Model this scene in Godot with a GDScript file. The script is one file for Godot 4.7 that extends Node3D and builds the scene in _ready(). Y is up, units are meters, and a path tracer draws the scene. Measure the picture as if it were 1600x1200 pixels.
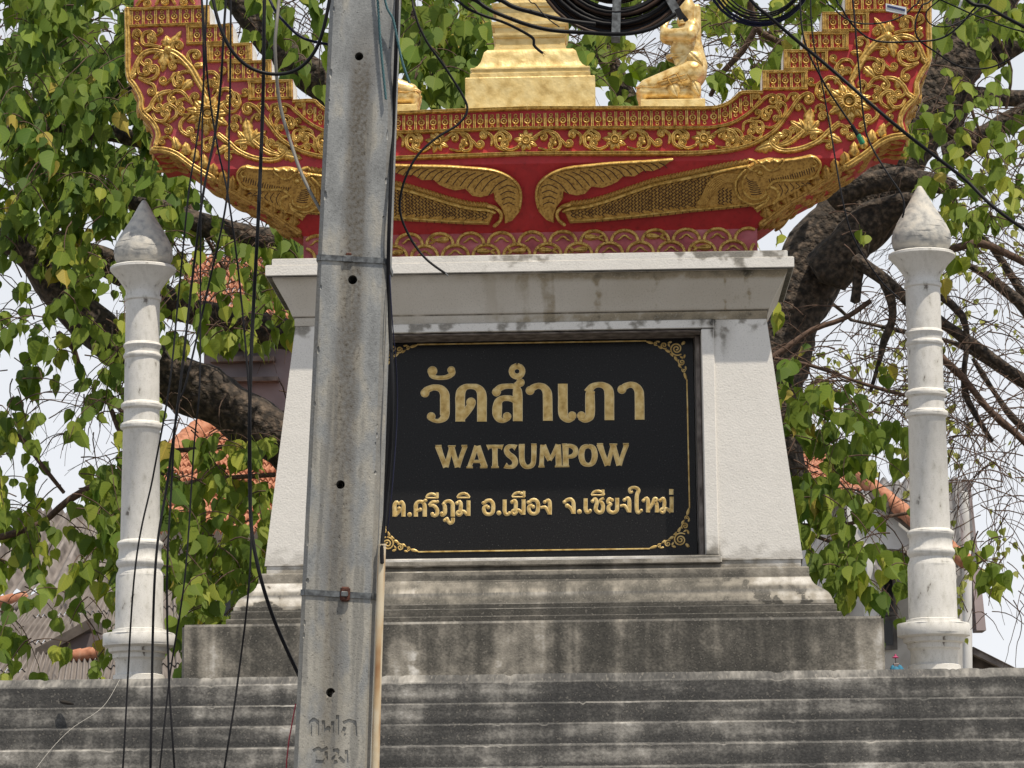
extends Node3D

# ------------------------------------------------------------------ survey of the place: where a sight line meets a plane
const FOCAL := 4444.0
const YAW := 0.033161
const PITCH := 0.171042
const ROLL := 0.010
const EYE := Vector3(0.36690789, 1.6, 13.9)
const PXM := 0.003128          # metres per survey unit on the face of the monument
var cam_r: Vector3
var cam_u: Vector3
var cam_f: Vector3
var used := {}

func sight(px: float, py: float) -> Vector3:
	return cam_r * ((px - 800.0) / FOCAL) - cam_u * ((py - 600.0) / FOCAL) + cam_f

func sv(px: float, py: float, z: float) -> Vector3:
	var d := sight(px, py)
	return EYE + d * ((z - EYE.z) / d.z)

func unit_at(z: float) -> float:
	return (EYE.z - z) / FOCAL

# a panel: local x, y on the face, z out of it
func on_panel(px: float, py: float, t: Transform3D) -> Vector2:
	var d := sight(px, py)
	var k := (t.origin - EYE).dot(t.basis.z) / d.dot(t.basis.z)
	var q := t.affine_inverse() * (EYE + d * k)
	return Vector2(q.x, q.y)

# ------------------------------------------------------------------ mesh builder
class MB:
	var v := PackedVector3Array()
	var n := PackedVector3Array()
	var uv := PackedVector2Array()
	var ix := PackedInt32Array()

	func vert(p: Vector3, nn: Vector3, t := Vector2.ZERO) -> int:
		v.append(p); n.append(nn); uv.append(t)
		return v.size() - 1

	func tri(a: int, b: int, c: int) -> void:
		var g := (v[b] - v[a]).cross(v[c] - v[a])
		if g.dot(n[a] + n[b] + n[c]) > 0.0:
			ix.append(a); ix.append(c); ix.append(b)
		else:
			ix.append(a); ix.append(b); ix.append(c)

	func quad(a: Vector3, b: Vector3, c: Vector3, d: Vector3, nn: Vector3) -> void:
		var i := vert(a, nn, Vector2(0, 0)); vert(b, nn, Vector2(1, 0)); vert(c, nn, Vector2(1, 1)); vert(d, nn, Vector2(0, 1))
		tri(i, i + 1, i + 2); tri(i, i + 2, i + 3)

	func flat(a: Vector3, b: Vector3, c: Vector3, d: Vector3, away: Vector3) -> void:   # a quad turned away from a point inside
		var nn := (b - a).cross(c - a)
		if nn.length() < 1e-12: nn = (c - a).cross(d - a)
		nn = nn.normalized()
		if nn.dot((a + b + c + d) * 0.25 - away) < 0: nn = -nn
		quad(a, b, c, d, nn)

	func hexa(lo: Array, hi: Array) -> void:   # two rings of four points
		var m := Vector3.ZERO
		for p in lo: m += p
		for p in hi: m += p
		m /= 8.0
		for k in 4:
			flat(lo[k], lo[(k + 1) % 4], hi[(k + 1) % 4], hi[k], m)
		flat(lo[0], lo[1], lo[2], lo[3], m); flat(hi[0], hi[1], hi[2], hi[3], m)

	func box(a: Vector3, b: Vector3, ch := 0.0) -> void:
		if ch <= 0.0:
			hexa([Vector3(a.x, a.y, a.z), Vector3(b.x, a.y, a.z), Vector3(b.x, a.y, b.z), Vector3(a.x, a.y, b.z)], [Vector3(a.x, b.y, a.z), Vector3(b.x, b.y, a.z), Vector3(b.x, b.y, b.z), Vector3(a.x, b.y, b.z)])
			return
		var m := (a + b) * 0.5
		var h := (b - a).abs() * 0.5
		for ax in 3:
			for s in [-1.0, 1.0]:
				var u := (ax + 1) % 3
				var w := (ax + 2) % 3
				var c := []
				for q in [[-1, -1], [1, -1], [1, 1], [-1, 1]]:
					var p := m
					p[ax] += s * h[ax]; p[u] += q[0] * (h[u] - ch); p[w] += q[1] * (h[w] - ch)
					c.append(p)
				flat(c[0], c[1], c[2], c[3], m)
				for s2 in [-1.0, 1.0]:   # the edge between face ax,s and face u,s2
					var e := []
					for q in [[0, -1], [0, 1], [1, 1], [1, -1]]:
						var p := m
						p[ax] += s * (h[ax] - (ch if q[0] == 1 else 0.0)); p[u] += s2 * (h[u] - (ch if q[0] == 0 else 0.0)); p[w] += q[1] * (h[w] - ch)
						e.append(p)
					flat(e[0], e[1], e[2], e[3], m)

	func grid(rows: Array, wrap: bool, hint: Variant = null) -> void:
		var nr := rows.size()
		var nc: int = rows[0].size()
		var nn := PackedVector3Array()
		var score := 0.0
		for i in nr:
			var mid := Vector3.ZERO
			for p in rows[i]: mid += p
			mid /= nc
			for j in nc:
				var du: Vector3 = rows[i][(j + 1) % nc if wrap else mini(j + 1, nc - 1)] - rows[i][(j - 1 + nc) % nc if wrap else maxi(j - 1, 0)]
				var dv: Vector3 = rows[mini(i + 1, nr - 1)][j] - rows[maxi(i - 1, 0)][j]
				var g := du.cross(dv)
				if g.length() < 1e-10:
					g = Vector3.ZERO
				g = g.normalized()
				nn.append(g)
				score += g.dot(hint if hint is Vector3 else rows[i][j] - mid)
		for k in nn.size():
			if nn[k] == Vector3.ZERO:
				var q := nn[k - nc] if k >= nc and nn[k - nc] != Vector3.ZERO else (nn[k + nc] if k + nc < nn.size() else Vector3.UP)
				if hint is Vector3: q = hint if score >= 0 else -hint
				nn[k] = q
		var base := v.size()
		for i in nr:
			for j in nc:
				vert(rows[i][j], nn[i * nc + j] if score >= 0 else -nn[i * nc + j], Vector2(float(j) / maxi(nc - 1, 1), float(i) / maxi(nr - 1, 1)))
		for i in nr - 1:
			for j in (nc if wrap else nc - 1):
				var a := base + i * nc + j
				var b := base + i * nc + (j + 1) % nc
				tri(a, b, b + nc); tri(a, b + nc, a + nc)

	static func corner_normals(prof: PackedVector2Array, limit := 0.75) -> Array:   # per segment the 2D normals at its two ends; the profile runs bottom to top, outside on +x
		var seg := []
		for k in prof.size() - 1:
			var d := prof[k + 1] - prof[k]
			seg.append(Vector2(d.y, -d.x).normalized())
		var out := []
		for k in seg.size():
			var a: Vector2 = seg[k]
			var b: Vector2 = seg[k]
			if k > 0 and seg[k].dot(seg[k - 1]) > limit: a = (seg[k] + seg[k - 1]).normalized()
			if k < seg.size() - 1 and seg[k].dot(seg[k + 1]) > limit: b = (seg[k] + seg[k + 1]).normalized()
			out.append([a, b])
		return out

	func lathe(prof: PackedVector2Array, at: Vector3, sides: int, wob := 0.0) -> void:
		var nn := corner_normals(prof)
		for k in prof.size() - 1:
			var base := v.size()
			for j in sides + 1:
				var a := TAU * j / sides
				var d := Vector3(cos(a), 0, sin(a))
				var w := 1.0 + wob * (sin(a * 3.0 + k) + sin(a * 5.0 + 2.0 * k)) * 0.5
				vert(at + d * prof[k].x * w + Vector3(0, prof[k].y, 0), d * nn[k][0].x + Vector3(0, nn[k][0].y, 0))
				vert(at + d * prof[k + 1].x * w + Vector3(0, prof[k + 1].y, 0), d * nn[k][1].x + Vector3(0, nn[k][1].y, 0))
			for j in sides:
				var i := base + j * 2
				tri(i, i + 1, i + 3); tri(i, i + 3, i + 2)

	# a moulding round a rectangle: profile x = outward offset from the half sizes, y = height
	func rect_mould(prof: PackedVector2Array, hx: float, hz: float, at: Vector3, cap_top := true, cap_low := false, split := 1) -> void:
		var nn := corner_normals(prof, 0.8)
		for k in prof.size() - 1:
			for s in 4:
				var c := []
				for q in 2:
					var o := prof[k + q].x
					var x := hx + o
					var z := hz + o
					var y := prof[k + q].y
					var ring := [Vector3(-x, y, z), Vector3(x, y, z), Vector3(x, y, -z), Vector3(-x, y, -z)]
					c.append(at + ring[s]); c.append(at + ring[(s + 1) % 4])
				var dir: Vector3 = [Vector3(0, 0, 1), Vector3(1, 0, 0), Vector3(0, 0, -1), Vector3(-1, 0, 0)][s]
				var n0: Vector3 = dir * nn[k][0].x + Vector3(0, nn[k][0].y, 0)
				var n1: Vector3 = dir * nn[k][1].x + Vector3(0, nn[k][1].y, 0)
				var i := vert(c[0], n0); vert(c[1], n0); vert(c[3], n1); vert(c[2], n1)
				tri(i, i + 1, i + 2); tri(i, i + 2, i + 3)
		for cap in [[cap_top, prof.size() - 1, 1.0], [cap_low, 0, -1.0]]:
			if cap[0]:
				var o := prof[cap[1]]
				quad(at + Vector3(-hx - o.x, o.y, hz + o.x), at + Vector3(hx + o.x, o.y, hz + o.x), at + Vector3(hx + o.x, o.y, -hz - o.x), at + Vector3(-hx - o.x, o.y, -hz - o.x), Vector3(0, cap[2], 0))

	func tube(path: PackedVector3Array, rad: PackedFloat32Array, sides := 6, rough := 0.0, rng: RandomNumberGenerator = null) -> void:
		var m := path.size()
		if m < 2: return
		var t := (path[1] - path[0]).normalized()
		var a := t.cross(Vector3(0.31, 0.77, 0.55)).normalized()
		var base := v.size()
		for i in m:
			t = (path[mini(i + 1, m - 1)] - path[maxi(i - 1, 0)]).normalized()
			a = (a - t * a.dot(t)).normalized()
			var b := t.cross(a)
			for j in sides:
				var ang := TAU * j / sides
				var d := a * cos(ang) + b * sin(ang)
				var r := rad[mini(i, rad.size() - 1)]
				if rough > 0.0: r *= 1.0 + rng.randf_range(-rough, rough)
				vert(path[i] + d * r, d, Vector2(float(j) / sides, float(i)))
		for i in m - 1:
			for j in sides:
				var p := base + i * sides + j
				var q := base + i * sides + (j + 1) % sides
				tri(p, q, q + sides); tri(p, q + sides, p + sides)
		for e in [0, m - 1]:
			var out := (path[e] - path[1 if e == 0 else m - 2]).normalized()
			var c := vert(path[e] + out * rad[mini(e, rad.size() - 1)] * 0.4, out)
			for j in sides:
				tri(c, base + e * sides + j, base + e * sides + (j + 1) % sides)

	# a polygon on a panel raised to h, its edge sloped inwards by bev
	func relief(poly: PackedVector2Array, t: Transform3D, h: float, bev: float, foot := 0.0) -> void:
		var p := poly
		if Geometry2D.is_polygon_clockwise(p): p.reverse()
		var m := p.size()
		var inner := PackedVector2Array()
		for k in m:
			var e0 := (p[k] - p[(k - 1 + m) % m]).normalized()
			var e1 := (p[(k + 1) % m] - p[k]).normalized()
			var q := (Vector2(-e0.y, e0.x) + Vector2(-e1.y, e1.x))
			q = q.normalized() if q.length() > 0.01 else Vector2(-e0.y, e0.x)
			inner.append(p[k] + q * bev)
		for k in m:
			var k1 := (k + 1) % m
			var e := (p[k1] - p[k]).normalized()
			var side := t.basis * Vector3(e.y, -e.x, 0)
			var slope := (side + t.basis.z * (bev / maxf(h - foot, 1e-5) * 1.0)).normalized()
			quad(t * Vector3(p[k].x, p[k].y, foot), t * Vector3(p[k1].x, p[k1].y, foot), t * Vector3(inner[k1].x, inner[k1].y, h), t * Vector3(inner[k].x, inner[k].y, h), slope)
		var ids := Geometry2D.triangulate_polygon(inner)
		if ids.is_empty():
			ids = Geometry2D.triangulate_polygon(p)
		var base := v.size()
		for q in inner: vert(t * Vector3(q.x, q.y, h), t.basis.z)
		for k in range(0, ids.size(), 3): tri(base + ids[k], base + ids[k + 1], base + ids[k + 2])

	# a carved ribbon along a path on a panel, two ridges and a groove
	func ribbon(path: PackedVector2Array, wid: PackedFloat32Array, h: float, t: Transform3D, groove := 0.25, caps := true) -> void:
		var m := path.size()
		var rows := []
		var ts := [-1.0, -0.82, -0.5, -0.2, 0.0, 0.2, 0.5, 0.82, 1.0]
		var hs := [-0.05, 0.62, 1.0, 0.97 - groove * 0.4, 0.97 - groove, 0.97 - groove * 0.4, 1.0, 0.62, -0.05]
		for i in m:
			var d := (path[mini(i + 1, m - 1)] - path[maxi(i - 1, 0)]).normalized()
			var s := Vector2(-d.y, d.x)
			var w := wid[mini(i, wid.size() - 1)] * 0.5
			var hh := h * clampf(w / (wid[0] * 0.5), 0.45, 1.3)
			var row := PackedVector3Array()
			for k in 9:
				var q: Vector2 = path[i] + s * ts[k] * w
				row.append(t * Vector3(q.x, q.y, hs[k] * hh))
			rows.append(row)
		grid(rows, false, t.basis.z)
		if not caps: return
		for e in [0, m - 1]:   # round ends
			var w := wid[mini(e, wid.size() - 1)] * 0.5
			dome(path[e], w * 0.98, h * 0.8, t, 8, 3)

	func dome(c: Vector2, r: float, h: float, t: Transform3D, sides := 10, rings := 4) -> void:
		var rows := []
		for i in rings + 1:
			var a := PI * 0.5 * i / rings
			var row := PackedVector3Array()
			for j in sides:
				var b := TAU * j / sides
				row.append(t * Vector3(c.x + cos(b) * r * cos(a) , c.y + sin(b) * r * cos(a), h * sin(a)))
			rows.append(row)
		grid(rows, true, t.basis.z)

	func ring(c: Vector2, big: float, small: float, t: Transform3D, sides := 14, lift := 0.6) -> void:
		var rows := []
		for i in 7:
			var a := PI * i / 6.0
			var row := PackedVector3Array()
			for j in sides:
				var b := TAU * j / sides
				var r := big + cos(a) * small
				row.append(t * Vector3(c.x + cos(b) * r, c.y + sin(b) * r, sin(a) * small * 1.6 * lift / 0.6))
			rows.append(row)
		grid(rows, true, t.basis.z)

	# a carved leaf from base to tip; side lobes when lobes > 0
	func leaf(a: Vector2, b: Vector2, w: float, h: float, t: Transform3D, lobes := 0) -> void:
		var rows := []
		var d := b - a
		var s := Vector2(-d.y, d.x).normalized()
		var steps := 12
		for i in steps + 1:
			var k := float(i) / steps
			var half := w * 0.5 * pow(sin(PI * pow(k * 0.94 + 0.06, 0.75)), 0.8) if k < 1.0 else 0.0
			if lobes > 0: half *= 0.78 + 0.3 * absf(sin(k * PI * lobes))
			var row := PackedVector3Array()
			for q in [-1.0, -0.72, -0.4, -0.14, 0.0, 0.14, 0.4, 0.72, 1.0]:
				var c: float = absf(q)
				var lift: float = h * (0.25 + 0.75 * (1.0 - c * c)) * (0.35 + 0.65 * sin(PI * clampf(k * 0.8 + 0.15, 0.0, 1.0)))
				if c < 0.1: lift *= 0.62
				if c > 0.9: lift = -h * 0.1
				var p: Vector2 = a + d * k + s * q * half
				row.append(t * Vector3(p.x, p.y, lift))
			rows.append(row)
		grid(rows, false, t.basis.z)

	func mesh() -> ArrayMesh:
		var arr := []
		arr.resize(Mesh.ARRAY_MAX)
		arr[Mesh.ARRAY_VERTEX] = v; arr[Mesh.ARRAY_NORMAL] = n; arr[Mesh.ARRAY_TEX_UV] = uv; arr[Mesh.ARRAY_INDEX] = ix
		var m := ArrayMesh.new()
		m.add_surface_from_arrays(Mesh.PRIMITIVE_TRIANGLES, arr)
		return m

# ------------------------------------------------------------------ things and parts
func numbered(called: String) -> String:
	var k: int = used.get(called, 0)
	used[called] = k + 1
	return called if k == 0 else "%s_%03d" % [called, k]

func tag(o: Node3D, label := "", category := "", group := "", kind := "") -> Node3D:
	if label: o.set_meta("label", label)
	if category: o.set_meta("category", category)
	if group: o.set_meta("group", group)
	if kind: o.set_meta("kind", kind)
	return o

func thing(called: String, label: String, category: String, at := Vector3.ZERO, group := "") -> Node3D:
	var o := Node3D.new()
	o.name = numbered(called)
	add_child(o, true)
	o.position = at
	return tag(o, label, category, group)

func put(called: String, mesh: Mesh, m: Material, parent: Node3D, at := Vector3.ZERO) -> MeshInstance3D:
	var o := MeshInstance3D.new()
	var key := called
	if parent != self: key = str(parent.get_instance_id()) + called
	var k: int = used.get(key, 0)
	used[key] = k + 1
	o.name = called if k == 0 else "%s_%03d" % [called, k]
	o.mesh = mesh
	o.material_override = m
	parent.add_child(o, true)
	o.position = at
	return o

func part(called: String, mb: MB, m: Material, parent: Node3D, at := Vector3.ZERO) -> MeshInstance3D:
	return put(called, mb.mesh(), m, parent, at)   # the mesh is given in the thing's own axes

# a mesh built in world axes, hung under a thing whose base stands elsewhere
func wpart(called: String, mb: MB, m: Material, parent: Node3D) -> MeshInstance3D:
	var o := 0
	var p := parent
	var off := Vector3.ZERO
	while p and p != self:
		off += p.position
		p = p.get_parent() as Node3D
	for i in mb.v.size(): mb.v[i] -= off
	return put(called, mb.mesh(), m, parent)

# smooth curve through points given as x, y, x, y ...
func spline(flat: Array, step: float) -> PackedVector2Array:
	var p := PackedVector2Array()
	for i in range(0, flat.size(), 2): p.append(Vector2(flat[i], flat[i + 1]))
	var out := PackedVector2Array()
	for i in p.size() - 1:
		var a := p[maxi(i - 1, 0)]
		var b := p[i]
		var c := p[i + 1]
		var d := p[mini(i + 2, p.size() - 1)]
		var k := maxi(1, int(ceil(b.distance_to(c) / step)))
		for j in k: out.append(b.cubic_interpolate(c, a, d, float(j) / k))
	out.append(p[p.size() - 1])
	return out

# the curve ends in a curl: turn +1 clockwise on the drawing, radius shrinking
func curl(path: PackedVector2Array, turn: float, r: float, sweep := 400.0, step_deg := 24.0) -> PackedVector2Array:
	var out := path
	var d := (path[path.size() - 1] - path[path.size() - 2]).normalized()
	var p := path[path.size() - 1]
	var k := int(sweep / step_deg)
	for i in k:
		var rr := r * lerpf(1.0, 0.22, float(i) / k)
		var a := deg_to_rad(step_deg)
		d = d.rotated(turn * a * 0.5)
		p += d * 2.0 * rr * sin(a * 0.5)
		d = d.rotated(turn * a * 0.5)
		out.append(p)
	return out

func curve3(pts: Array, step: float) -> PackedVector3Array:
	var out := PackedVector3Array()
	for i in pts.size() - 1:
		var a: Vector3 = pts[maxi(i - 1, 0)]
		var b: Vector3 = pts[i]
		var c: Vector3 = pts[i + 1]
		var d: Vector3 = pts[mini(i + 2, pts.size() - 1)]
		var k := maxi(1, int(ceil(b.distance_to(c) / step)))
		for j in k: out.append(b.cubic_interpolate(c, a, d, float(j) / k))
	out.append(pts[pts.size() - 1])
	return out

# ------------------------------------------------------------------ textures and materials
func lin(r: float, g: float, b: float) -> Color:
	return Color(r, g, b).linear_to_srgb()

func noise(freq: float, sd: int, oct := 4) -> FastNoiseLite:
	var f := FastNoiseLite.new()
	f.noise_type = FastNoiseLite.TYPE_SIMPLEX_SMOOTH
	f.frequency = freq; f.seed = sd; f.fractal_octaves = oct
	return f

func noise_bytes(w: int, h: int, freq: float, sd: int, oct := 4, sx := 1, sy := 1) -> PackedByteArray:
	var im := noise(freq, sd, oct).get_image(w / sx, h / sy, false, false, true)
	if sx > 1 or sy > 1: im.resize(w, h, Image.INTERPOLATE_CUBIC)
	im.convert(Image.FORMAT_L8)
	return im.get_data()

func ramp(stops: Array) -> Gradient:   # [position, linear r, g, b]
	var g := Gradient.new()
	var off := PackedFloat32Array()
	var col := PackedColorArray()
	for s in stops:
		off.append(s[0]); col.append(lin(s[1], s[2], s[3]))
	g.offsets = off; g.colors = col
	return g

func ntex(freq: float, sd: int, stops: Array, size := 512, oct := 5) -> NoiseTexture2D:
	var t := NoiseTexture2D.new()
	t.width = size; t.height = size; t.seamless = true; t.seamless_blend_skirt = 0.2
	t.noise = noise(freq, sd, oct)
	if stops.size(): t.color_ramp = ramp(stops)
	return t

func mat(called: String, tex: Texture2D, rough: float, metal := 0.0, tri := 1.0, bump: Texture2D = null, bump_cm := 0.0) -> StandardMaterial3D:
	var m := StandardMaterial3D.new()
	m.resource_name = called
	if tex: m.albedo_texture = tex
	m.roughness = rough; m.metallic = metal
	m.uv1_triplanar = true; m.uv1_world_triplanar = true
	m.uv1_scale = Vector3.ONE / tri
	m.uv1_triplanar_sharpness = 6.0
	if bump:
		m.heightmap_enabled = true; m.heightmap_texture = bump; m.heightmap_scale = bump_cm
	return m

func plain(called: String, c: Color, rough: float, metal := 0.0) -> StandardMaterial3D:
	var m := StandardMaterial3D.new()
	m.resource_name = called; m.albedo_color = c; m.roughness = rough; m.metallic = metal
	return m

func grain(m: StandardMaterial3D, t: Texture2D, tile: float) -> void:   # fine grain laid over the coarse pattern
	m.detail_enabled = true; m.detail_albedo = t; m.detail_blend_mode = BaseMaterial3D.BLEND_MODE_MUL
	m.detail_uv_layer = BaseMaterial3D.DETAIL_UV_2
	m.uv2_triplanar = true; m.uv2_world_triplanar = true; m.uv2_scale = Vector3.ONE / tile; m.uv2_triplanar_sharpness = 6.0

var gamma := PackedByteArray()
func byte(c: float) -> int:
	return gamma[clampi(int(c * 1023.0), 0, 1023)]

# the weathered plaster of the monument, laid out in metres over its front: white paint, algae, soot runs, flaked spots
func facade(w: int, h: int, x0: float, x1: float, y0: float, y1: float) -> ImageTexture:
	var a := noise_bytes(w, h, 0.006, 11, 5)
	var b := noise_bytes(w, h, 0.03, 12, 5)
	var c := noise_bytes(w, h, 0.16, 13, 3)
	var s := noise_bytes(w, h, 0.02, 14, 4, 1, 16)     # upright streaks
	var s2 := noise_bytes(w, h, 0.05, 16, 3, 1, 32)
	var hz := noise_bytes(w, h, 0.03, 15, 4, 12, 1)    # lying streaks
	var out := PackedByteArray()
	out.resize(w * h * 3)
	var i := 0
	for py in h:
		var y := y1 - (y1 - y0) * (py + 0.5) / h + 0.04
		for px in w:
			var x := x0 + (x1 - x0) * (px + 0.5) / w
			var A := a[i] / 255.0 - 0.5
			var B := b[i] / 255.0 - 0.5
			var C := c[i] / 255.0 - 0.5
			var S := s[i] / 255.0 - 0.5
			var T := s2[i] / 255.0 - 0.5
			var H := hz[i] / 255.0 - 0.5
			var g := 0.0
			var warm := 0.5
			if y > 4.58:      # lip and fascia of the cornice
				g = 0.05 + 0.06 * B
				var q := smoothstep(0.1, 0.45, A * 0.9 + B * 0.9 + 0.12 * x + (y - 4.62) * 3.0)
				g += 0.55 * q * smoothstep(-0.9, 0.4, x) + 0.5 * smoothstep(0.25, 0.4, H + B * 0.5) * smoothstep(4.66, 4.69, y)
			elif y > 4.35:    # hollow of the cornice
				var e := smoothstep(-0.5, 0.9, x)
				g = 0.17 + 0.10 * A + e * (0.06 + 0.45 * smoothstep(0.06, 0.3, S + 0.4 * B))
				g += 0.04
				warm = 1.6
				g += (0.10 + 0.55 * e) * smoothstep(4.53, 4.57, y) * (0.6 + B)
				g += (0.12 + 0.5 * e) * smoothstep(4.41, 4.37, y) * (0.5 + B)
			elif y > 3.16:    # body
				g = 0.035 + 0.05 * absf(A) + 0.03 * B
				g += 0.75 * smoothstep(4.16, 4.34, y + S * 0.28) * smoothstep(0.70, 0.9, x) * (0.4 + smoothstep(-0.1, 0.3, B)) * smoothstep(1.05, 0.9, x)
				g += 0.5 * smoothstep(4.27, 4.33, y) * smoothstep(-0.05, 0.25, B + S * 0.6)
				g += 0.5 * smoothstep(3.30, 3.16, y + B * 0.2) * smoothstep(0.95, 0.86, x) * smoothstep(0.6, 0.8, x)
				g += 0.18 * smoothstep(3.24, 3.15, y + B * 0.2)
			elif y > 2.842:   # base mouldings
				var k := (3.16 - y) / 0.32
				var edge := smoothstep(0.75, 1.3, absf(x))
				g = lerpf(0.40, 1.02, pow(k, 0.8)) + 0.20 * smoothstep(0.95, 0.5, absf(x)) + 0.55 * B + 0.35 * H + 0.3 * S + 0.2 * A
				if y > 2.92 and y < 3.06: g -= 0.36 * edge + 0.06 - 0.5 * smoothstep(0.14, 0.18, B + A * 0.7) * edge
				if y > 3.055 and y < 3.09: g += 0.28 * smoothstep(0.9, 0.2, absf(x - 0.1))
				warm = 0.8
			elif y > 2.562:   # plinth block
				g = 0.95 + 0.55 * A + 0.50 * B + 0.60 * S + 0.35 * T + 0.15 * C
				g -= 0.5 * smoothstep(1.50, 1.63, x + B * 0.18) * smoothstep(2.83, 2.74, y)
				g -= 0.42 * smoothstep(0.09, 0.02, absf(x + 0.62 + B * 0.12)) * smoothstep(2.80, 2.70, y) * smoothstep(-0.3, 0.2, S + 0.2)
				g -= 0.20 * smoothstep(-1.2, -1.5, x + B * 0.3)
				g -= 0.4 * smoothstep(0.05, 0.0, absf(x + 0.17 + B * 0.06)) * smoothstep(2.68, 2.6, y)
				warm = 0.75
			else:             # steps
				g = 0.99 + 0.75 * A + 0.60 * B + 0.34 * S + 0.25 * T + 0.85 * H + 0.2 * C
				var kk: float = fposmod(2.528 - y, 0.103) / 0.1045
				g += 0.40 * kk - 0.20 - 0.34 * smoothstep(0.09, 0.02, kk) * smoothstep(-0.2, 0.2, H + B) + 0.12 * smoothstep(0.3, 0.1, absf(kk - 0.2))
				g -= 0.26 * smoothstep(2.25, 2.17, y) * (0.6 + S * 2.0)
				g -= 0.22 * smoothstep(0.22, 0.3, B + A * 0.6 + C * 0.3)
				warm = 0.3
			g += 0.16 * C * smoothstep(0.15, 0.6, g)
			if g > 0.7: g = 0.7 + 0.3 * (1.0 - exp(-(g - 0.7) / 0.24))
			g = clampf(g + 0.10 * C * smoothstep(0.5, 0.8, g), 0.0, 1.0)
			var fl := 0.05 * C
			var r: float
			var gr: float
			var bl: float
			if g < 0.45:
				var k := g / 0.45
				r = lerpf(0.80, 0.32, k); gr = lerpf(0.775, 0.285 + 0.028 * (1.0 - warm), k); bl = lerpf(0.735, 0.23 + 0.07 * (1.0 - warm), k)
			else:
				var k := (g - 0.45) / 0.55
				r = lerpf(0.32, 0.036, k); gr = lerpf(0.285 + 0.028 * (1.0 - warm), 0.034 + 0.003 * (1.0 - warm), k); bl = lerpf(0.23 + 0.07 * (1.0 - warm), 0.028 + 0.012 * (1.0 - warm), k)
			if g > 0.5 and C + 0.35 * B > 0.255: r += 0.11; gr += 0.10; bl += 0.085
			out[i * 3] = byte(r * (1.0 + fl)); out[i * 3 + 1] = byte(gr * (1.0 + fl)); out[i * 3 + 2] = byte(bl * (1.0 + fl))
			i += 1
	return ImageTexture.create_from_image(Image.create_from_data(w, h, false, Image.FORMAT_RGB8, out))

# spun concrete of the power pole: grey, buff blotches, a rusty run down the middle
func pole_skin(w: int, h: int) -> ImageTexture:
	var a := noise_bytes(w, h, 0.012, 21, 5, 1, 2)
	var b := noise_bytes(w, h, 0.07, 22, 4)
	var s := noise_bytes(w, h, 0.02, 23, 3, 1, 24)
	var out := PackedByteArray()
	out.resize(w * h * 3)
	var i := 0
	for py in h:
		var v := (py + 0.5) / h
		for px in w:
			var u := (px + 0.5) / w - 0.5
			var A := a[i] / 255.0 - 0.5
			var B := b[i] / 255.0 - 0.5
			var S := s[i] / 255.0 - 0.5
			var base := 0.30 + 0.03 * v + 0.17 * A + 0.10 * B
			var buff := smoothstep(-0.1, 0.35, A + 0.3 * S + (v - 0.35) * 0.5)
			var col := Color(base * lerpf(0.96, 1.11, buff), base * lerpf(0.99, 1.06, buff), base * lerpf(1.0, 0.94, buff))
			var run := smoothstep(0.13, 0.03, absf(u + 0.03 + 0.06 * v - 0.05 + S * 0.05)) * smoothstep(0.05, 0.16, v) * (0.95 - 0.45 * v)
			col = col.lerp(Color(0.105, 0.088, 0.066), clampf(run * (0.85 + B), 0.0, 0.9))
			var dark := smoothstep(0.12, 0.34, S + 0.5 * A) * 0.45
			col = col.lerp(Color(0.11, 0.115, 0.12), dark)
			if B > 0.30: col *= 0.55
			out[i * 3] = byte(col.r); out[i * 3 + 1] = byte(col.g); out[i * 3 + 2] = byte(col.b)
			i += 1
	return ImageTexture.create_from_image(Image.create_from_data(w, h, false, Image.FORMAT_RGB8, out))

func relief_map(w: int, h: int, f1: float, f2: float, sd: int) -> ImageTexture:
	var a := noise_bytes(w, h, f1, sd, 3)
	var b := noise_bytes(w, h, f2, sd + 1, 4)
	var out := PackedByteArray()
	out.resize(w * h)
	for i in w * h: out[i] = (a[i] * 5 + b[i] * 3) >> 3
	return ImageTexture.create_from_image(Image.create_from_data(w, h, false, Image.FORMAT_L8, out))

# the boat's red paint, faded to pink towards its left end
func red_skin(w: int, h: int) -> ImageTexture:
	var a := noise_bytes(w, h, 0.02, 24, 5)
	var b := noise_bytes(w, h, 0.08, 25, 4)
	var out := PackedByteArray()
	out.resize(w * h * 3)
	var i := 0
	for py in h:
		var y := 1.0 - (py + 0.5) / h
		for px in w:
			var x := (px + 0.5) / w
			var A := a[i] / 255.0 - 0.5
			var B := b[i] / 255.0 - 0.5
			var fade := smoothstep(0.34, 0.08, x + A * 0.25) * smoothstep(0.22, 0.42, y) * 0.8 + 0.22 * smoothstep(0.15, 0.42, A + B * 0.5)
			var c := Color(0.46 + 0.16 * A + 0.08 * B, 0.022 + 0.012 * A, 0.026 + 0.012 * A).lerp(Color(0.44, 0.085, 0.115), clampf(fade, 0.0, 1.0))
			out[i * 3] = byte(c.r); out[i * 3 + 1] = byte(c.g); out[i * 3 + 2] = byte(c.b)
			i += 1
	return ImageTexture.create_from_image(Image.create_from_data(w, h, false, Image.FORMAT_RGB8, out))

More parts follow.
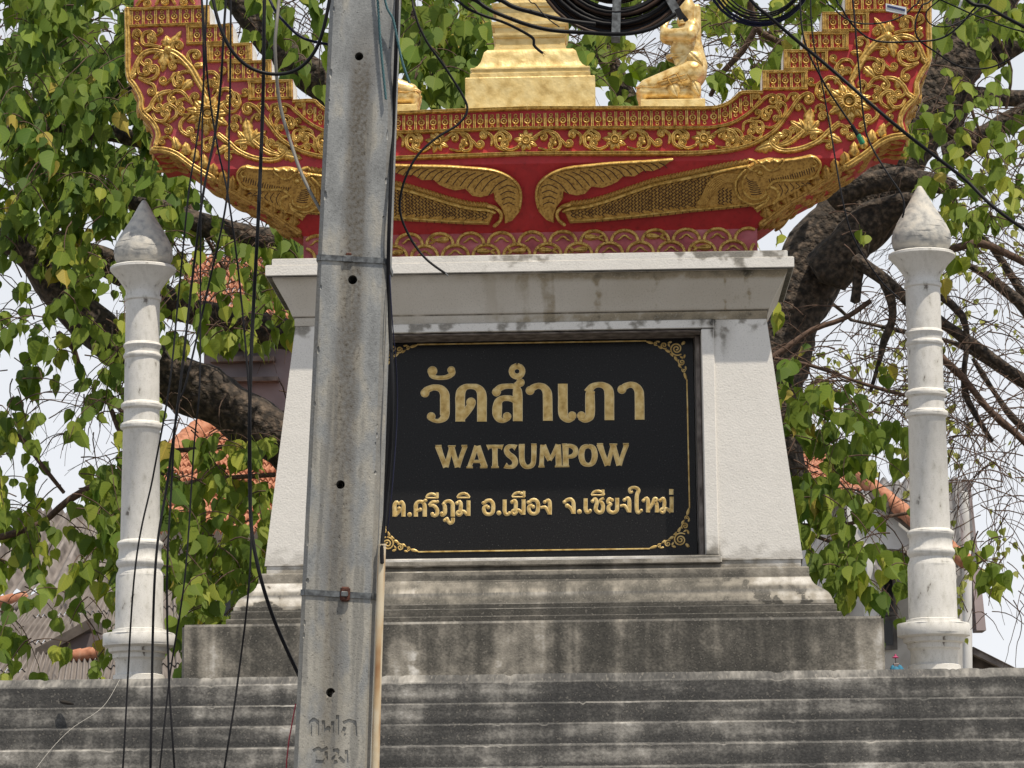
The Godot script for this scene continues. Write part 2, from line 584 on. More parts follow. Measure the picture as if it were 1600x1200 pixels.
func leaf_skin(n: int) -> ImageTexture:
	var out := PackedByteArray()
	out.resize(n * n * 3)
	for py in n:
		for px in n:
			var x := absf((px + 0.5) / n - 0.5) * 2.0
			var y := (py + 0.5) / n
			var vein := smoothstep(0.045, 0.012, x)
			for k in 6:
				var q := absf(y - (0.16 + k * 0.11) - 0.22 * x * (1.3 - 0.2 * x) + 0.1)
				vein = maxf(vein, smoothstep(0.017, 0.004, q) * 0.7 * (1.0 - 0.5 * x))
			var c := Color(0.86, 0.9, 0.84).lerp(Color(1.25, 1.12, 1.0), vein * 0.8) * (0.93 + 0.07 * sin(px * 1.7) * sin(py * 2.3))
			var i := (py * n + px) * 3
			out[i] = byte(c.r * 0.78); out[i + 1] = byte(c.g * 0.78); out[i + 2] = byte(c.b * 0.78)
	return ImageTexture.create_from_image(Image.create_from_data(n, n, false, Image.FORMAT_RGB8, out))

var M := {}
func materials() -> void:
	gamma.resize(1024)
	for i in 1024:
		gamma[i] = int(round(255.0 * Color(i / 1023.0, 0, 0).linear_to_srgb().r))
	var fine := ntex(0.05, 31, [], 512, 4)
	var coarse := ntex(0.015, 32, [], 512, 5)
	var speck := ntex(0.09, 33, [[0.0, 0.55, 0.55, 0.55], [0.3, 0.95, 0.95, 0.95], [0.7, 1.0, 1.0, 1.0], [1.0, 0.82, 0.82, 0.80]], 512, 4)
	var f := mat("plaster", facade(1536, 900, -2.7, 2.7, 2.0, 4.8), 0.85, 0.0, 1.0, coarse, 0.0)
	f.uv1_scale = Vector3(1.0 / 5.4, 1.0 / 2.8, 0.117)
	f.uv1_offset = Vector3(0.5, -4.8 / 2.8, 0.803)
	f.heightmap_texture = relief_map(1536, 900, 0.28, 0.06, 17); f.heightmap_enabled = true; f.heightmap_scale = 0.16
	grain(f, speck, 0.45)
	M.plaster = f
	M.column = mat("column", ntex(0.02, 41, [[0.0, 0.07, 0.06, 0.05], [0.12, 0.20, 0.18, 0.16], [0.18, 0.54, 0.525, 0.485], [0.34, 0.65, 0.635, 0.60], [0.6, 0.70, 0.685, 0.655], [1.0, 0.56, 0.545, 0.51]], 1024, 7), 0.8, 0.0, 1.3, fine, 0.14)
	M.column.uv1_scale = Vector3(1.0 / 1.3, 1.0 / 2.6, 1.0 / 1.3)
	grain(M.column, speck, 0.4)
	M.finial = mat("finial", ntex(0.010, 43, [[0.0, 0.22, 0.22, 0.22], [0.30, 0.36, 0.355, 0.34], [0.45, 0.44, 0.43, 0.405], [0.6, 0.50, 0.48, 0.44], [1.0, 0.58, 0.545, 0.48]], 1024, 9), 0.75, 0.0, 0.62, fine, 0.14)
	grain(M.finial, speck, 0.25)
	M.pole = mat("pole", pole_skin(384, 2048), 0.95, 0.0, 1.0, relief_map(384, 2048, 0.20, 0.05, 27), 0.09)
	M.pole.uv1_scale = Vector3(1.0 / 0.42, 1.0 / 2.5, 1.0 / 0.42)
	grain(M.pole, speck, 0.6)
	M.gold = mat("gold", ntex(0.03, 51, [[0.0, 0.22, 0.12, 0.026], [0.32, 0.50, 0.30, 0.066], [0.55, 0.70, 0.46, 0.125], [1.0, 0.80, 0.58, 0.21]], 512, 5), 0.36, 0.3, 0.7, fine, 0.12)
	M.bronze = mat("bronze", ntex(0.03, 52, [[0.0, 0.24, 0.125, 0.028], [0.4, 0.52, 0.30, 0.068], [1.0, 0.64, 0.40, 0.112]], 512, 5), 0.5, 0.2, 0.6, fine, 0.15)
	M.groove = plain("groove", lin(0.06, 0.025, 0.012), 0.8)
	M.pale_gold = mat("pale_gold", ntex(0.02, 53, [[0.0, 0.46, 0.31, 0.10], [0.4, 0.66, 0.49, 0.20], [0.75, 0.74, 0.58, 0.27], [1.0, 0.66, 0.50, 0.22]], 512, 5), 0.45, 0.2, 0.9, coarse, 0.5)
	M.statue = mat("statue", ntex(0.03, 54, [[0.0, 0.36, 0.19, 0.045], [0.35, 0.62, 0.42, 0.15], [0.6, 0.76, 0.57, 0.26], [1.0, 0.80, 0.65, 0.36]], 512, 4), 0.38, 0.3, 0.8, fine, 0.15)
	M.red = mat("red", red_skin(768, 384), 0.6, 0.0, 1.0, coarse, 0.5)
	M.red.uv1_scale = Vector3(1.0 / 4.3, 1.0 / 1.7, 0.4)
	M.red.uv1_offset = Vector3(0.5, -6.3 / 1.7, 0.0)
	M.pink = mat("pink", ntex(0.012, 56, [[0.0, 0.22, 0.03, 0.04], [0.4, 0.42, 0.085, 0.10], [0.7, 0.48, 0.13, 0.15], [1.0, 0.55, 0.22, 0.24]], 1024, 6), 0.65, 0.0, 1.9, coarse, 0.35)
	var patina := ntex(0.04, 34, [[0.0, 0.34, 0.28, 0.20], [0.28, 0.66, 0.60, 0.52], [0.42, 0.97, 0.96, 0.94], [1.0, 1.0, 1.0, 1.0]], 512, 6)
	var dust := ntex(0.03, 36, [[0.0, 0.62, 0.60, 0.60], [0.35, 0.90, 0.90, 0.90], [1.0, 1.0, 1.0, 1.0]], 512, 6)
	for q in [M.gold, M.bronze]: grain(q, patina, 0.33)
	for q in [M.red, M.pink]: grain(q, dust, 0.6)
	M.granite = mat("granite", ntex(0.22, 57, [[0.0, 0.009, 0.009, 0.010], [0.5, 0.015, 0.015, 0.016], [0.84, 0.022, 0.022, 0.022], [0.90, 0.10, 0.10, 0.095], [1.0, 0.30, 0.30, 0.28]], 1024, 2), 0.2, 0.0, 1.9)
	M.granite.metallic_specular = 0.27
	M.letter_rim = plain("letter_rim", lin(0.72, 0.57, 0.30), 0.4, 0.2)
	M.letter = mat("letter", ntex(0.022, 58, [[0.0, 0.36, 0.22, 0.055], [0.4, 0.60, 0.41, 0.14], [0.7, 0.72, 0.53, 0.22], [1.0, 0.80, 0.64, 0.34]], 512, 5), 0.42, 0.3, 0.6, fine, 0.1)
	M.recess = mat("recess", ntex(0.02, 59, [[0.0, 0.05, 0.042, 0.038], [0.5, 0.15, 0.128, 0.118], [1.0, 0.30, 0.27, 0.25]], 512, 5), 0.85, 0.0, 0.8)
	M.cable = plain("cable", lin(0.012, 0.012, 0.014), 0.45)
	M.cable_worn = plain("cable_worn", lin(0.05, 0.032, 0.024), 0.4)
	M.cable_blue = plain("cable_blue", lin(0.012, 0.013, 0.035), 0.35)
	M.cable_grey = plain("cable_grey", lin(0.20, 0.19, 0.17), 0.6)
	M.steel = mat("steel", ntex(0.03, 61, [[0.0, 0.05, 0.05, 0.052], [0.6, 0.15, 0.16, 0.165], [1.0, 0.25, 0.26, 0.27]], 256, 4), 0.5, 0.5, 0.2)
	M.rust = mat("rust", ntex(0.04, 62, [[0.0, 0.03, 0.012, 0.008], [0.6, 0.09, 0.03, 0.018], [1.0, 0.18, 0.08, 0.05]], 256, 4), 0.8, 0.2, 0.1)
	M.pvc = mat("pvc", ntex(0.012, 63, [[0.0, 0.30, 0.15, 0.06], [0.38, 0.52, 0.37, 0.21], [0.6, 0.60, 0.50, 0.35], [1.0, 0.66, 0.58, 0.44]], 512, 4), 0.5, 0.0, 1.2)
	for q in [M.cable, M.cable_worn, M.cable_blue]: q.metallic_specular = 0.25
	M.rope = plain("rope", lin(0.05, 0.13, 0.15), 0.8)
	M.bark = mat("bark", ntex(0.02, 71, [[0.0, 0.010, 0.008, 0.007], [0.42, 0.038, 0.030, 0.024], [0.65, 0.085, 0.063, 0.047], [1.0, 0.19, 0.145, 0.11]], 1024, 6), 0.95, 0.0, 1.1, ntex(0.03, 72, [], 512, 6), 2.2)
	M.twig = mat("twig", ntex(0.03, 73, [[0.0, 0.04, 0.025, 0.018], [1.0, 0.16, 0.095, 0.065]], 256, 4), 0.9, 0.0, 0.3)
	M.tile = mat("tile", ntex(0.03, 74, [[0.0, 0.20, 0.075, 0.038], [0.45, 0.40, 0.165, 0.09], [0.7, 0.44, 0.20, 0.12], [1.0, 0.54, 0.31, 0.21]], 512, 6), 0.75, 0.0, 1.3)
	M.sheet = mat("sheet", ntex(0.02, 75, [[0.0, 0.07, 0.06, 0.056], [0.5, 0.18, 0.158, 0.148], [1.0, 0.29, 0.26, 0.245]], 512, 5), 0.9, 0.0, 2.4)
	M.sheet_dark = mat("sheet_dark", ntex(0.02, 76, [[0.0, 0.07, 0.068, 0.07], [0.5, 0.17, 0.165, 0.168], [1.0, 0.28, 0.27, 0.27]], 512, 5), 0.9, 0.0, 2.4)
	M.wood = mat("wood", ntex(0.02, 77, [[0.0, 0.05, 0.04, 0.035], [1.0, 0.21, 0.18, 0.16]], 256, 4), 0.9, 0.0, 1.0)
	M.wall = mat("wall", ntex(0.012, 78, [[0.0, 0.45, 0.44, 0.43], [0.5, 0.66, 0.66, 0.66], [1.0, 0.74, 0.74, 0.74]], 512, 5), 0.9, 0.0, 3.0)
	M.dark_wall = mat("dark_wall", ntex(0.012, 79, [[0.0, 0.10, 0.082, 0.085], [1.0, 0.24, 0.20, 0.21]], 256, 5), 0.9, 0.0, 3.0)
	M.glass_dark = plain("glass_dark", lin(0.02, 0.022, 0.026), 0.15)
	M.asphalt = mat("asphalt", ntex(0.06, 81, [[0.0, 0.03, 0.03, 0.03], [1.0, 0.075, 0.073, 0.07]], 512, 5), 0.95, 0.0, 1.5)
	M.paving = mat("paving", ntex(0.03, 82, [[0.0, 0.14, 0.13, 0.12], [1.0, 0.20, 0.19, 0.18]], 512, 5), 0.9, 0.0, 2.0)
	M.earth = mat("earth", ntex(0.02, 83, [[0.0, 0.07, 0.055, 0.035], [0.6, 0.14, 0.11, 0.07], [1.0, 0.09, 0.12, 0.04]], 512, 5), 0.95, 0.0, 5.0)
	var lt := leaf_skin(128)
	var tints := [[0.092, 0.165, 0.032], [0.138, 0.215, 0.037], [0.20, 0.275, 0.044], [0.29, 0.35, 0.062]]
	M.leaves = []
	for k in 5:
		var m := StandardMaterial3D.new()
		m.resource_name = "leaf_green" if k < 4 else "leaf_mass"
		m.albedo_texture = lt
		if k < 4: m.albedo_color = lin(tints[k][0] / 0.7, tints[k][1] / 0.7, tints[k][2] / 0.7)
		m.vertex_color_use_as_albedo = k == 4
		m.roughness = 0.6; m.metallic_specular = 0.3
		m.backlight_enabled = true; m.backlight = lin(0.72, 0.80, 0.16)
		M.leaves.append(m)

# ------------------------------------------------------------------ the scene
func _ready() -> void:
	var fw := Vector3(-sin(YAW) * cos(PITCH), sin(PITCH), -cos(YAW) * cos(PITCH))
	var r0 := fw.cross(Vector3.UP).normalized()
	var u0 := r0.cross(fw)
	cam_r = r0 * cos(ROLL) - u0 * sin(ROLL)
	cam_u = u0 * cos(ROLL) + r0 * sin(ROLL)
	cam_f = fw
	var cam := Camera3D.new()
	cam.name = "camera"
	cam.fov = rad_to_deg(2.0 * atan(600.0 / FOCAL))
	cam.near = 0.1; cam.far = 400.0
	cam.transform = Transform3D(Basis(cam_r, cam_u, -cam_f), EYE)
	add_child(cam)
	var env := Environment.new()
	env.background_mode = Environment.BG_SKY
	var sky := Sky.new()
	var sm := ProceduralSkyMaterial.new()
	sm.sky_top_color = lin(0.26, 0.34, 0.47)
	sm.sky_horizon_color = lin(0.93, 0.95, 0.985)
	sm.sky_curve = 0.75
	sm.ground_bottom_color = lin(0.28, 0.26, 0.24)
	sm.ground_horizon_color = lin(0.45, 0.44, 0.43)
	sm.sun_angle_max = 0.0
	sky.sky_material = sm
	env.sky = sky
	env.tonemap_mode = Environment.TONE_MAPPER_LINEAR
	env.tonemap_exposure = 1.0
	env.sdfgi_enabled = true; env.ssao_enabled = true; env.ssil_enabled = true
	var we := WorldEnvironment.new()
	we.name = "air"
	we.environment = env
	add_child(we)
	var sun := DirectionalLight3D.new()
	sun.name = "sun"
	var el := deg_to_rad(67.0)
	var az := deg_to_rad(45.0)
	var to_sun := Vector3(sin(az) * cos(el), sin(el), cos(az) * cos(el))
	sun.basis = Basis.looking_at(-to_sun, Vector3.UP)
	sun.light_energy = 1.6
	sun.light_color = Color(1.0, 0.955, 0.88)
	sun.light_angular_distance = 0.6
	sun.shadow_enabled = true
	add_child(sun)
	materials()
	ground()
	masonry()
	columns()
	name_board()
	boat()
	idols()
	houses()
	tree()
	pole()
	cables()
	trifles()

func ground() -> void:
	var g := MB.new()
	g.quad(Vector3(-150, 0, -250), Vector3(150, 0, -250), Vector3(150, 0, 60), Vector3(-150, 0, 60), Vector3.UP)
	tag(part("ground", g, M.earth, self), "bare earth and short grass round the temple wall", "", "", "structure")
	var p := MB.new()
	p.box(Vector3(-40, 0.004, 2.2), Vector3(40, 0.13, 7.4), 0.01)
	tag(part("pavement", p, M.paving, self), "grey concrete pavement in front of the temple wall", "", "", "structure")
	var r := MB.new()
	r.quad(Vector3(-60, 0.006, 7.4), Vector3(60, 0.006, 7.4), Vector3(60, 0.006, 30), Vector3(-60, 0.006, 30), Vector3.UP)
	tag(part("road", r, M.asphalt, self), "dark asphalt road passing in front of the temple", "", "", "structure")

func masonry() -> void:
	# the stepped platform that carries everything
	var t := thing("stepped_platform", "long weathered concrete platform with narrow steps below the white plinth", "platform", Vector3(0, 0, 0))
	var edge := [[0.68, 2.520], [0.74, 2.482]]
	var ys := [2.376, 2.273, 2.170, 2.066, 1.96]
	var zs := [0.74, 0.90, 1.06, 1.22, 1.38, 1.54]
	var worn := noise(9.0, 6, 4)
	for k in 5:
		var top: float = 2.52 if k == 0 else ys[k - 1]
		var low: float = ys[k] - 0.02
		var zf: float = zs[k]
		var mb := MB.new()
		# front as a long sheet with slightly worn, uneven arris
		var rows := []
		var ch: float = 0.007
		var prof := [Vector2(zf - 0.02, low), Vector2(zf, low), Vector2(zf, (low + top) * 0.5), Vector2(zf, top - ch), Vector2(zf - ch, top), Vector2(zf - 0.3, top)]
		if k == 0: prof = [Vector2(zf, low), Vector2(zf, (low + 2.482) * 0.5), Vector2(zf, 2.476), Vector2(zf - 0.006, 2.483), Vector2(zf - 0.06, 2.52), Vector2(zf - 2.4, 2.526)]
		var cols := 420
		for j in prof.size() - 1:
			var a: Vector2 = prof[j]
			var b: Vector2 = prof[j + 1]
			var e := b - a
			var nn := Vector3(0, -e.x, e.y).normalized()
			if nn.z < -0.01 or (absf(nn.z) <= 0.01 and nn.y < 0): nn = -nn
			var base := mb.v.size()
			for i in cols + 1:
				var x := -3.2 + 6.4 * i / cols
				var w0 := 0.0022 * worn.get_noise_2d(x * 0.4, k * 5.0) - 0.009 * smoothstep(0.30, 0.55, worn.get_noise_2d(x, k * 9.0 + 40.0))
				mb.vert(Vector3(x, a.y + (w0 if j >= 2 else 0.0), a.x + (0.4 * w0 if j < 5 else 0.0)), nn)
				mb.vert(Vector3(x, b.y + (w0 if j + 1 >= 2 and j < 4 else 0.0), b.x + (0.4 * w0 if j + 1 < 5 else 0.0)), nn)
			for i in cols:
				var q := base + i * 2
				mb.tri(q, q + 2, q + 3); mb.tri(q, q + 3, q + 1)
		for s in [-1.0, 1.0]:
			mb.box(Vector3(s * 3.2, low, zf - 2.4) if s > 0 else Vector3(-7.0, low, zf - 2.4), Vector3(7.0, top, zf) if s > 0 else Vector3(-3.2, top, zf))
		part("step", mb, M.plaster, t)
	var wl := MB.new()
	wl.box(Vector3(-7, 0.0, -1.6), Vector3(7, 1.945, 1.5))
	part("retaining_wall", wl, M.plaster, t)

	var p := thing("plinth", "white and grey plaster plinth with a cornice under the red boat", "plinth", Vector3(0, 2.52, -0.3))
	var b := MB.new()
	b.box(Vector3(-1.668, 2.46, -1.0), Vector3(1.668, 2.793, 0.4), 0.012)
	wpart("plinth_block", b, M.plaster, p)
	# base mouldings, bottom to top; offsets from half sizes 1.322 x 0.3 at z -0.3
	var q := MB.new()
	var c := PackedVector2Array()
	for e in [[0.170, 2.793], [0.170, 2.833], [0.166, 2.838], [0.150, 2.838], [0.150, 2.872], [0.146, 2.876], [0.138, 2.876], [0.138, 2.897]]: c.append(Vector2(e[0], e[1]))
	for i in 9:   # reversed wave, low and wide to high and narrow
		var k := i / 8.0
		c.append(Vector2(0.132 - 0.098 * (k - sin(TAU * k) * 0.085), 2.902 + 0.118 * (k + sin(TAU * k) * 0.03)))
	for e in [[0.030, 3.024], [0.030, 3.066], [0.024, 3.072], [-0.008, 3.072]]: c.append(Vector2(e[0], e[1]))
	q.rect_mould(c, 1.318, 0.3, Vector3(0, 0, -0.3), true)
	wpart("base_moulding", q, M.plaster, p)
	var nk := MB.new()
	nk.box(Vector3(-1.312, 3.072, -0.594), Vector3(1.312, 3.118, -0.006))
	wpart("neck", nk, M.plaster, p)
	# body: sides lean in, front upright; the front is left open for the name board
	var ix := 0.853
	var iy0 := 3.135
	var iy1 := 4.266
	for s in [-1.0, 1.0]:
		var m := MB.new()
		m.hexa([Vector3(s * ix, 3.112, 0), Vector3(s * 1.322, 3.112, 0), Vector3(s * 1.322, 3.112, -0.6), Vector3(s * ix, 3.112, -0.6)], [Vector3(s * ix, 4.316, 0), Vector3(s * 1.173, 4.316, 0), Vector3(s * 1.173, 4.316, -0.6), Vector3(s * ix, 4.316, -0.6)])
		wpart("body_pier", m, M.plaster, p)
	var bk := MB.new()
	bk.box(Vector3(-ix + 0.002, 3.112, -0.6), Vector3(ix - 0.002, 4.314, -0.21))
	wpart("body_core", bk, M.plaster, p)
	var fr := MB.new()
	fr.box(Vector3(-0.911, iy1, -0.2), Vector3(0.911, 4.312, 0.014), 0.004)
	wpart("frame_head", fr, M.plaster, p)
	for s in [-1.0, 1.0]:
		var f2 := MB.new()
		f2.box(Vector3(minf(s * 0.848, s * 0.911), iy0 + 0.002, -0.2), Vector3(maxf(s * 0.848, s * 0.911), iy1 - 0.002, 0.012), 0.004)
		wpart("frame_side", f2, M.plaster, p)
		var f3 := MB.new()
		f3.box(Vector3(minf(s * 0.821, s * 0.846), iy0 + 0.004, -0.199), Vector3(maxf(s * 0.821, s * 0.846), iy1 - 0.013, -0.10), 0.006)
		wpart("inner_frame", f3, M.recess, p)
	var f4 := MB.new()
	f4.box(Vector3(-0.846, iy1 - 0.012, -0.198), Vector3(0.846, iy1 - 0.002, -0.004), 0.003)
	wpart("soffit_board", f4, M.recess, p)
	var sl := MB.new()
	sl.box(Vector3(-0.925, 3.094, -0.2), Vector3(0.925, iy0, 0.03), 0.006)
	wpart("frame_sill", sl, M.plaster, p)
	# cornice
	var k2 := MB.new()
	var cc := PackedVector2Array()
	cc.append(Vector2(-0.004, 4.312)); cc.append(Vector2(0.004, 4.312)); cc.append(Vector2(0.004, 4.352)); cc.append(Vector2(0.014, 4.358))
	for i in 11:   # swelling foot then a deep hollow
		var k := i / 10.0
		cc.append(Vector2(0.016 + 0.084 * (pow(k, 1.5) * 0.75 + 0.25 * k + 0.06 * sin(PI * k)), 4.362 + 0.162 * k))
	for e in [[0.104, 4.534], [0.104, 4.541], [0.132, 4.541], [0.136, 4.545], [0.136, 4.592], [0.130, 4.598], [0.107, 4.600], [0.107, 4.630], [0.101, 4.636]]: cc.append(Vector2(e[0], e[1]))
	k2.rect_mould(cc, 1.173, 0.3, Vector3(0, 0, -0.3), true, true)
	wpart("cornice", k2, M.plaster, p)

func columns() -> void:
	var prof := PackedVector2Array()
	# radius, height above the foot, bottom to top
	for e in [[0.142, 0.0], [0.140, 0.028], [0.128, 0.034], [0.126, 0.062], [0.114, 0.068], [0.114, 0.128], [0.120, 0.140], [0.128, 0.146], [0.130, 0.168], [0.148, 0.176], [0.152, 0.196], [0.176, 0.206], [0.178, 0.216], [0.178, 0.262], [0.173, 0.268], [0.134, 0.270],
			[0.132, 0.286], [0.119, 0.290], [0.117, 0.55], [0.114, 0.564], [0.106, 0.580], [0.104, 0.592], [0.112, 0.602], [0.118, 0.614], [0.116, 0.628], [0.106, 0.640], [0.105, 0.690], [0.113, 0.700], [0.116, 0.712], [0.113, 0.722], [0.098, 0.732]]:
		prof.append(Vector2(e[0], e[1]))
	for e in [[0.092, 1.285], [0.094, 1.288], [0.104, 1.294], [0.107, 1.306], [0.104, 1.318], [0.094, 1.325], [0.090, 1.328], [0.089, 1.388], [0.093, 1.392], [0.102, 1.398], [0.105, 1.410], [0.101, 1.420], [0.091, 1.427], [0.088, 1.430], [0.087, 1.648],
			[0.093, 1.654], [0.096, 1.664], [0.092, 1.674], [0.087, 1.679], [0.087, 1.700], [0.092, 1.706], [0.096, 1.716], [0.092, 1.726], [0.086, 1.731], [0.086, 1.944], [0.092, 1.950], [0.093, 1.966], [0.086, 1.976], [0.087, 1.998], [0.100, 2.022], [0.128, 2.062], [0.158, 2.094], [0.167, 2.104], [0.166, 2.116], [0.160, 2.121], [0.0, 2.126]]:
		prof.append(Vector2(e[0], e[1]))
	var bulb := PackedVector2Array()
	bulb.append(Vector2(0.0, 2.1265))
	bulb.append(Vector2(0.120, 2.128))
	for e in [[0.133, 2.136], [0.144, 2.158], [0.149, 2.184], [0.147, 2.210], [0.139, 2.238], [0.123, 2.272], [0.099, 2.312], [0.074, 2.352], [0.052, 2.392], [0.034, 2.426], [0.021, 2.450], [0.010, 2.466], [0.0, 2.470]]:
		bulb.append(Vector2(e[0], e[1]))
	var n := 0
	for s in [-1.0, 1.0]:
		var t := thing("ringed_column", ["white ringed column left of the plinth with a grey-flaked bud finial", "white ringed column right of the plinth with a creamy bud finial"][n], "column", Vector3(s * 1.955, 2.527, -0.1), "bud-topped columns flanking the plinth")
		t.rotation.z = 0.004 * s
		t.rotation.y = 2.0 + n
		var sh := MB.new()
		sh.lathe(prof, Vector3.ZERO, 40, 0.008)
		part("shaft", sh, M.column, t)
		var fb := MB.new()
		fb.lathe(bulb, Vector3(0, 0.002, 0), 32, 0.012)
		part("finial", fb, M.finial, t)
		n += 1

# ------------------------------------------------------------------ the black name board and its lettering
# a brush stroke of changing width: x, y, width triples in drawing units
func brush(flat: Array, t: Transform3D, to: Callable, unit: float, h: float, mb: MB, more := 0.0) -> void:
	var c := PackedVector3Array()
	for i in range(0, flat.size(), 3): c.append(Vector3(flat[i], flat[i + 1], flat[i + 2]))
	var s := PackedVector3Array()
	for i in c.size() - 1:
		var a := c[maxi(i - 1, 0)]
		var b := c[i]
		var d := c[i + 1]
		var e := c[mini(i + 2, c.size() - 1)]
		var k := 1 if c.size() == 2 else 5
		for j in k: s.append(b.cubic_interpolate(d, a, e, float(j) / k))
	s.append(c[c.size() - 1])
	var left := PackedVector2Array()
	var right := PackedVector2Array()
	for i in s.size():
		var d3 := s[mini(i + 1, s.size() - 1)] - s[maxi(i - 1, 0)]
		var d := Vector2(d3.x, d3.y).normalized()
		var q := Vector2(-d.y, d.x) * (s[i].z * 0.5 + more)
		left.append((to as Callable).call(Vector2(s[i].x, s[i].y) + q))
		right.append((to as Callable).call(Vector2(s[i].x, s[i].y) - q))
	# the stroke as a strip with a raised middle line
	var rows := []
	for i in s.size():
		var m := (left[i] + right[i]) * 0.5
		var rim := 0.16
		rows.append(PackedVector3Array([t * Vector3(left[i].x, left[i].y, 0), t * Vector3(lerpf(left[i].x, m.x, rim), lerpf(left[i].y, m.y, rim), h), t * Vector3(m.x, m.y, h * 1.04), t * Vector3(lerpf(right[i].x, m.x, rim), lerpf(right[i].y, m.y, rim), h), t * Vector3(right[i].x, right[i].y, 0)]))
	mb.grid(rows, false, t.basis.z)
	for e in [0, rows.size() - 1]:
		var r: PackedVector3Array = rows[e]
		var other: PackedVector3Array = rows[1 if e == 0 else rows.size() - 2]
		var nn := (r[2] - other[2]).normalized()
		var i := mb.vert(r[0], nn); mb.vert(r[1], nn); mb.vert(r[2], nn); mb.vert(r[3], nn); mb.vert(r[4], nn)
		mb.tri(i, i + 1, i + 2); mb.tri(i, i + 2, i + 4); mb.tri(i + 2, i + 3, i + 4)

func glyph(strokes: Array, blobs: Array, ox: float, oy: float, unit: float, t: Transform3D, h: float, called: String, board: Node3D, shift := Vector2.ZERO) -> void:
	var mb := MB.new()
	var to := func(p: Vector2) -> Vector2: return on_panel(ox + (p.x + shift.x) * unit, oy + (p.y + shift.y) * unit, t)
	var hh := h
	for s in strokes:
		brush(s, t, to, unit, hh, mb)
		hh += 0.00035
	for b in blobs:
		var c: Vector2 = (to as Callable).call(Vector2(b[0], b[1]))
		var r: float = b[2] * unit * 0.00311
		var rows := []
		for e in [[1.0, 0.0], [0.86, hh], [0.4, hh * 1.03], [0.02, hh * 1.05]]:
			var row := PackedVector3Array()
			for j in 16:
				row.append(t * Vector3(c.x + cos(TAU * j / 16) * r * e[0], c.y + sin(TAU * j / 16) * r * e[0], e[1]))
			rows.append(row)
		mb.grid(rows, true, t.basis.z)
		hh += 0.00035
	var node := wpart(called, mb, M.letter, board)
	var rm := MB.new()
	for s in strokes: brush(s, t, to, unit, h * 0.5, rm, 0.55 / unit)
	for b in blobs:
		var c: Vector2 = (to as Callable).call(Vector2(b[0], b[1]))
		rm.dome(c, (b[2] * unit + 0.55) * 0.00311, h * 0.5, t, 16, 2)
	wpart("rim", rm, M.letter_rim, node)

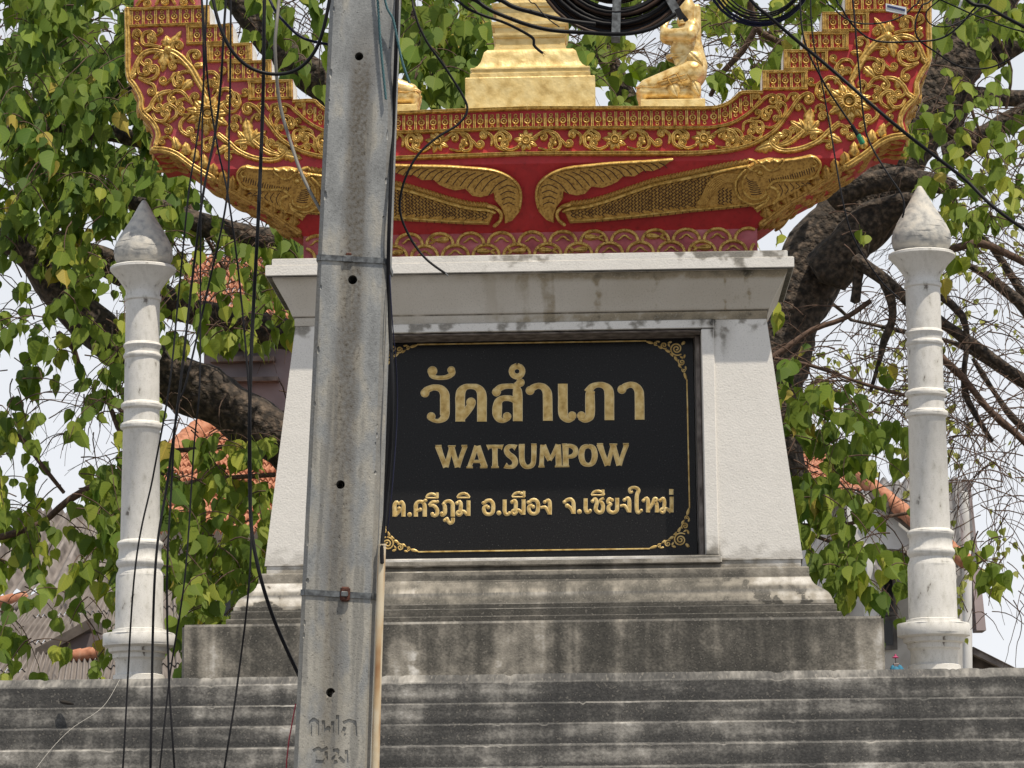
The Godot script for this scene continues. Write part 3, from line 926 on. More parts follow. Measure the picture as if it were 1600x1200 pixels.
func name_board() -> void:
	var t := Transform3D(Basis(), Vector3(0, 0, -0.1805))
	var b := thing("name_board", "black granite name board with gilt Thai and English lettering set in the plinth", "sign", Vector3(0, 3.135, -0.19))
	var s := MB.new()
	s.box(Vector3(-0.814, 3.136, -0.209), Vector3(0.814, 4.262, -0.181), 0.003)
	wpart("board", s, M.granite, b)
	var H := 0.004
	# first line
	var A := 0.125
	glyph([[170, 440, 50, 200, 405, 75, 250, 378, 72, 310, 362, 66, 390, 380, 84, 435, 440, 108, 440, 520, 112, 440, 690, 112, 424, 745, 88, 360, 782, 46, 280, 765, 42, 240, 722, 55]], [[270, 726, 52], [192, 432, 54]], 640, 560, A, t, H, "letter", b)
	glyph([[262, 150, 55, 275, 212, 55, 330, 238, 46, 400, 242, 46, 480, 228, 52, 538, 185, 58, 535, 140, 50]], [[285, 158, 60], [520, 145, 46]], 640, 560, A, t, H, "letter", b)
	glyph([[633, 790, 112, 633, 640, 112, 633, 470, 112, 650, 405, 104, 700, 358, 70, 770, 350, 58, 840, 362, 76, 888, 410, 100, 904, 480, 112, 904, 640, 112, 904, 790, 112], [645, 750, 84, 712, 665, 92, 765, 590, 90, 785, 545, 80]], [[768, 548, 58]], 640, 560, A, t, H, "letter", b)
	glyph([[1352, 785, 112, 1352, 620, 112, 1350, 450, 112, 1338, 385, 96, 1300, 350, 62, 1210, 348, 58, 1130, 368, 74, 1070, 420, 70], [1345, 545, 66, 1265, 502, 66, 1170, 500, 66, 1112, 540, 92, 1096, 620, 112, 1096, 700, 108, 1120, 757, 76, 1175, 780, 44, 1235, 750, 46], [1325, 345, 74, 1366, 318, 80, 1380, 280, 70]], [[1086, 420, 54], [1218, 726, 52], [1384, 302, 52]], 640, 560, A, t, H, "letter", b)
	glyph([[1343, 94, 66, 1392, 116, 66, 1410, 160, 66, 1392, 206, 66, 1343, 227, 66, 1294, 206, 66, 1276, 160, 66, 1294, 116, 66, 1343, 94, 66]], [], 640, 560, A, t, H, "letter", b)
	var aa := [[58, 415, 52, 95, 372, 76, 165, 343, 66, 232, 360, 82, 276, 420, 104, 285, 500, 110, 288, 780, 112]]
	glyph(aa, [[66, 402, 54]], 820, 560, A, t, H, "letter", b)
	glyph([[474, 318, 112, 476, 500, 112, 478, 680, 112, 500, 742, 86, 552, 776, 46, 612, 742, 48]], [[592, 716, 52]], 820, 560, A, t, H, "letter", b)
	glyph([[1058, 772, 112, 1057, 600, 112, 1055, 440, 112, 1035, 375, 100, 975, 335, 70, 900, 331, 60, 835, 360, 78, 780, 425, 84], [875, 432, 24, 820, 430, 90, 815, 480, 110, 816, 690, 112, 798, 745, 86, 745, 776, 46, 684, 742, 48]], [[708, 716, 52]], 820, 560, A, t, H, "letter", b)
	glyph(aa, [[66, 402, 54]], 820, 560, A, t, H, "letter", b, Vector2(1148, -14))
	# second line
	var W := [[72, 85, 46, 100, 165, 36, 134, 250, 40], [136, 250, 32, 158, 165, 30, 180, 88, 34], [176, 88, 42, 200, 165, 36, 226, 250, 40], [228, 250, 30, 255, 165, 30, 284, 85, 34], [52, 84, 10, 100, 84, 12], [150, 86, 10, 210, 86, 10], [255, 84, 12, 300, 83, 10]]
	glyph(W, [], 670, 680, 0.2, t, H, "letter", b)
	glyph([[316, 250, 30, 345, 170, 30, 374, 84, 34], [384, 84, 36, 408, 165, 42, 436, 250, 46], [338, 205, 20, 420, 205, 20], [294, 251, 9, 345, 251, 11], [400, 251, 11, 458, 250, 9]], [], 670, 680, 0.2, t, H, "letter", b)
	glyph([[518, 250, 42, 517, 170, 36, 516, 90, 40], [456, 96, 44, 475, 90, 26, 516, 88, 24, 560, 90, 26, 578, 95, 44], [488, 250, 10, 548, 249, 10]], [], 670, 680, 0.2, t, H, "letter", b)
	glyph([[682, 98, 44, 655, 86, 26, 622, 92, 32, 607, 118, 38, 624, 150, 42, 660, 178, 44, 675, 212, 42, 658, 242, 32, 622, 248, 24, 596, 236, 44]], [], 670, 680, 0.2, t, H, "letter", b)
	glyph([[726, 76, 44, 726, 150, 38, 730, 206, 40, 750, 240, 34, 778, 247, 28, 806, 234, 34, 819, 196, 34, 822, 74, 38], [704, 76, 9, 750, 76, 11], [800, 73, 11, 842, 72, 9]], [], 670, 680, 0.2, t, H, "letter", b)
	glyph([[880, 246, 34, 884, 165, 30, 890, 76, 34], [892, 80, 44, 918, 140, 40, 945, 196, 34], [945, 196, 24, 978, 140, 28, 1008, 74, 32], [1010, 74, 38, 1013, 160, 40, 1016, 244, 44], [856, 246, 10, 905, 245, 10], [985, 244, 10, 1042, 243, 10]], [], 670, 680, 0.2, t, H, "letter", b)
	glyph([[1070, 242, 44, 1069, 160, 40, 1068, 74, 44], [1062, 84, 24, 1108, 84, 28, 1142, 104, 36, 1146, 140, 38, 1120, 164, 30, 1084, 168, 20], [1042, 243, 10, 1098, 242, 10], [1040, 72, 9, 1080, 72, 11]], [], 670, 680, 0.2, t, H, "letter", b)
	glyph([[1245, 84, 26, 1282, 100, 38, 1297, 155, 42, 1282, 212, 38, 1245, 232, 26, 1206, 212, 38, 1192, 155, 42, 1206, 100, 38, 1245, 84, 26]], [], 670, 680, 0.2, t, H, "letter", b)
	glyph(W, [], 670, 680, 0.2, t, H, "letter", b, Vector2(1262, -14))
	# third line
	var L := 0.1
	var h3 := 0.003
	glyph([[165, 572, 56, 165, 480, 56, 166, 395, 54, 192, 348, 46, 236, 372, 36, 274, 345, 44, 302, 390, 54, 303, 480, 56, 303, 572, 56], [182, 556, 40, 228, 498, 46, 245, 450, 44]], [[236, 445, 27]], 600, 750, L, t, h3, "letter", b)
	var dot := [[0, 0, 33]]
	glyph([], dot, 600, 750, L, t, h3, "letter", b, Vector2(400, 540))
	glyph([[497, 572, 56, 497, 480, 56, 498, 395, 54, 525, 348, 46, 578, 338, 42, 622, 370, 50, 636, 430, 56, 636, 572, 56], [505, 485, 36, 545, 470, 36, 570, 458, 36], [600, 345, 36, 652, 322, 40]], [[568, 462, 26], [650, 318, 24]], 600, 750, L, t, h3, "letter", b)
	glyph([[745, 540, 44, 795, 558, 42, 830, 525, 50, 826, 455, 50, 775, 402, 44, 700, 398, 32], [700, 398, 30, 760, 345, 44, 842, 345, 30]], [[756, 532, 27], [836, 338, 20]], 600, 750, L, t, h3, "letter", b)
	glyph([[655, 276, 18, 690, 232, 32, 750, 216, 34, 805, 240, 34, 842, 280, 26], [655, 280, 18, 842, 282, 18], [830, 284, 40, 830, 196, 40]], [], 600, 750, L, t, h3, "letter", b)
	glyph([[885, 535, 34, 915, 552, 40, 950, 515, 54, 950, 420, 54, 936, 375, 42, 965, 340, 44, 1025, 332, 46, 1070, 372, 52, 1074, 450, 56, 1075, 572, 56]], [[902, 522, 25], [930, 375, 22]], 600, 750, L, t, h3, "letter", b)
	glyph([[945, 625, 28, 985, 602, 38, 1002, 645, 44, 1034, 674, 44, 1072, 650, 50, 1078, 590, 46]], [[948, 630, 22]], 600, 750, L, t, h3, "letter", b)
	var mo := [[1138, 362, 32, 1175, 338, 42, 1200, 375, 52, 1192, 480, 50, 1152, 498, 38, 1142, 530, 36, 1180, 552, 36, 1210, 520, 38, 1214, 488, 38, 1258, 500, 42, 1308, 548, 44], [1318, 560, 52, 1320, 440, 52, 1320, 320, 52]]
	glyph(mo, [[1142, 362, 26]], 600, 750, L, t, h3, "letter", b)
	glyph([[1142, 272, 18, 1178, 230, 32, 1240, 210, 34, 1302, 230, 32, 1340, 272, 18], [1142, 277, 18, 1340, 277, 18]], [], 600, 750, L, t, h3, "letter", b)
	var oo := [[165, 372, 34, 200, 328, 44, 258, 322, 46, 302, 372, 52, 302, 480, 54, 272, 530, 44, 205, 534, 44, 165, 488, 50, 166, 425, 44, 222, 405, 40]]
	glyph(oo, [[155, 360, 26], [228, 428, 26]], 740, 750, L, t, h3, "letter", b)
	glyph([], dot, 740, 750, L, t, h3, "letter", b, Vector2(395, 515))
	glyph([[485, 306, 52, 485, 400, 52, 486, 490, 52, 508, 536, 42, 562, 528, 36]], [[560, 516, 22]], 740, 750, L, t, h3, "letter", b)
	glyph(mo, [[1142, 362, 26]], 740, 750, L, t, h3, "letter", b, Vector2(-540, -18))
	glyph([[600, 262, 18, 640, 216, 32, 705, 196, 34, 765, 216, 32, 802, 262, 18], [600, 266, 18, 802, 266, 18], [735, 220, 24, 735, 176, 22], [785, 262, 36, 786, 172, 36]], [], 740, 750, L, t, h3, "letter", b)
	glyph(oo, [[155, 360, 26], [228, 428, 26]], 740, 750, L, t, h3, "letter", b, Vector2(702, -10))
	glyph([[1112, 345, 30, 1160, 320, 46, 1190, 360, 52, 1190, 540, 52], [1180, 530, 40, 1150, 462, 42, 1112, 425, 40, 1045, 432, 30]], [[1112, 345, 25]], 740, 750, L, t, h3, "letter", b)
	glyph([[1415, 358, 34, 1452, 316, 44, 1520, 304, 46, 1560, 365, 52, 1560, 528, 54], [1552, 515, 40, 1525, 450, 46, 1468, 400, 40]], [[1420, 345, 25], [1462, 402, 30]], 740, 750, L, t, h3, "letter", b)
	var N := 0.125
	glyph([], [[282, 395, 27]], 870, 750, N, t, h3, "letter", b)
	glyph([[360, 230, 42, 360, 300, 42, 361, 370, 44, 382, 405, 34, 425, 392, 28]], [[416, 384, 19]], 870, 750, N, t, h3, "letter", b)
	glyph([[445, 268, 26, 478, 238, 36, 500, 280, 40, 486, 365, 42, 520, 404, 38, 562, 398, 40, 577, 355, 42, 572, 300, 40, 542, 260, 34, 590, 226, 28]], [[448, 266, 20]], 870, 750, N, t, h3, "letter", b)
	glyph([[432, 186, 14, 465, 150, 26, 520, 138, 27, 570, 158, 26, 595, 186, 18], [432, 190, 14, 595, 190, 14], [577, 192, 30, 577, 120, 30]], [], 870, 750, N, t, h3, "letter", b)
	glyph([[692, 252, 26, 655, 236, 34, 640, 280, 38, 676, 302, 30, 648, 335, 38, 652, 384, 42, 700, 408, 34, 748, 382, 42, 754, 300, 42, 754, 224, 42]], [[690, 252, 20]], 870, 750, N, t, h3, "letter", b)
	glyph([[845, 252, 26, 882, 228, 36, 905, 262, 42, 905, 405, 42], [896, 396, 32, 872, 348, 34, 842, 320, 32, 790, 326, 24]], [[846, 250, 20]], 870, 750, N, t, h3, "letter", b)
	glyph([[1052, 388, 26, 1020, 408, 34, 1000, 370, 42, 1000, 200, 42, 1022, 125, 40, 970, 92, 32, 912, 112, 32, 918, 155, 28, 952, 145, 24]], [[1055, 382, 18]], 870, 750, N, t, h3, "letter", b)
	glyph([[1082, 258, 26, 1118, 230, 34, 1140, 265, 42, 1140, 405, 42], [1150, 372, 32, 1198, 292, 34, 1218, 232, 28, 1252, 240, 26, 1238, 272, 24], [1242, 282, 38, 1250, 330, 42, 1250, 405, 42]], [[1084, 258, 20]], 870, 750, N, t, h3, "letter", b)
	glyph([[1290, 258, 24, 1325, 232, 34, 1345, 270, 40, 1338, 350, 38, 1304, 366, 28, 1298, 392, 28, 1330, 408, 28, 1350, 380, 28, 1354, 356, 30, 1390, 368, 32, 1428, 402, 34], [1435, 405, 42, 1436, 300, 42, 1436, 210, 42]], [[1294, 256, 20]], 870, 750, N, t, h3, "letter", b)
	glyph([[1431, 184, 46, 1431, 114, 46]], [], 870, 750, N, t, h3, "letter", b)
	# border lines and the four carved corners
	var x := 0.778
	var y0 := 3.192
	var y1 := 4.243
	for s2 in [1.0, -1.0]:
		var l := MB.new()
		l.box(Vector3(-x + 0.20, (y1 if s2 > 0 else y0) - 0.0035, -0.181), Vector3(x - 0.20, (y1 if s2 > 0 else y0) + 0.0035, -0.1775), 0.001)
		wpart("border_line", l, M.letter, b)
		var l2 := MB.new()
		l2.box(Vector3(s2 * x - 0.0035, y0 + 0.20, -0.181), Vector3(s2 * x + 0.0035, y1 - 0.20, -0.1775), 0.001)
		wpart("border_line", l2, M.letter, b)
		for s3 in [1.0, -1.0]:
			var tc := Transform3D(Basis(Vector3(-s2, 0, 0), Vector3(0, -s3, 0), Vector3(0, 0, 1)), Vector3(s2 * (x + 0.003), y1 + 0.003 if s3 > 0 else y0 - 0.003, -0.181))
			var m := MB.new()
			var u := PXM
			for c in [[16.5, 14.6, 11.5, 1.6, 2.1, 2.6], [36.5, 8.6, 6.0, 1.0, 1.5, 2.2], [50.0, 5.4, 3.6, 0.8, 1.2, 1.8]]:
				for flip in ([0] if c[0] < 20 else [0, 1]):
					var w := PackedVector2Array()
					var k := int(c[4] * 18.0)
					for i in k + 1:
						var f := float(i) / k
						var a: float = 2.2 - f * c[4] * TAU
						var r: float = lerpf(c[2], c[3], pow(f, 0.8))
						var p := Vector2(c[0] + cos(a) * r, c[1] + sin(a) * r)
						w.append(Vector2(p.y, p.x) * u if flip == 1 else p * u)
					m.ribbon(w, PackedFloat32Array([c[5] * u]), 0.003, tc, 0.2)
			for c in [[54, 5, 67, 1.2, 5.0], [40, 14, 47, 9, 4.0], [27, 20, 36, 15, 5.0], [24, 3, 31, 5, 4.0], [43, 3, 50, 1.5, 3.4], [30, 6, 27, 12, 3.6], [3, 3, 9, 8, 5.0], [22, 26, 28, 22, 3.5]]:
				for flip in 2:
					var p0 := Vector2(c[0], c[1]) * u
					var p1 := Vector2(c[2], c[3]) * u
					if flip == 1: p0 = Vector2(p0.y, p0.x); p1 = Vector2(p1.y, p1.x)
					m.leaf(p0, p1, c[4] * u, 0.0035, tc, 0)
			wpart("corner_scroll", m, M.letter, b)

# ------------------------------------------------------------------ the red and gold boat
var TU: Transform3D     # upright upper band
var TL: Transform3D     # lower side of the hull, leaning in
var TF: Transform3D     # frieze
const ZB := 0.12

func local(flat: Array, t: Transform3D, side: float, step := 4.0) -> PackedVector2Array:
	var out := PackedVector2Array()
	for p in spline(flat, step):
		var q := on_panel(p.x, p.y, t)
		out.append(Vector2(q.x * side, q.y))
	return out

func poly(flat: Array, t: Transform3D, side: float) -> PackedVector2Array:
	var out := PackedVector2Array()
	for i in range(0, flat.size(), 2):
		var q := on_panel(flat[i], flat[i + 1], t)
		out.append(Vector2(q.x * side, q.y))
	return out

func at_panel(x: float, y: float, t: Transform3D, side: float) -> Vector2:
	var q := on_panel(x, y, t)
	return Vector2(q.x * side, q.y)

func mould(b: Node3D, called: String, flat: Array, w: float, h: float, t: Transform3D, side: float, m: Material, caps := false, groove := 0.3) -> void:
	var mb := MB.new()
	mb.ribbon(local(flat, t, side), PackedFloat32Array([w * PXM]), h, t, groove, caps)
	wpart(called, mb, m, b)

# a stem with a curl at its end
func scroll(b: Node3D, e: Array, t: Transform3D, side: float, m: Material, h := 0.017) -> void:
	var path := spline(e[0], 3.0)
	if e[1] != 0.0: path = curl(path, e[1], e[2], e[5] if e.size() > 5 else 420.0)
	var w := PackedFloat32Array()
	var pts := PackedVector2Array()
	var k := path.size()
	for i in k:
		var f := float(i) / (k - 1)
		w.append(e[3] * 1.2 * e[4] * PXM * lerpf(0.72, 1.0, sin(PI * clampf(f * 1.25, 0.0, 0.5) )) * (1.0 if e[1] == 0.0 else lerpf(1.0, 0.8, f)))
		var q := on_panel(path[i].x, path[i].y, t)
		pts.append(Vector2(q.x * side, q.y))
	var mb := MB.new()
	mb.ribbon(pts, w, h, t, 0.34)
	if e[1] != 0.0: mb.dome(pts[k - 1], w[k - 1] * 0.72, h * 1.25, t, 10, 3)
	wpart("scroll", mb, m, b)

func blade(b: Node3D, called: String, x0: float, y0: float, x1: float, y1: float, w: float, t: Transform3D, side: float, m: Material, lobes := 0, h := 0.018) -> void:
	var mb := MB.new()
	mb.leaf(at_panel(x0 - (x1 - x0) * 0.1, y0 - (y1 - y0) * 0.1, t, side), at_panel(x1 + (x1 - x0) * 0.06, y1 + (y1 - y0) * 0.06, t, side), w * 1.45 * PXM, h * 1.15, t, lobes)
	wpart(called, mb, m, b)

func flower(b: Node3D, x: float, y: float, r: float, t: Transform3D, side: float, m: Material, big: bool) -> void:
	var c := at_panel(x, y, t, side)
	var s := PXM
	var core := MB.new()
	core.ring(c, r * 0.30 * s, r * 0.07 * s, Transform3D(t.basis, t * Vector3(0, 0, 0.016)), 18, 1.2)
	core.dome(c, r * 0.27 * s, 0.026, t, 14, 4)
	core.ring(c, r * 0.13 * s, r * 0.04 * s, Transform3D(t.basis, t * Vector3(0, 0, 0.022)), 12)
	if not big:
		for k in 9:
			var a := TAU * (k + 0.3) / 9.0
			var d := Vector2(cos(a), sin(a))
			var ln := r * (1.08 if k % 2 == 0 else 0.9)
			core.leaf(c + d * r * 0.25 * s, c + d * ln * s, r * 0.55 * s, 0.015, t, 0)
		wpart("flower", core, m, b)
		return
	var node := wpart("flower", core, m, b)
	for k in 11:
		var a := TAU * (k + 0.42) / 11.0
		var d := Vector2(cos(a) * side, sin(a))
		var pm := MB.new()
		pm.leaf(c + d * r * 0.32 * s, c + d * r * (1.04 if k % 2 == 0 else 0.92) * s, r * 0.52 * s, 0.024, t, 3 if k % 2 == 0 else 0)
		wpart("petal", pm, m, node)
	for k in 11:
		var a := TAU * k / 11.0
		var d := Vector2(cos(a) * side, sin(a))
		var pm := MB.new()
		pm.leaf(c + d * r * 0.2 * s, c + d * r * 0.60 * s, r * 0.38 * s, 0.034, Transform3D(t.basis, t * Vector3(0, 0, 0.006)), 0)
		wpart("inner_petal", pm, m, node)

func boat() -> void:
	TU = Transform3D(Basis(), Vector3(0, 0, ZB))
	TF = Transform3D(Basis(), Vector3(0, 0, -0.08))
	var up := Vector3(0, 5.095 - 4.789, ZB + 0.08).normalized()
	TL = Transform3D(Basis(Vector3.RIGHT, up, Vector3.RIGHT.cross(up)), Vector3(0, 4.789, -0.08))
	var b := thing("ornate_boat", "red plaster boat with gilt carved scrolls and stepped ends on the plinth", "boat", Vector3(0, 4.637, -0.16))
	var G: Material = M.gold
	# --- body
	var top_r := [1100, 167, 1125, 164, 1140, 157, 1150, 149, 1158, 142, 1191, 142, 1191, 110, 1224, 110, 1224, 78, 1254, 78, 1254, 50, 1284, 50, 1284, 19, 1320, 19, 1320, -12, 1455, -12]
	var end_r := [1456, -12, 1456, 95, 1446, 114, 1437, 132, 1437, 150, 1419, 172, 1413, 190, 1419, 213, 1395, 209, 1376, 217, 1350, 237, 1320, 258]
	var keel_l := [1310, 266, 1275, 289, 1237, 312, 1200, 342, 1184, 354]
	for zz in [[ZB, ZB - 0.2], [-0.30, -0.46]]:
		var right := poly(top_r, TU, 1.0)
		var rend := poly(end_r, TU, 1.0)
		var face := PackedVector2Array()
		for p in right: face.append(p)
		for p in rend: face.append(p)
		var lx := rend[rend.size() - 1].x
		var yc := 5.095
		face[face.size() - 1] = Vector2(lx, yc)
		var full := face.duplicate()
		for i in range(face.size() - 1, -1, -1): full.append(Vector2(-face[i].x, face[i].y))
		var fm := MB.new()
		var ids := Geometry2D.triangulate_polygon(full)
		for zi in zz:
			var base := fm.v.size()
			for p in full: fm.vert(Vector3(p.x, p.y, zi), Vector3(0, 0, 1.0 if zi == zz[0] else -1.0))
			for k in range(0, ids.size(), 3): fm.tri(base + ids[k], base + ids[k + 1], base + ids[k + 2])
		wpart("side_panel" if zz[0] > 0 else "far_side_panel", fm, M.red, b)
		var sm := MB.new()   # bare plaster on the thickness of the stepped tops
		var n := right.size()
		for s in [-1.0, 1.0]:
			for i in n:
				var p0: Vector2 = right[i]
				var p1: Vector2 = right[i + 1] if i < n - 1 else rend[0]
				var nn := Vector3(-(p1.y - p0.y), p1.x - p0.x, 0).normalized()
				if nn.y < 0: nn = -nn
				if absf(nn.y) < 0.01: nn = Vector3(-1, 0, 0)
				nn.x *= s
				sm.quad(Vector3(p0.x * s, p0.y, zz[0]), Vector3(p1.x * s, p1.y, zz[0]), Vector3(p1.x * s, p1.y, zz[1]), Vector3(p0.x * s, p0.y, zz[1]), nn)
		sm.quad(Vector3(-right[0].x, right[0].y, zz[0]), Vector3(right[0].x, right[0].y, zz[0]), Vector3(right[0].x, right[0].y, zz[1]), Vector3(-right[0].x, right[0].y, zz[1]), Vector3.UP)
		wpart("parapet_top", sm, M.column, b)
	var dk := MB.new()
	dk.box(Vector3(-1.9, 5.30, -0.31), Vector3(1.9, 5.355, ZB - 0.19))
	wpart("deck", dk, M.red, b)
	# lower side, and the run of the keel and the ends back to the far side
	var edge := poly(keel_l, TL, 1.0)
	var hull := MB.new()
	var hp := PackedVector2Array()
	var ty := (TL.affine_inverse() * Vector3(0, 5.095, ZB)).y
	var cx := poly(end_r, TU, 1.0)[11 + 0].x
	hp.append(Vector2(-cx, ty)); hp.append(Vector2(cx, ty))
	for p in edge: hp.append(p)
	hp.append(Vector2(edge[edge.size() - 1].x, 0.0)); hp.append(Vector2(-edge[edge.size() - 1].x, 0.0))
	for i in range(edge.size() - 1, -1, -1): hp.append(Vector2(-edge[i].x, edge[i].y))
	var hid := Geometry2D.triangulate_polygon(hp)
	for p in hp: hull.vert(TL * Vector3(p.x, p.y, 0), TL.basis.z)
	for k in range(0, hid.size(), 3): hull.tri(hid[k], hid[k + 1], hid[k + 2])
	wpart("hull_side", hull, M.red, b)
	var run := []
	run.append(Vector3(edge[edge.size() - 1].x, 4.789, -0.08))
	for i in range(edge.size() - 1, -1, -1): run.append(TL * Vector3(edge[i].x, edge[i].y, 0))
	var er := poly(end_r, TU, 1.0)
	run.append(Vector3(cx, 5.095, ZB))
	for i in range(er.size() - 2, -1, -1): run.append(Vector3(er[i].x, er[i].y, ZB))
	for s in [-1.0, 1.0]:
		var km := MB.new()
		for i in run.size() - 1:
			var p0 := Vector3(run[i].x * s, run[i].y, run[i].z)
			var p1 := Vector3(run[i + 1].x * s, run[i + 1].y, run[i + 1].z)
			km.flat(p0, p1, Vector3(p1.x, p1.y, -0.46), Vector3(p0.x, p0.y, -0.46), Vector3(0.3 * s, 5.6, -0.2))
		wpart("end_panel", km, M.red, b)
		# gilt foliage on the underside of the ends
		var rng := RandomNumberGenerator.new()
		rng.seed = 77
		for i in range(1, run.size() - 3):
			var p0 := Vector3(run[i].x * s, run[i].y, run[i].z)
			var p1 := Vector3(run[i + 1].x * s, run[i + 1].y, run[i + 1].z)
			var ln := p0.distance_to(p1)
			var ax := (p1 - p0) / ln
			var nz := ax.cross(Vector3(0, 0, -1)).normalized()
			if nz.dot(p0 - Vector3(0.3 * s, 5.8, p0.z)) < 0: nz = -nz
			var dz := nz.cross(ax).normalized()
			if dz.z > 0: dz = -dz
			var tt := Transform3D(Basis(ax, dz, nz), p0)
			var k := maxi(1, int(ln / 0.055))
			var lm := MB.new()
			for j in k:
				for r in 5:
					var o := Vector2(ln * (j + rng.randf_range(0.1, 0.6)) / k, 0.05 + r * 0.092 + rng.randf_range(-0.015, 0.015))
					var d := Vector2(rng.randf_range(0.035, 0.065), rng.randf_range(-0.05, 0.05))
					lm.leaf(o - d * 0.6, o + d, 0.032, 0.016, tt, 2)
					if (j + r) % 2 == 0: lm.ring(o + Vector2(0, 0.028), 0.012, 0.005, tt, 10)
			lm.ribbon(PackedVector2Array([Vector2(0, 0.034), Vector2(ln, 0.034)]), PackedFloat32Array([0.016]), 0.011, tt, 0.3, false)
			wpart("foliage_relief", lm, M.bronze, b).set_meta("kind", "stuff")
	# --- frieze under the hull
	var fz := MB.new()
	fz.box(Vector3(-1.143, 4.630, -0.42), Vector3(1.143, 4.800, -0.08), 0.004)
	wpart("frieze", fz, M.pink, b)
	var y1 := sv(983, 377, -0.08).y
	var y2 := sv(983, 396, -0.08).y
	for row in 2:
		for k in range(-8, 9):
			var x := 0.155 * k + 0.012 + (0.0775 if row == 1 else 0.0)
			var yb := y1 if row == 0 else y2
			var hw := 0.066
			if x < -1.2 or x > 1.2: continue
			var pts := PackedVector2Array()
			for i in 15:
				var a := PI * i / 14.0
				var px := x - cos(a) * hw
				if absf(px) > 1.132: continue
				pts.append(Vector2(px, yb + sin(a) * 0.056))
			if pts.size() < 3: continue
			var mb := MB.new()
			mb.ribbon(pts, PackedFloat32Array([0.0185]), 0.015, TF, 0.25)
			wpart("wave_arc", mb, G, b)
			if absf(x) > 1.09: continue
			var pick: int = absi(k * 7 + row * 3) % 10
			var fm := MB.new()
			if (row == 0 and k in [-3, 2, 4, -6]) or (row == 1 and k in [-2, -1, 0, 1, 5, -5]):
				var dir := -1.0 if k % 2 == 0 else 1.0
				fm.leaf(Vector2(x + dir * 0.046, yb + 0.026), Vector2(x - dir * 0.032, yb + 0.020), 0.036, 0.020, TF, 0)
				fm.leaf(Vector2(x - dir * 0.022, yb + 0.021), Vector2(x - dir * 0.058, yb + 0.036), 0.018, 0.014, TF, 0)
				fm.leaf(Vector2(x - dir * 0.022, yb + 0.021), Vector2(x - dir * 0.056, yb + 0.000), 0.018, 0.014, TF, 0)
				fm.ring(Vector2(x + dir * 0.026, yb + 0.028), 0.006, 0.003, Transform3D(TF.basis, TF * Vector3(0, 0, 0.014)), 8)
				wpart("fish", fm, G, b)
			else:
				fm.ribbon(PackedVector2Array([Vector2(x - 0.034, yb + 0.008), Vector2(x - 0.024, yb + 0.012), Vector2(x - 0.010, yb + 0.026), Vector2(x, yb + 0.029), Vector2(x + 0.010, yb + 0.026), Vector2(x + 0.024, yb + 0.012), Vector2(x + 0.034, yb + 0.008)]), PackedFloat32Array([0.008, 0.010, 0.012, 0.013, 0.012, 0.010, 0.008]), 0.009, TF, 0.2)
				wpart("ripple", fm, G, b)
	# --- bead rail units, shared shapes
	var unit := MB.new()
	var o := Transform3D(Basis(), Vector3.ZERO)
	unit.ring(Vector2.ZERO, 4.4 * PXM, 1.5 * PXM, o, 16)
	unit.dome(Vector2.ZERO, 1.9 * PXM, 0.010, o, 8, 3)
	for s in [-1.0, 1.0]:
		unit.ring(Vector2(0, s * 8.9 * PXM), 2.3 * PXM, 0.95 * PXM, o, 10)
	var medal := unit.mesh()
	var bm := MB.new()
	for s in [-1.0, 1.0]:
		bm.ribbon(PackedVector2Array([Vector2(s * 1.3 * PXM, -11.5 * PXM), Vector2(s * 1.15 * PXM, 0), Vector2(s * 1.3 * PXM, 11.5 * PXM)]), PackedFloat32Array([2.7 * PXM]), 0.013, o, 0.0)
	var bar := bm.mesh()
	var off := b.position
	var spots := []     # [px, py, kind]
	var pitch := 0.0589
	var ry := sv(1000, 185.7, ZB).y
	var mn := MB.new()
	mn.quad(Vector3(-0.95, ry - 0.037, ZB + 0.0025), Vector3(0.95, ry - 0.037, ZB + 0.0025), Vector3(0.95, ry + 0.037, ZB + 0.0025), Vector3(-0.95, ry + 0.037, ZB + 0.0025), Vector3(0, 0, 1))
	for k in range(-15, 16):
		put("medallion", medal, G, b, Vector3(k * pitch, ry, ZB + 0.001) - off)
		if k < 15: put("bar", bar, G, b, Vector3((k + 0.5) * pitch, ry, ZB) - off)
	for s in [-1.0, 1.0]:
		for q in [[1115, 182.5], [1133, 179], [1149, 172], [1165, 162]]:
			var p := at_panel(q[0], q[1], TU, s)
			put("medallion", medal, G, b, Vector3(p.x, p.y, ZB + 0.001) - off)
		for q in [[1124, 180.5], [1141, 174.5], [1157, 166.5], [1174, 157]]:
			var p := at_panel(q[0], q[1], TU, s)
			put("bar", bar, G, b, Vector3(p.x, p.y, ZB) - off)
		# stepped ends: frames, medallions, bars
		for st in [[1191, 110, 1262, 142, 3], [1224, 78, 1294, 111, 3], [1254, 50, 1326, 80, 3], [1284, 19, 1358, 51, 3], [1320, -12, 1452, 20, 6]]:
			var fm := MB.new()
			var x0: float = st[0] + 3.5
			var x1: float = st[2] - 3.0
			var y0: float = st[1] + 3.0
			var y3: float = st[3] - 2.5
			for l in [[x0 - 3, y0, x1 + 3, y0 - 0.6, 6.0], [x0 - 3, y3, x1 + 3, y3 - 0.6, 5.6], [x0, y0, x0, y3, 6.6], [x1, y0, x1, y3, 6.2]]:
				fm.ribbon(local([l[0], l[1], l[2], l[3]], TU, s, 40.0), PackedFloat32Array([l[4] * PXM]), 0.020 + (0.0012 if l[0] == l[2] else 0.0), TU, 0.35, false)
			wpart("step_frame", fm, G, b)
			var k: int = st[4]
			var w := (x1 - x0 - 8.0) / k
			var my := (y0 + y3) * 0.5
			for i in k:
				var p := at_panel(x0 + 4.0 + w * (i + 0.5), my, TU, s)
				put("medallion", medal, G, b, Vector3(p.x, p.y, ZB + 0.001) - off)
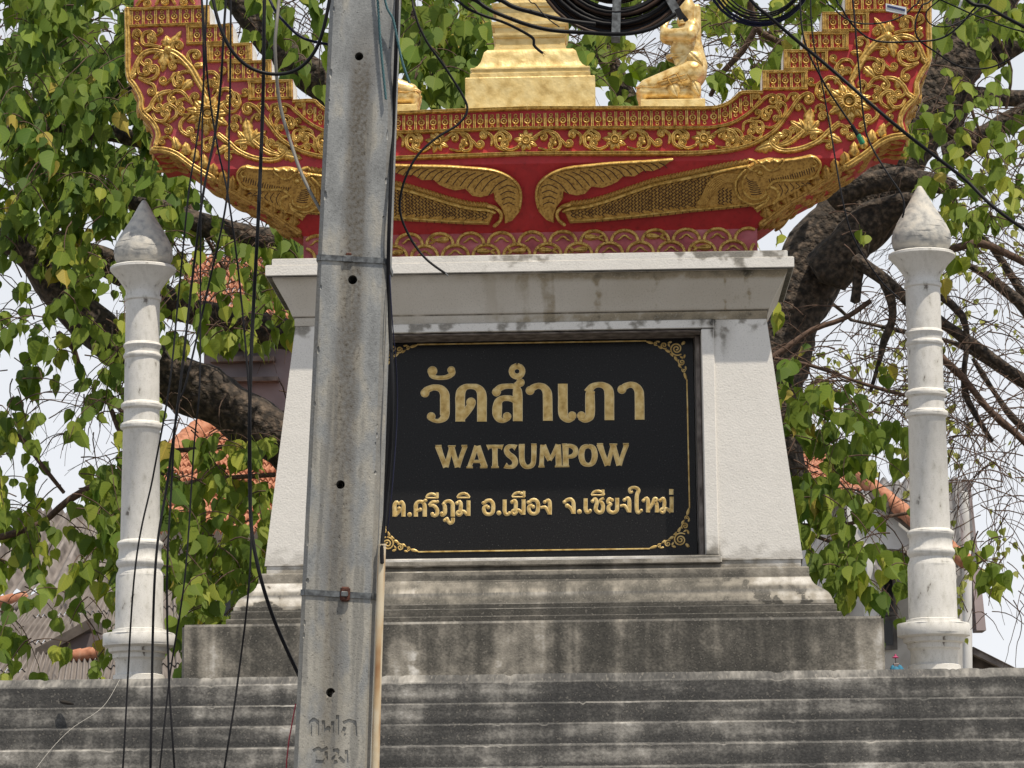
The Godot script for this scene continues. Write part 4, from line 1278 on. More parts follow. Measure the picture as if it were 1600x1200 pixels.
			for i in k + 1:
				var p := at_panel(x0 + 4.0 + w * i + (1.0 if i == 0 else (-1.0 if i == k else 0.0)), my, TU, s)
				put("bar", bar, G, b, Vector3(p.x, p.y, ZB) - off)
		# top tier, mostly above the picture
		var tier := MB.new()
		var ta := at_panel(1340, -13, TU, s)
		var tb := at_panel(1440, -60, TU, s)
		tier.box(Vector3(minf(ta.x, tb.x), ta.y - 0.004, ZB - 0.19), Vector3(maxf(ta.x, tb.x), tb.y, ZB - 0.012), 0.006)
		wpart("top_tier", tier, M.pink, b)
		var TT := Transform3D(Basis(), Vector3(0, 0, ZB - 0.012))
		for e in [[[1345, -16, 1352, -24, 1360, -24], 1.0, 6.0, 6.0, 1.0], [[1375, -16, 1382, -26, 1390, -26], 1.0, 6.0, 6.0, 1.0], [[1405, -16, 1398, -26, 1391, -26], -1.0, 6.0, 6.0, 1.0], [[1436, -16, 1428, -24, 1420, -24], -1.0, 6.0, 6.0, 1.0]]:
			scroll(b, e, TT, s, G)
		# long mouldings
		mould(b, "rail_moulding", [824, 169.5, 960, 169.5, 1100, 169.5, 1125, 167, 1141, 160, 1151, 152, 1160, 145.5, 1192, 145.5], 7.0, 0.026, TU, s, G)
		scroll(b, [[824, 200.5, 960, 200.5, 1090, 200.5, 1112, 200, 1141, 194, 1165, 181, 1185, 164, 1195, 154, 1203, 150], 1.0, 8.0, 6.0, 1.0], TU, s, G, 0.022)
		scroll(b, [[824, 240.5, 960, 240.5, 1070, 240.5, 1110, 238.5, 1147, 234, 1180, 224, 1210, 205, 1230, 180, 1247, 156, 1257, 148.5], 1.0, 9.0, 7.5, 1.0], TU, s, G, 0.024)
		mould(b, "edge_moulding", [1451, -10, 1451, 40, 1451, 93, 1441, 112, 1432, 131, 1431, 150, 1413, 171, 1406, 189, 1410, 206], 10.0, 0.022, TU, s, G, true, 0.4)
		mould(b, "keel_moulding", [1414, 212, 1395, 214, 1376, 222, 1350, 242, 1322, 260], 11.0, 0.022, TU, s, G, true, 0.45)
		mould(b, "keel_moulding", [1316, 262, 1275, 291, 1237, 314, 1200, 342, 1190, 350], 11.0, 0.020, TL, s, M.bronze, true, 0.45)
		# flowers
		flower(b, 1326, 160, 36.0, TU, s, G, true)
		for q in [[1389, 50, 1389, 34, 14], [1384, 52, 1366, 28, 11], [1392, 62, 1397, 90, 15], [1396, 58, 1412, 70, 10], [1383, 58, 1378, 78, 9], [1380, 50, 1374, 40, 9]]:
			blade(b, "leaf", q[0], q[1], q[2], q[3], q[4], TU, s, G, 3)
		var bud := MB.new()
		bud.dome(at_panel(1387, 57, TU, s), 8.0 * PXM, 0.03, TU, 12, 4)
		wpart("bud", bud, G, b)
		# lotus bud
		for q in [[1262, 203, 1266, 169, 17, 2], [1258, 205, 1235, 190, 13, 3], [1265, 206, 1286, 207, 13, 3], [1256, 204, 1249, 186, 9, 0], [1268, 204, 1280, 188, 10, 2], [1260, 207, 1262, 188, 15, 0]]:
			blade(b, "leaf", q[0], q[1], q[2], q[3], q[4], TU, s, G, q[5], 0.022)
		for q in [[1206, 227, 1180, 235, 15, 3], [1204, 224, 1190, 226, 9, 0], [1226, 212, 1207, 213, 12, 3], [1296, 213, 1315, 222, 12, 2], [1352, 107, 1368, 122, 13, 3], [1345, 83, 1329, 82, 10, 2], [1405, 124, 1401, 141, 12, 2], [1440, 92, 1450, 101, 8, 0], [1420, 148, 1429, 154, 8, 0], [1440, 44, 1432, 50, 8, 2], [1310, 120, 1304, 132, 9, 2]]:
			blade(b, "leaf", q[0], q[1], q[2], q[3], q[4], TU, s, G, q[5])
		# stems and curls of the end fields
		for e in [
				[[1126, 231, 1141, 231, 1150, 226, 1151, 220], -1.0, 5.0, 5.0, 1.0], [[1156, 224, 1159, 212, 1152, 204, 1144, 203], -1.0, 7.0, 5.5, 1.0, 300.0], [[1140, 204, 1132, 206, 1130, 213], -1.0, 6.0, 5.0, 1.0], [[1156, 226, 1162, 216, 1168, 214], 1.0, 5.0, 5.0, 1.0],
				[[1161, 205, 1162, 194, 1170, 190, 1177, 191], 1.0, 6.0, 5.5, 1.0], [[1180, 190, 1190, 193, 1192, 202], 1.0, 6.0, 6.0, 1.0], [[1191, 205, 1187, 216, 1178, 217, 1171, 211], 1.0, 5.5, 5.5, 1.0], [[1172, 186, 1184, 185, 1188, 180], -1.0, 5.0, 4.5, 1.0],
				[[1193, 198, 1206, 200, 1216, 194, 1217, 187], -1.0, 5.0, 5.0, 1.0], [[1216, 192, 1219, 179, 1212, 169, 1203, 168], -1.0, 7.0, 6.0, 1.0, 320.0], [[1200, 169, 1192, 173, 1190, 180], -1.0, 7.0, 5.5, 1.0], [[1221, 187, 1227, 176, 1227, 166, 1221, 161], -1.0, 5.5, 5.5, 1.0],
				[[1227, 159, 1225, 151, 1219, 149], -1.0, 6.0, 5.0, 1.0], [[1230, 157, 1234, 149, 1240, 147], 1.0, 6.5, 5.0, 1.0], [[1180, 166, 1187, 157, 1185, 150], -1.0, 5.0, 5.0, 1.0],
				[[1310, 192, 1295, 205, 1279, 220, 1257, 231, 1232, 236, 1216, 234, 1206, 227], 1.0, 7.0, 9.0, 1.0], [[1214, 229, 1230, 225, 1245, 215, 1256, 205], 0.0, 0.0, 8.0, 1.0], [[1216, 227, 1229, 220, 1235, 211, 1231, 206], -1.0, 5.5, 5.5, 1.0], [[1241, 219, 1246, 210, 1244, 203], -1.0, 6.0, 5.5, 1.0],
				[[1254, 215, 1262, 209, 1270, 209], 1.0, 5.0, 5.5, 1.0], [[1278, 225, 1286, 221, 1295, 222], 1.0, 6.0, 5.5, 1.0], [[1259, 176, 1256, 169, 1252, 165], -1.0, 5.5, 5.0, 1.0], [[1274, 176, 1275, 168, 1281, 165], 1.0, 5.5, 5.0, 1.0], [[1297, 197, 1295, 185, 1290, 179], -1.0, 6.5, 6.0, 1.0],
				[[1315, 135, 1305, 124, 1294, 122, 1286, 129], -1.0, 8.0, 7.0, 1.0, 300.0], [[1287, 127, 1278, 132, 1275, 142], -1.0, 7.0, 6.0, 1.0], [[1282, 128, 1275, 133, 1268, 134], 1.0, 6.0, 5.0, 1.0], [[1277, 151, 1286, 158, 1296, 156, 1301, 149], -1.0, 6.0, 5.5, 1.0, 300.0],
				[[1356, 136, 1365, 125, 1377, 122, 1386, 129], 1.0, 7.0, 7.0, 1.0, 320.0], [[1384, 122, 1399, 125, 1411, 135, 1418, 147, 1428, 154], 0.0, 0.0, 8.0, 1.0], [[1411, 136, 1414, 146, 1408, 152], 1.0, 6.5, 6.0, 1.0], [[1414, 156, 1409, 166, 1397, 169, 1390, 162], 1.0, 6.5, 7.0, 1.0],
				[[1389, 170, 1377, 162, 1376, 151, 1385, 144], 1.0, 8.0, 7.0, 1.0], [[1355, 140, 1362, 135, 1371, 137], 1.0, 5.5, 5.5, 1.0], [[1350, 144, 1354, 135, 1350, 129], -1.0, 5.5, 5.5, 1.0], [[1350, 156, 1359, 160, 1368, 159], -1.0, 6.0, 5.5, 1.0], [[1357, 160, 1369, 171, 1370, 183, 1361, 191], 1.0, 7.0, 7.0, 1.0],
				[[1397, 172, 1388, 177], -1.0, 6.5, 5.0, 1.0], [[1331, 200, 1342, 206, 1350, 202], -1.0, 6.0, 5.5, 1.0], [[1300, 205, 1312, 196, 1321, 200], 1.0, 6.0, 6.0, 1.0], [[1322, 197, 1334, 202, 1335, 212], 1.0, 6.5, 6.0, 1.0], [[1382, 200, 1391, 193, 1401, 196], 1.0, 5.0, 5.0, 1.0],
				[[1329, 128, 1341, 106, 1353, 85, 1371, 66, 1386, 58], 0.0, 0.0, 11.0, 1.0], [[1351, 80, 1356, 68, 1352, 61, 1344, 60], -1.0, 7.0, 6.0, 1.0], [[1353, 89, 1366, 77, 1379, 76], 1.0, 6.5, 6.5, 1.0], [[1344, 101, 1353, 93, 1366, 93, 1372, 99], 1.0, 5.5, 6.0, 1.0],
				[[1371, 93, 1380, 100, 1379, 110], 1.0, 7.0, 6.5, 1.0], [[1378, 93, 1383, 102, 1391, 109], -1.0, 6.5, 5.5, 1.0], [[1333, 102, 1327, 95, 1316, 95, 1309, 101], -1.0, 6.5, 6.5, 1.0, 300.0], [[1310, 100, 1305, 107, 1307, 115], -1.0, 6.0, 6.0, 1.0], [[1312, 98, 1306, 100, 1300, 97], 1.0, 5.5, 5.0, 1.0],
				[[1328, 117, 1329, 109, 1324, 107], -1.0, 5.5, 5.0, 1.0], [[1377, 59, 1380, 49, 1373, 45], -1.0, 6.5, 5.5, 1.0], [[1391, 62, 1408, 57, 1425, 61, 1435, 73, 1442, 88, 1447, 99], 0.0, 0.0, 9.0, 1.0], [[1427, 63, 1431, 73, 1425, 80], 1.0, 6.5, 6.0, 1.0], [[1435, 82, 1434, 92, 1425, 95], 1.0, 6.5, 6.0, 1.0],
				[[1434, 99, 1419, 103, 1407, 98, 1404, 89], 1.0, 7.0, 7.0, 1.0], [[1433, 100, 1423, 106, 1412, 111, 1409, 119], -1.0, 6.5, 6.0, 1.0], [[1398, 52, 1411, 49, 1425, 47, 1428, 38, 1424, 29, 1416, 27], -1.0, 7.5, 6.5, 1.0], [[1409, 48, 1417, 45, 1416, 39], -1.0, 5.5, 5.5, 1.0],
				[[1435, 62, 1441, 57, 1438, 52], -1.0, 5.0, 5.0, 1.0], [[1435, 39, 1442, 34, 1441, 28], -1.0, 6.0, 5.5, 1.0], [[1414, 30, 1407, 34, 1398, 30], 1.0, 4.0, 4.5, 1.0], [[1318, 128, 1312, 116, 1316, 110], 1.0, 5.0, 5.0, 1.0]]:
			scroll(b, e, TU, s, G)
		# flame leaves standing on the keel
		for q in [[1376, 213, 1381, 193, 12], [1362, 222, 1362, 203, 14], [1349, 232, 1347, 212, 13], [1335, 243, 1334, 222, 13]]:
			blade(b, "flame_leaf", q[0], q[1], q[2], q[3], q[4], TU, s, G, 2, 0.022)
		for q in [[1322, 257, 1319, 238], [1307, 268, 1303, 249], [1292, 278, 1289, 258], [1277, 287, 1273, 268], [1261, 297, 1257, 278], [1245, 306, 1241, 288], [1229, 316, 1225, 297], [1213, 327, 1210, 308], [1198, 338, 1195, 320]]:
			blade(b, "flame_leaf", q[0], q[1], q[2], q[3], 14.5, TL, s, M.bronze, 2, 0.022)
		makara(b, s)
	# running band of flowers and curls
	for fx in [-0.868, -0.434, 0.0, 0.434, 0.868]:
		var p0 := Vector2(822 + fx / PXM, 220)
		flower(b, p0.x, p0.y + (fx / PXM) * -0.0108 + 0.0, 19.0, TU, 1.0, G, false)
		for e in [[[12, -4, 30, -14, 47, -9, 53, 2], 1.0, 11.0, 6.5, 1.0, 380.0], [[14, -6, 24, -10], 1.0, 6.0, 5.0, 1.0], [[45, -9, 56, 1, 62, 8], -1.0, 6.0, 5.5, 1.0], [[-12, 10, -24, 15, -34, 12], 1.0, 6.0, 6.0, 1.0], [[-34, 15, -46, 8, -48, -2], 1.0, 8.0, 6.5, 1.0, 340.0], [[-49, -6, -38, -15, -27, -9], 1.0, 6.0, 6.0, 1.0], [[-54, 6, -53, -6, -62, -13], -1.0, 6.0, 6.0, 1.0], [[36, -12, 44, -4], 1.0, 4.5, 4.5, 1.0], [[20, 12, 34, 16, 40, 12], -1.0, 3.5, 4.0, 1.0, 200.0]]:
			var ee: Array = e.duplicate()
			var q := []
			for i in range(0, e[0].size(), 2):
				q.append(p0.x + e[0][i]); q.append(p0.y + e[0][i + 1] - 0.0108 * (fx / PXM + e[0][i]))
			ee[0] = q
			scroll(b, ee, TU, 1.0, G)

# one of the two long sea creatures in relief along the lower side
func makara(b: Node3D, s: float) -> void:
	var B: Material = M.bronze
	var h := 0.024
	var body := MB.new()
	var upper := [880, 328, 890, 324, 915, 321, 942, 314, 977, 302, 1018, 288, 1050, 281, 1080, 275, 1107, 269, 1135, 263, 1170, 257]
	var lower := [1178, 322, 1135, 327, 1080, 332, 1039, 337, 984, 342, 929, 347, 890, 349]
	var pl := PackedVector2Array()
	for p in local(upper, TL, s, 8.0): pl.append(p)
	for p in local(lower, TL, s, 8.0): pl.append(p)
	body.relief(pl, TL, h, 0.010)
	var node := wpart("sea_creature", body, B, b)
	var head := MB.new()
	head.relief(poly([1160, 262, 1170, 255, 1182, 250, 1201, 246, 1224, 247, 1252, 244, 1266, 241, 1276, 244, 1281, 251, 1280, 260, 1274, 270, 1266, 278, 1262, 285, 1240, 300, 1222, 311, 1204, 319, 1196, 322, 1182, 331, 1177, 324, 1168, 318, 1156, 308, 1150, 294, 1151, 276], TL, s), TL, h + 0.010, 0.008)
	wpart("head", head, B, node)
	var wing := MB.new()
	wing.relief(poly([838, 304, 841, 288, 851, 276, 868, 266, 890, 261, 925, 257, 956, 254, 1011, 251, 1051, 247, 1042, 256, 1032, 262, 1020, 267, 1006, 266, 992, 275, 974, 275, 966, 283, 956, 288, 941, 293, 925, 291, 915, 302, 901, 305, 887, 302, 881, 298, 880, 310, 871, 322, 867, 334, 866, 347, 853, 343, 841, 330], TL, s), TL, h, 0.007)
	wpart("wing", wing, B, node)
	# raised outlines
	for l in [[[841, 322, 838, 304, 841, 288, 851, 276, 868, 266, 890, 260, 925, 256, 956, 253, 1011, 250, 1050, 247], 4.0], [upper, 4.2], [[892, 342, 929, 340, 984, 335, 1039, 329, 1080, 325, 1135, 320, 1174, 315], 3.0], [[882, 349, 872, 340, 871, 329, 880, 320, 890, 318], 5.0],
			[[1168, 266, 1160, 278, 1161, 294, 1171, 305, 1184, 307, 1196, 300, 1196, 296], 3.6], [[1164, 262, 1151, 276, 1149, 293, 1157, 307, 1176, 315, 1196, 309], 3.6], [[1198, 290, 1211, 279, 1238, 278, 1270, 274, 1279, 262, 1281, 252, 1274, 243, 1266, 241], 4.0], [[1266, 241, 1252, 244, 1226, 247], 3.4], [[1168, 258, 1174, 262, 1182, 263], 3.4],
			[[1172, 262, 1180, 255, 1190, 254, 1200, 262, 1212, 260, 1224, 249], 4.0], [[1202, 288, 1212, 292, 1216, 304, 1208, 314], 5.0], [[1200, 302, 1196, 311, 1180, 322], 5.0], [[1270, 246, 1275, 250, 1272, 256, 1267, 254], 3.0], [[1170, 246, 1178, 248, 1180, 254], 4.0],
			[[1184, 248, 1190, 251, 1196, 247, 1202, 250, 1208, 246, 1214, 249, 1222, 246], 4.0]]:
		var mb := MB.new()
		mb.ribbon(local(l[0], TL, s, 4.0), PackedFloat32Array([l[1] * 1.15 * PXM]), 0.015, Transform3D(TL.basis, TL * Vector3(0, 0, h + (0.007 if l[0][0] > 1140 else -0.004))), 0.0)
		wpart("outline", mb, M.gold, node)
	var eye := MB.new()
	var te := Transform3D(TL.basis, TL * Vector3(0, 0, h + 0.008))
	eye.dome(at_panel(1187, 266, TL, s), 4.6 * PXM, 0.020, te, 12, 4)
	eye.ring(at_panel(1187, 266, TL, s), 6.6 * PXM, 1.2 * PXM, te, 16)
	wpart("eye", eye, M.gold, node)
	# strands of the mane
	var mane := MB.new()
	var tm := Transform3D(TL.basis, TL * Vector3(0, 0, h - 0.001))
	for k in 6:
		var f := k / 5.0
		mane.ribbon(local([1152 - 2 * f, 270 + 14 * f, 1128 + 8 * f, 270 + 10 * f, 1108 + 12 * f, 282 + 8 * f, 1098 + 10 * f, 302 + 3 * f, 1089 + 13 * f, 316], TL, s, 5.0), PackedFloat32Array([4.4 * PXM]), 0.015, tm, 0.0)
	wpart("mane", mane, B, node)
	# incised lines picked out in dark paint, and rows of scales
	var gv := MB.new()
	var tg := Transform3D(TL.basis, TL * Vector3(0, 0, h + 0.0006))
	for k in 15:
		var f := k / 14.0
		var x0 := lerpf(858, 1030, f)
		var y0 := lerpf(276, 252, pow(f, 0.6))
		var dx := lerpf(30, 12, f)
		var dy := lerpf(24, 8, f)
		gv.ribbon(local([x0, y0, x0 + dx * 0.55, y0 + dy * 0.35, x0 + dx, y0 + dy], TL, s, 4.0), PackedFloat32Array([1.5 * PXM]), 0.0012, tg, 0.0)
	for k in 4:
		gv.ribbon(local([846 + k, 290 + k * 9, 858, 286 + k * 9, 872 - k * 2, 292 + k * 8], TL, s, 4.0), PackedFloat32Array([1.5 * PXM]), 0.0012, tg, 0.0)
	for k in 20:
		var f := k / 19.0
		var p := Vector2(lerpf(1203, 1272, f), lerpf(283, 264, pow(f, 1.5)))
		gv.ribbon(local([p.x, p.y, p.x - 2.0, p.y - 7.0], TL, s, 8.0), PackedFloat32Array([1.4 * PXM]), 0.0012, Transform3D(TL.basis, TL * Vector3(0, 0, h + 0.0106)), 0.0)
	for k in 7:
		gv.ribbon(local([1166 + k * 1.2, 275 + k * 4.2, 1172 + k * 1.5, 280 + k * 3.4, 1181 + k * 1.4, 281 + k * 2.9], TL, s, 5.0), PackedFloat32Array([1.4 * PXM]), 0.0012, Transform3D(TL.basis, TL * Vector3(0, 0, h + 0.0106)), 0.0)
	for k in 6:
		gv.ribbon(local([1216 + k * 9, 284 - k * 0.5, 1222 + k * 9, 294 - k * 2, 1219 + k * 8, 303 - k * 4], TL, s, 5.0), PackedFloat32Array([1.3 * PXM]), 0.0012, Transform3D(TL.basis, TL * Vector3(0, 0, h + 0.0106)), 0.0)
	for k in 22:
		var f := k / 21.0
		var p := Vector2(lerpf(930, 1168, f), lerpf(345.5, 321, f))
		gv.ribbon(local([p.x, p.y, p.x + 0.8, p.y - 3.5], TL, s, 8.0), PackedFloat32Array([1.1 * PXM]), 0.0012, tg, 0.0)
	wpart("incised_line", gv, M.groove, node).set_meta("kind", "stuff")
	var up := spline(upper, 6.0)
	var sc := MB.new()
	var row := 0
	for i in range(3, up.size() - 4):
		var top := up[i].y + 5.0
		var f := (up[i].x - 884.0) / (1174.0 - 884.0)
		var bot := lerpf(341, 313, f)
		var y := top + (2.6 if i % 2 == 0 else 0.0)
		while y < bot - 2.0:
			if up[i].x < 1087 + (318 - y) * 0.62 or (up[i].x > 1118 and up[i].x < 1146 and y > 292):
				sc.ribbon(local([up[i].x + 2.2, y - 2.6, up[i].x - 1.6, y, up[i].x + 2.2, y + 2.6], TL, s, 3.0), PackedFloat32Array([1.35 * PXM]), 0.0035, tg, 0.0, false)
			y += 5.4
	var sn := wpart("scales", sc, M.groove, node)
	sn.set_meta("kind", "stuff")
	var fin := MB.new()
	for i in range(2, up.size() - 1):
		var a := up[i]
		fin.leaf(at_panel(a.x - 1.0, a.y - 1.0, TL, s), at_panel(a.x + 4.0, a.y - 11.0, TL, s), 7.5 * PXM, 0.020, TL, 0)
	var band := MB.new()
	var bp := PackedVector2Array()
	for p in local(upper, TL, s, 8.0): bp.append(p)
	var raised := []
	for i in range(upper.size() - 2, -1, -2):
		raised.append(upper[i]); raised.append(upper[i + 1] - 8.5)
	for p in local(raised, TL, s, 8.0): bp.append(p)
	fin.relief(bp, TL, 0.014, 0.004)
	wpart("back_fin", fin, B, node)

# ------------------------------------------------------------------ gilt pedestal and kneeling figures on the deck
func capsule(p: Vector3, a: Vector3, b: Vector3, ra: float, rb: float) -> float:
	var d := b - a
	var k := clampf((p - a).dot(d) / maxf(d.length_squared(), 1e-9), 0.0, 1.0)
	return p.distance_to(a + d * k) - lerpf(ra, rb, k)

# surface nets over a union of tapered bones
func body(bones: Array, lo: Vector3, hi: Vector3, cell: float, soft: float) -> MB:
	var nx := int((hi.x - lo.x) / cell) + 1
	var ny := int((hi.y - lo.y) / cell) + 1
	var nz := int((hi.z - lo.z) / cell) + 1
	var val := PackedFloat32Array()
	val.resize(nx * ny * nz)
	val.fill(1e6)
	for b in bones:
		var reach: float = maxf(b[2], b[3]) + soft + cell * 2.0
		var p0: Vector3 = (b[0] as Vector3).min(b[1]) - Vector3.ONE * reach
		var p1: Vector3 = (b[0] as Vector3).max(b[1]) + Vector3.ONE * reach
		for x in range(maxi(0, int((p0.x - lo.x) / cell)), mini(nx, int((p1.x - lo.x) / cell) + 2)):
			for y in range(maxi(0, int((p0.y - lo.y) / cell)), mini(ny, int((p1.y - lo.y) / cell) + 2)):
				for z in range(maxi(0, int((p0.z - lo.z) / cell)), mini(nz, int((p1.z - lo.z) / cell) + 2)):
					var i := (x * ny + y) * nz + z
					var d := capsule(lo + Vector3(x, y, z) * cell, b[0], b[1], b[2], b[3])
					var o := val[i]
					var h := maxf(soft - absf(o - d), 0.0) / soft
					val[i] = minf(o, d) - h * h * soft * 0.25
	var mb := MB.new()
	var id := {}
	for x in nx - 1:
		for y in ny - 1:
			for z in nz - 1:
				var sum := Vector3.ZERO
				var n := 0
				var c := []
				for k in 8:
					c.append(val[((x + (k & 1)) * ny + y + ((k >> 1) & 1)) * nz + z + (k >> 2)])
				var neg := 0
				for q in c:
					if q < 0: neg += 1
				if neg == 0 or neg == 8: continue
				for e in [[0, 1], [2, 3], [4, 5], [6, 7], [0, 2], [1, 3], [4, 6], [5, 7], [0, 4], [1, 5], [2, 6], [3, 7]]:
					var a: float = c[e[0]]
					var b: float = c[e[1]]
					if (a < 0) != (b < 0):
						var pa := Vector3(e[0] & 1, (e[0] >> 1) & 1, e[0] >> 2)
						var pb := Vector3(e[1] & 1, (e[1] >> 1) & 1, e[1] >> 2)
						sum += pa.lerp(pb, a / (a - b))
						n += 1
				var g := Vector3(c[1] + c[3] + c[5] + c[7] - c[0] - c[2] - c[4] - c[6], c[2] + c[3] + c[6] + c[7] - c[0] - c[1] - c[4] - c[5], c[4] + c[5] + c[6] + c[7] - c[0] - c[1] - c[2] - c[3]).normalized()
				id[(x * ny + y) * nz + z] = mb.vert(lo + (Vector3(x, y, z) + sum / n) * cell, g)
	for x in range(1, nx - 1):
		for y in range(1, ny - 1):
			for z in range(1, nz - 1):
				var i := (x * ny + y) * nz + z
				var s := val[i] < 0
				for ax in 3:
					var j := i + (ny * nz if ax == 0 else (nz if ax == 1 else 1))
					if s == (val[j] < 0): continue
					var u := nz if ax == 0 else (1 if ax == 1 else ny * nz)
					var w := 1 if ax == 0 else (ny * nz if ax == 1 else nz)
					var q := [i, i - u, i - u - w, i - w]
					if id.has(q[0]) and id.has(q[1]) and id.has(q[2]) and id.has(q[3]):
						mb.tri(id[q[0]], id[q[1]], id[q[2]]); mb.tri(id[q[0]], id[q[2]], id[q[3]])
	return mb

func idols() -> void:
	var base := sv(829, 167, -0.035)
	var t := thing("gilt_pedestal", "gold painted square pedestal with stepped mouldings at the middle of the boat", "pedestal", Vector3(0.012, 5.354, -0.19))
	var rise := base.y - 5.354 - 9.0 * 0.003165
	var prof := PackedVector2Array()
	for e in [[104, 176], [104, 119], [102.5, 117.5], [96.5, 117.5], [96.5, 110], [93.5, 109], [93.5, 107], [96, 103], [95, 100.5], [90, 100], [84, 95.5], [79.5, 89], [76.5, 80], [74, 72], [69, 67.5], [60.5, 66], [58.5, 65.5], [57.5, 60], [51, 59], [51, 46], [57, 45.5], [60, 42], [60, 38], [53, 37.5], [53, 28], [58.5, 27], [62, 24], [62, 19], [54, 18], [54, -4], [60, -6], [62, -12], [48, -14], [40, -40], [30, -80], [26, -82], [26, -90], [18, -92], [8, -150], [0.5, -230]]:
		prof.append(Vector2(e[0] * 0.003165 - 0.02, maxf(0.0, (176 - e[1]) * 0.003165 + rise) if e[1] < 176 else 0.0))
	var mb := MB.new()
	mb.rect_mould(prof, 0.02, 0.02, Vector3.ZERO, true)
	# corner offsets in the hollows give the stepped plan
	for s in [-1.0, 1.0]:
		mb.box(Vector3(s * 0.152, (176 - 60) * 0.003165 + rise, 0.11), Vector3(s * 0.178, (176 - 24) * 0.003165 + rise, 0.165), 0.002)
	for i in mb.v.size():
		mb.v[i].z *= 0.5
		mb.n[i] = (mb.n[i] * Vector3(1, 1, 2)).normalized()
	part("pedestal_body", mb, M.pale_gold, t)
	var k := 0.000446
	var j := func(x: float, y: float, z: float) -> Vector3: return Vector3((x - 640.0) * k, (1112.0 - y) * k, z * k)
	var B := []
	var add := func(a: Array, b: Array, ra: float, rb: float) -> void: B.append([(j as Callable).call(a[0], a[1], a[2]), (j as Callable).call(b[0], b[1], b[2]), ra * k, rb * k])
	add.call([890, 745, 0], [785, 470, 0], 158, 150)
	add.call([785, 470, 0], [840, 250, 0], 150, 112)
	add.call([858, 205, 0], [835, 70, 0], 56, 80)
	add.call([820, 10, 0], [835, -40, 0], 100, 92)
	add.call([735, 20, 0], [722, 36, 0], 22, 20)
	add.call([838, -110, 0], [850, -330, 0], 66, 12)
	for s in [-1.0, 1.0]:
		add.call([880, 760, 80.0 * s], [350, 915, 95.0 * s], 150, 84)
		add.call([420, 905, 95.0 * s], [235, 938, 95.0 * s], 58, 14)
		add.call([310, 985, 95.0 * s], [900, 1010, 85.0 * s], 74, 72)
		add.call([900, 905, 80.0 * s], [905, 1080, 80.0 * s], 66, 58)
		add.call([300, 960, 95.0 * s], [298, 1085, 95.0 * s], 46, 42)
		add.call([885, 235, 130.0 * s], [850, 340, 175.0 * s], 88, 84)
		add.call([850, 340, 175.0 * s], [590, 300, 66.0 * s], 86, 70)
		add.call([580, 290, 60.0 * s], [560, 200, 28.0 * s], 62, 40)
		for f in 4:
			add.call([560 - f * 6, 205 - f * 2, 16.0 * s], [575 - f * 17, 90 - f * 9 + (22 if f == 3 else 0), 13.0 * s], 17, 12)
		add.call([592, 190, 20.0 * s], [618, 120, 12.0 * s], 16, 12)
	add.call([952, -40, 0], [955, 400, 0], 40, 40)
	add.call([955, 400, 0], [990, 660, 0], 44, 70)
	add.call([700, 650, 60], [830, 560, 90], 20, 26)
	add.call([830, 560, 90], [985, 690, 60], 26, 40)
	add.call([760, 120, 0], [930, 150, 0], 50, 46)
	var m := body(B, Vector3(-0.215, -0.012, -0.16), Vector3(0.20, 0.665, 0.16), 0.0086, 0.010)
	for s in [1.0, -1.0]:
		var p := sv(1050.6, 165, -0.11)
		var q := thing("kneeling_figure", "gilded kneeling figure with raised hands right of the gold pedestal" if s > 0 else "gilded kneeling figure mostly hidden behind the power pole", "statue", Vector3(p.x * s, p.y, -0.19), "kneeling gilt figures on the boat")
		var o := MB.new()
		for i in m.v.size(): o.vert(m.v[i] * Vector3(s, 1, 1) + Vector3(0, 0.026, 0), m.n[i] * Vector3(s, 1, 1))
		for i in range(0, m.ix.size(), 3): o.tri(m.ix[i], m.ix[i + 1], m.ix[i + 2])
		part("figure", o, M.statue, q)
		var sl := MB.new()
		sl.box(Vector3(-0.163, 5.353 - p.y, -0.11), Vector3(0.166, 0.027, 0.11), 0.004)
		part("slab", sl, M.pale_gold, q)
		# lines of the patterned cloth
		var cl := MB.new()
		for c in [[[470, 905, 205], [640, 860, 210], [820, 810, 205], [960, 760, 160]], [[540, 860, 200], [700, 800, 206], [860, 745, 200]], [[590, 850, 208], [610, 900, 212], [640, 935, 190]], [[690, 805, 208], [720, 860, 212], [750, 905, 190]], [[790, 770, 206], [825, 825, 210], [860, 880, 180]], [[300, 935, 165], [420, 950, 170], [560, 930, 190], [760, 880, 200], [940, 820, 150]]]:
			var path := []
			for e in c: path.append((j as Callable).call(e[0], e[1], e[2]) * Vector3(s, 1, 1) + Vector3(0, 0.026, 0))
			cl.tube(curve3(path, 0.01), PackedFloat32Array([0.0042]), 6)
		part("cloth_hem", cl, M.bronze, q)
		# sash, belt, necklace, flaps of the robe
		for c in [[770, 560, 178, 152, 18.0, 0.0065], [778, 585, 182, 158, 22.0, 0.005], [850, 150, 100, 96, 10.0, 0.008], [846, 176, 112, 108, 12.0, 0.005]]:
			var loop := PackedVector3Array()
			for i in 25:
				var a := TAU * i / 24.0
				loop.append((j as Callable).call(c[0] + cos(a) * c[2], c[1] + cos(a) * c[4], sin(a) * c[3]) * Vector3(s, 1, 1) + Vector3(0, 0.026, 0))
			var bd := MB.new()
			bd.tube(loop, PackedFloat32Array([c[5]]), 7)
			part("belt" if c[1] > 400 else "necklace", bd, M.statue, q)
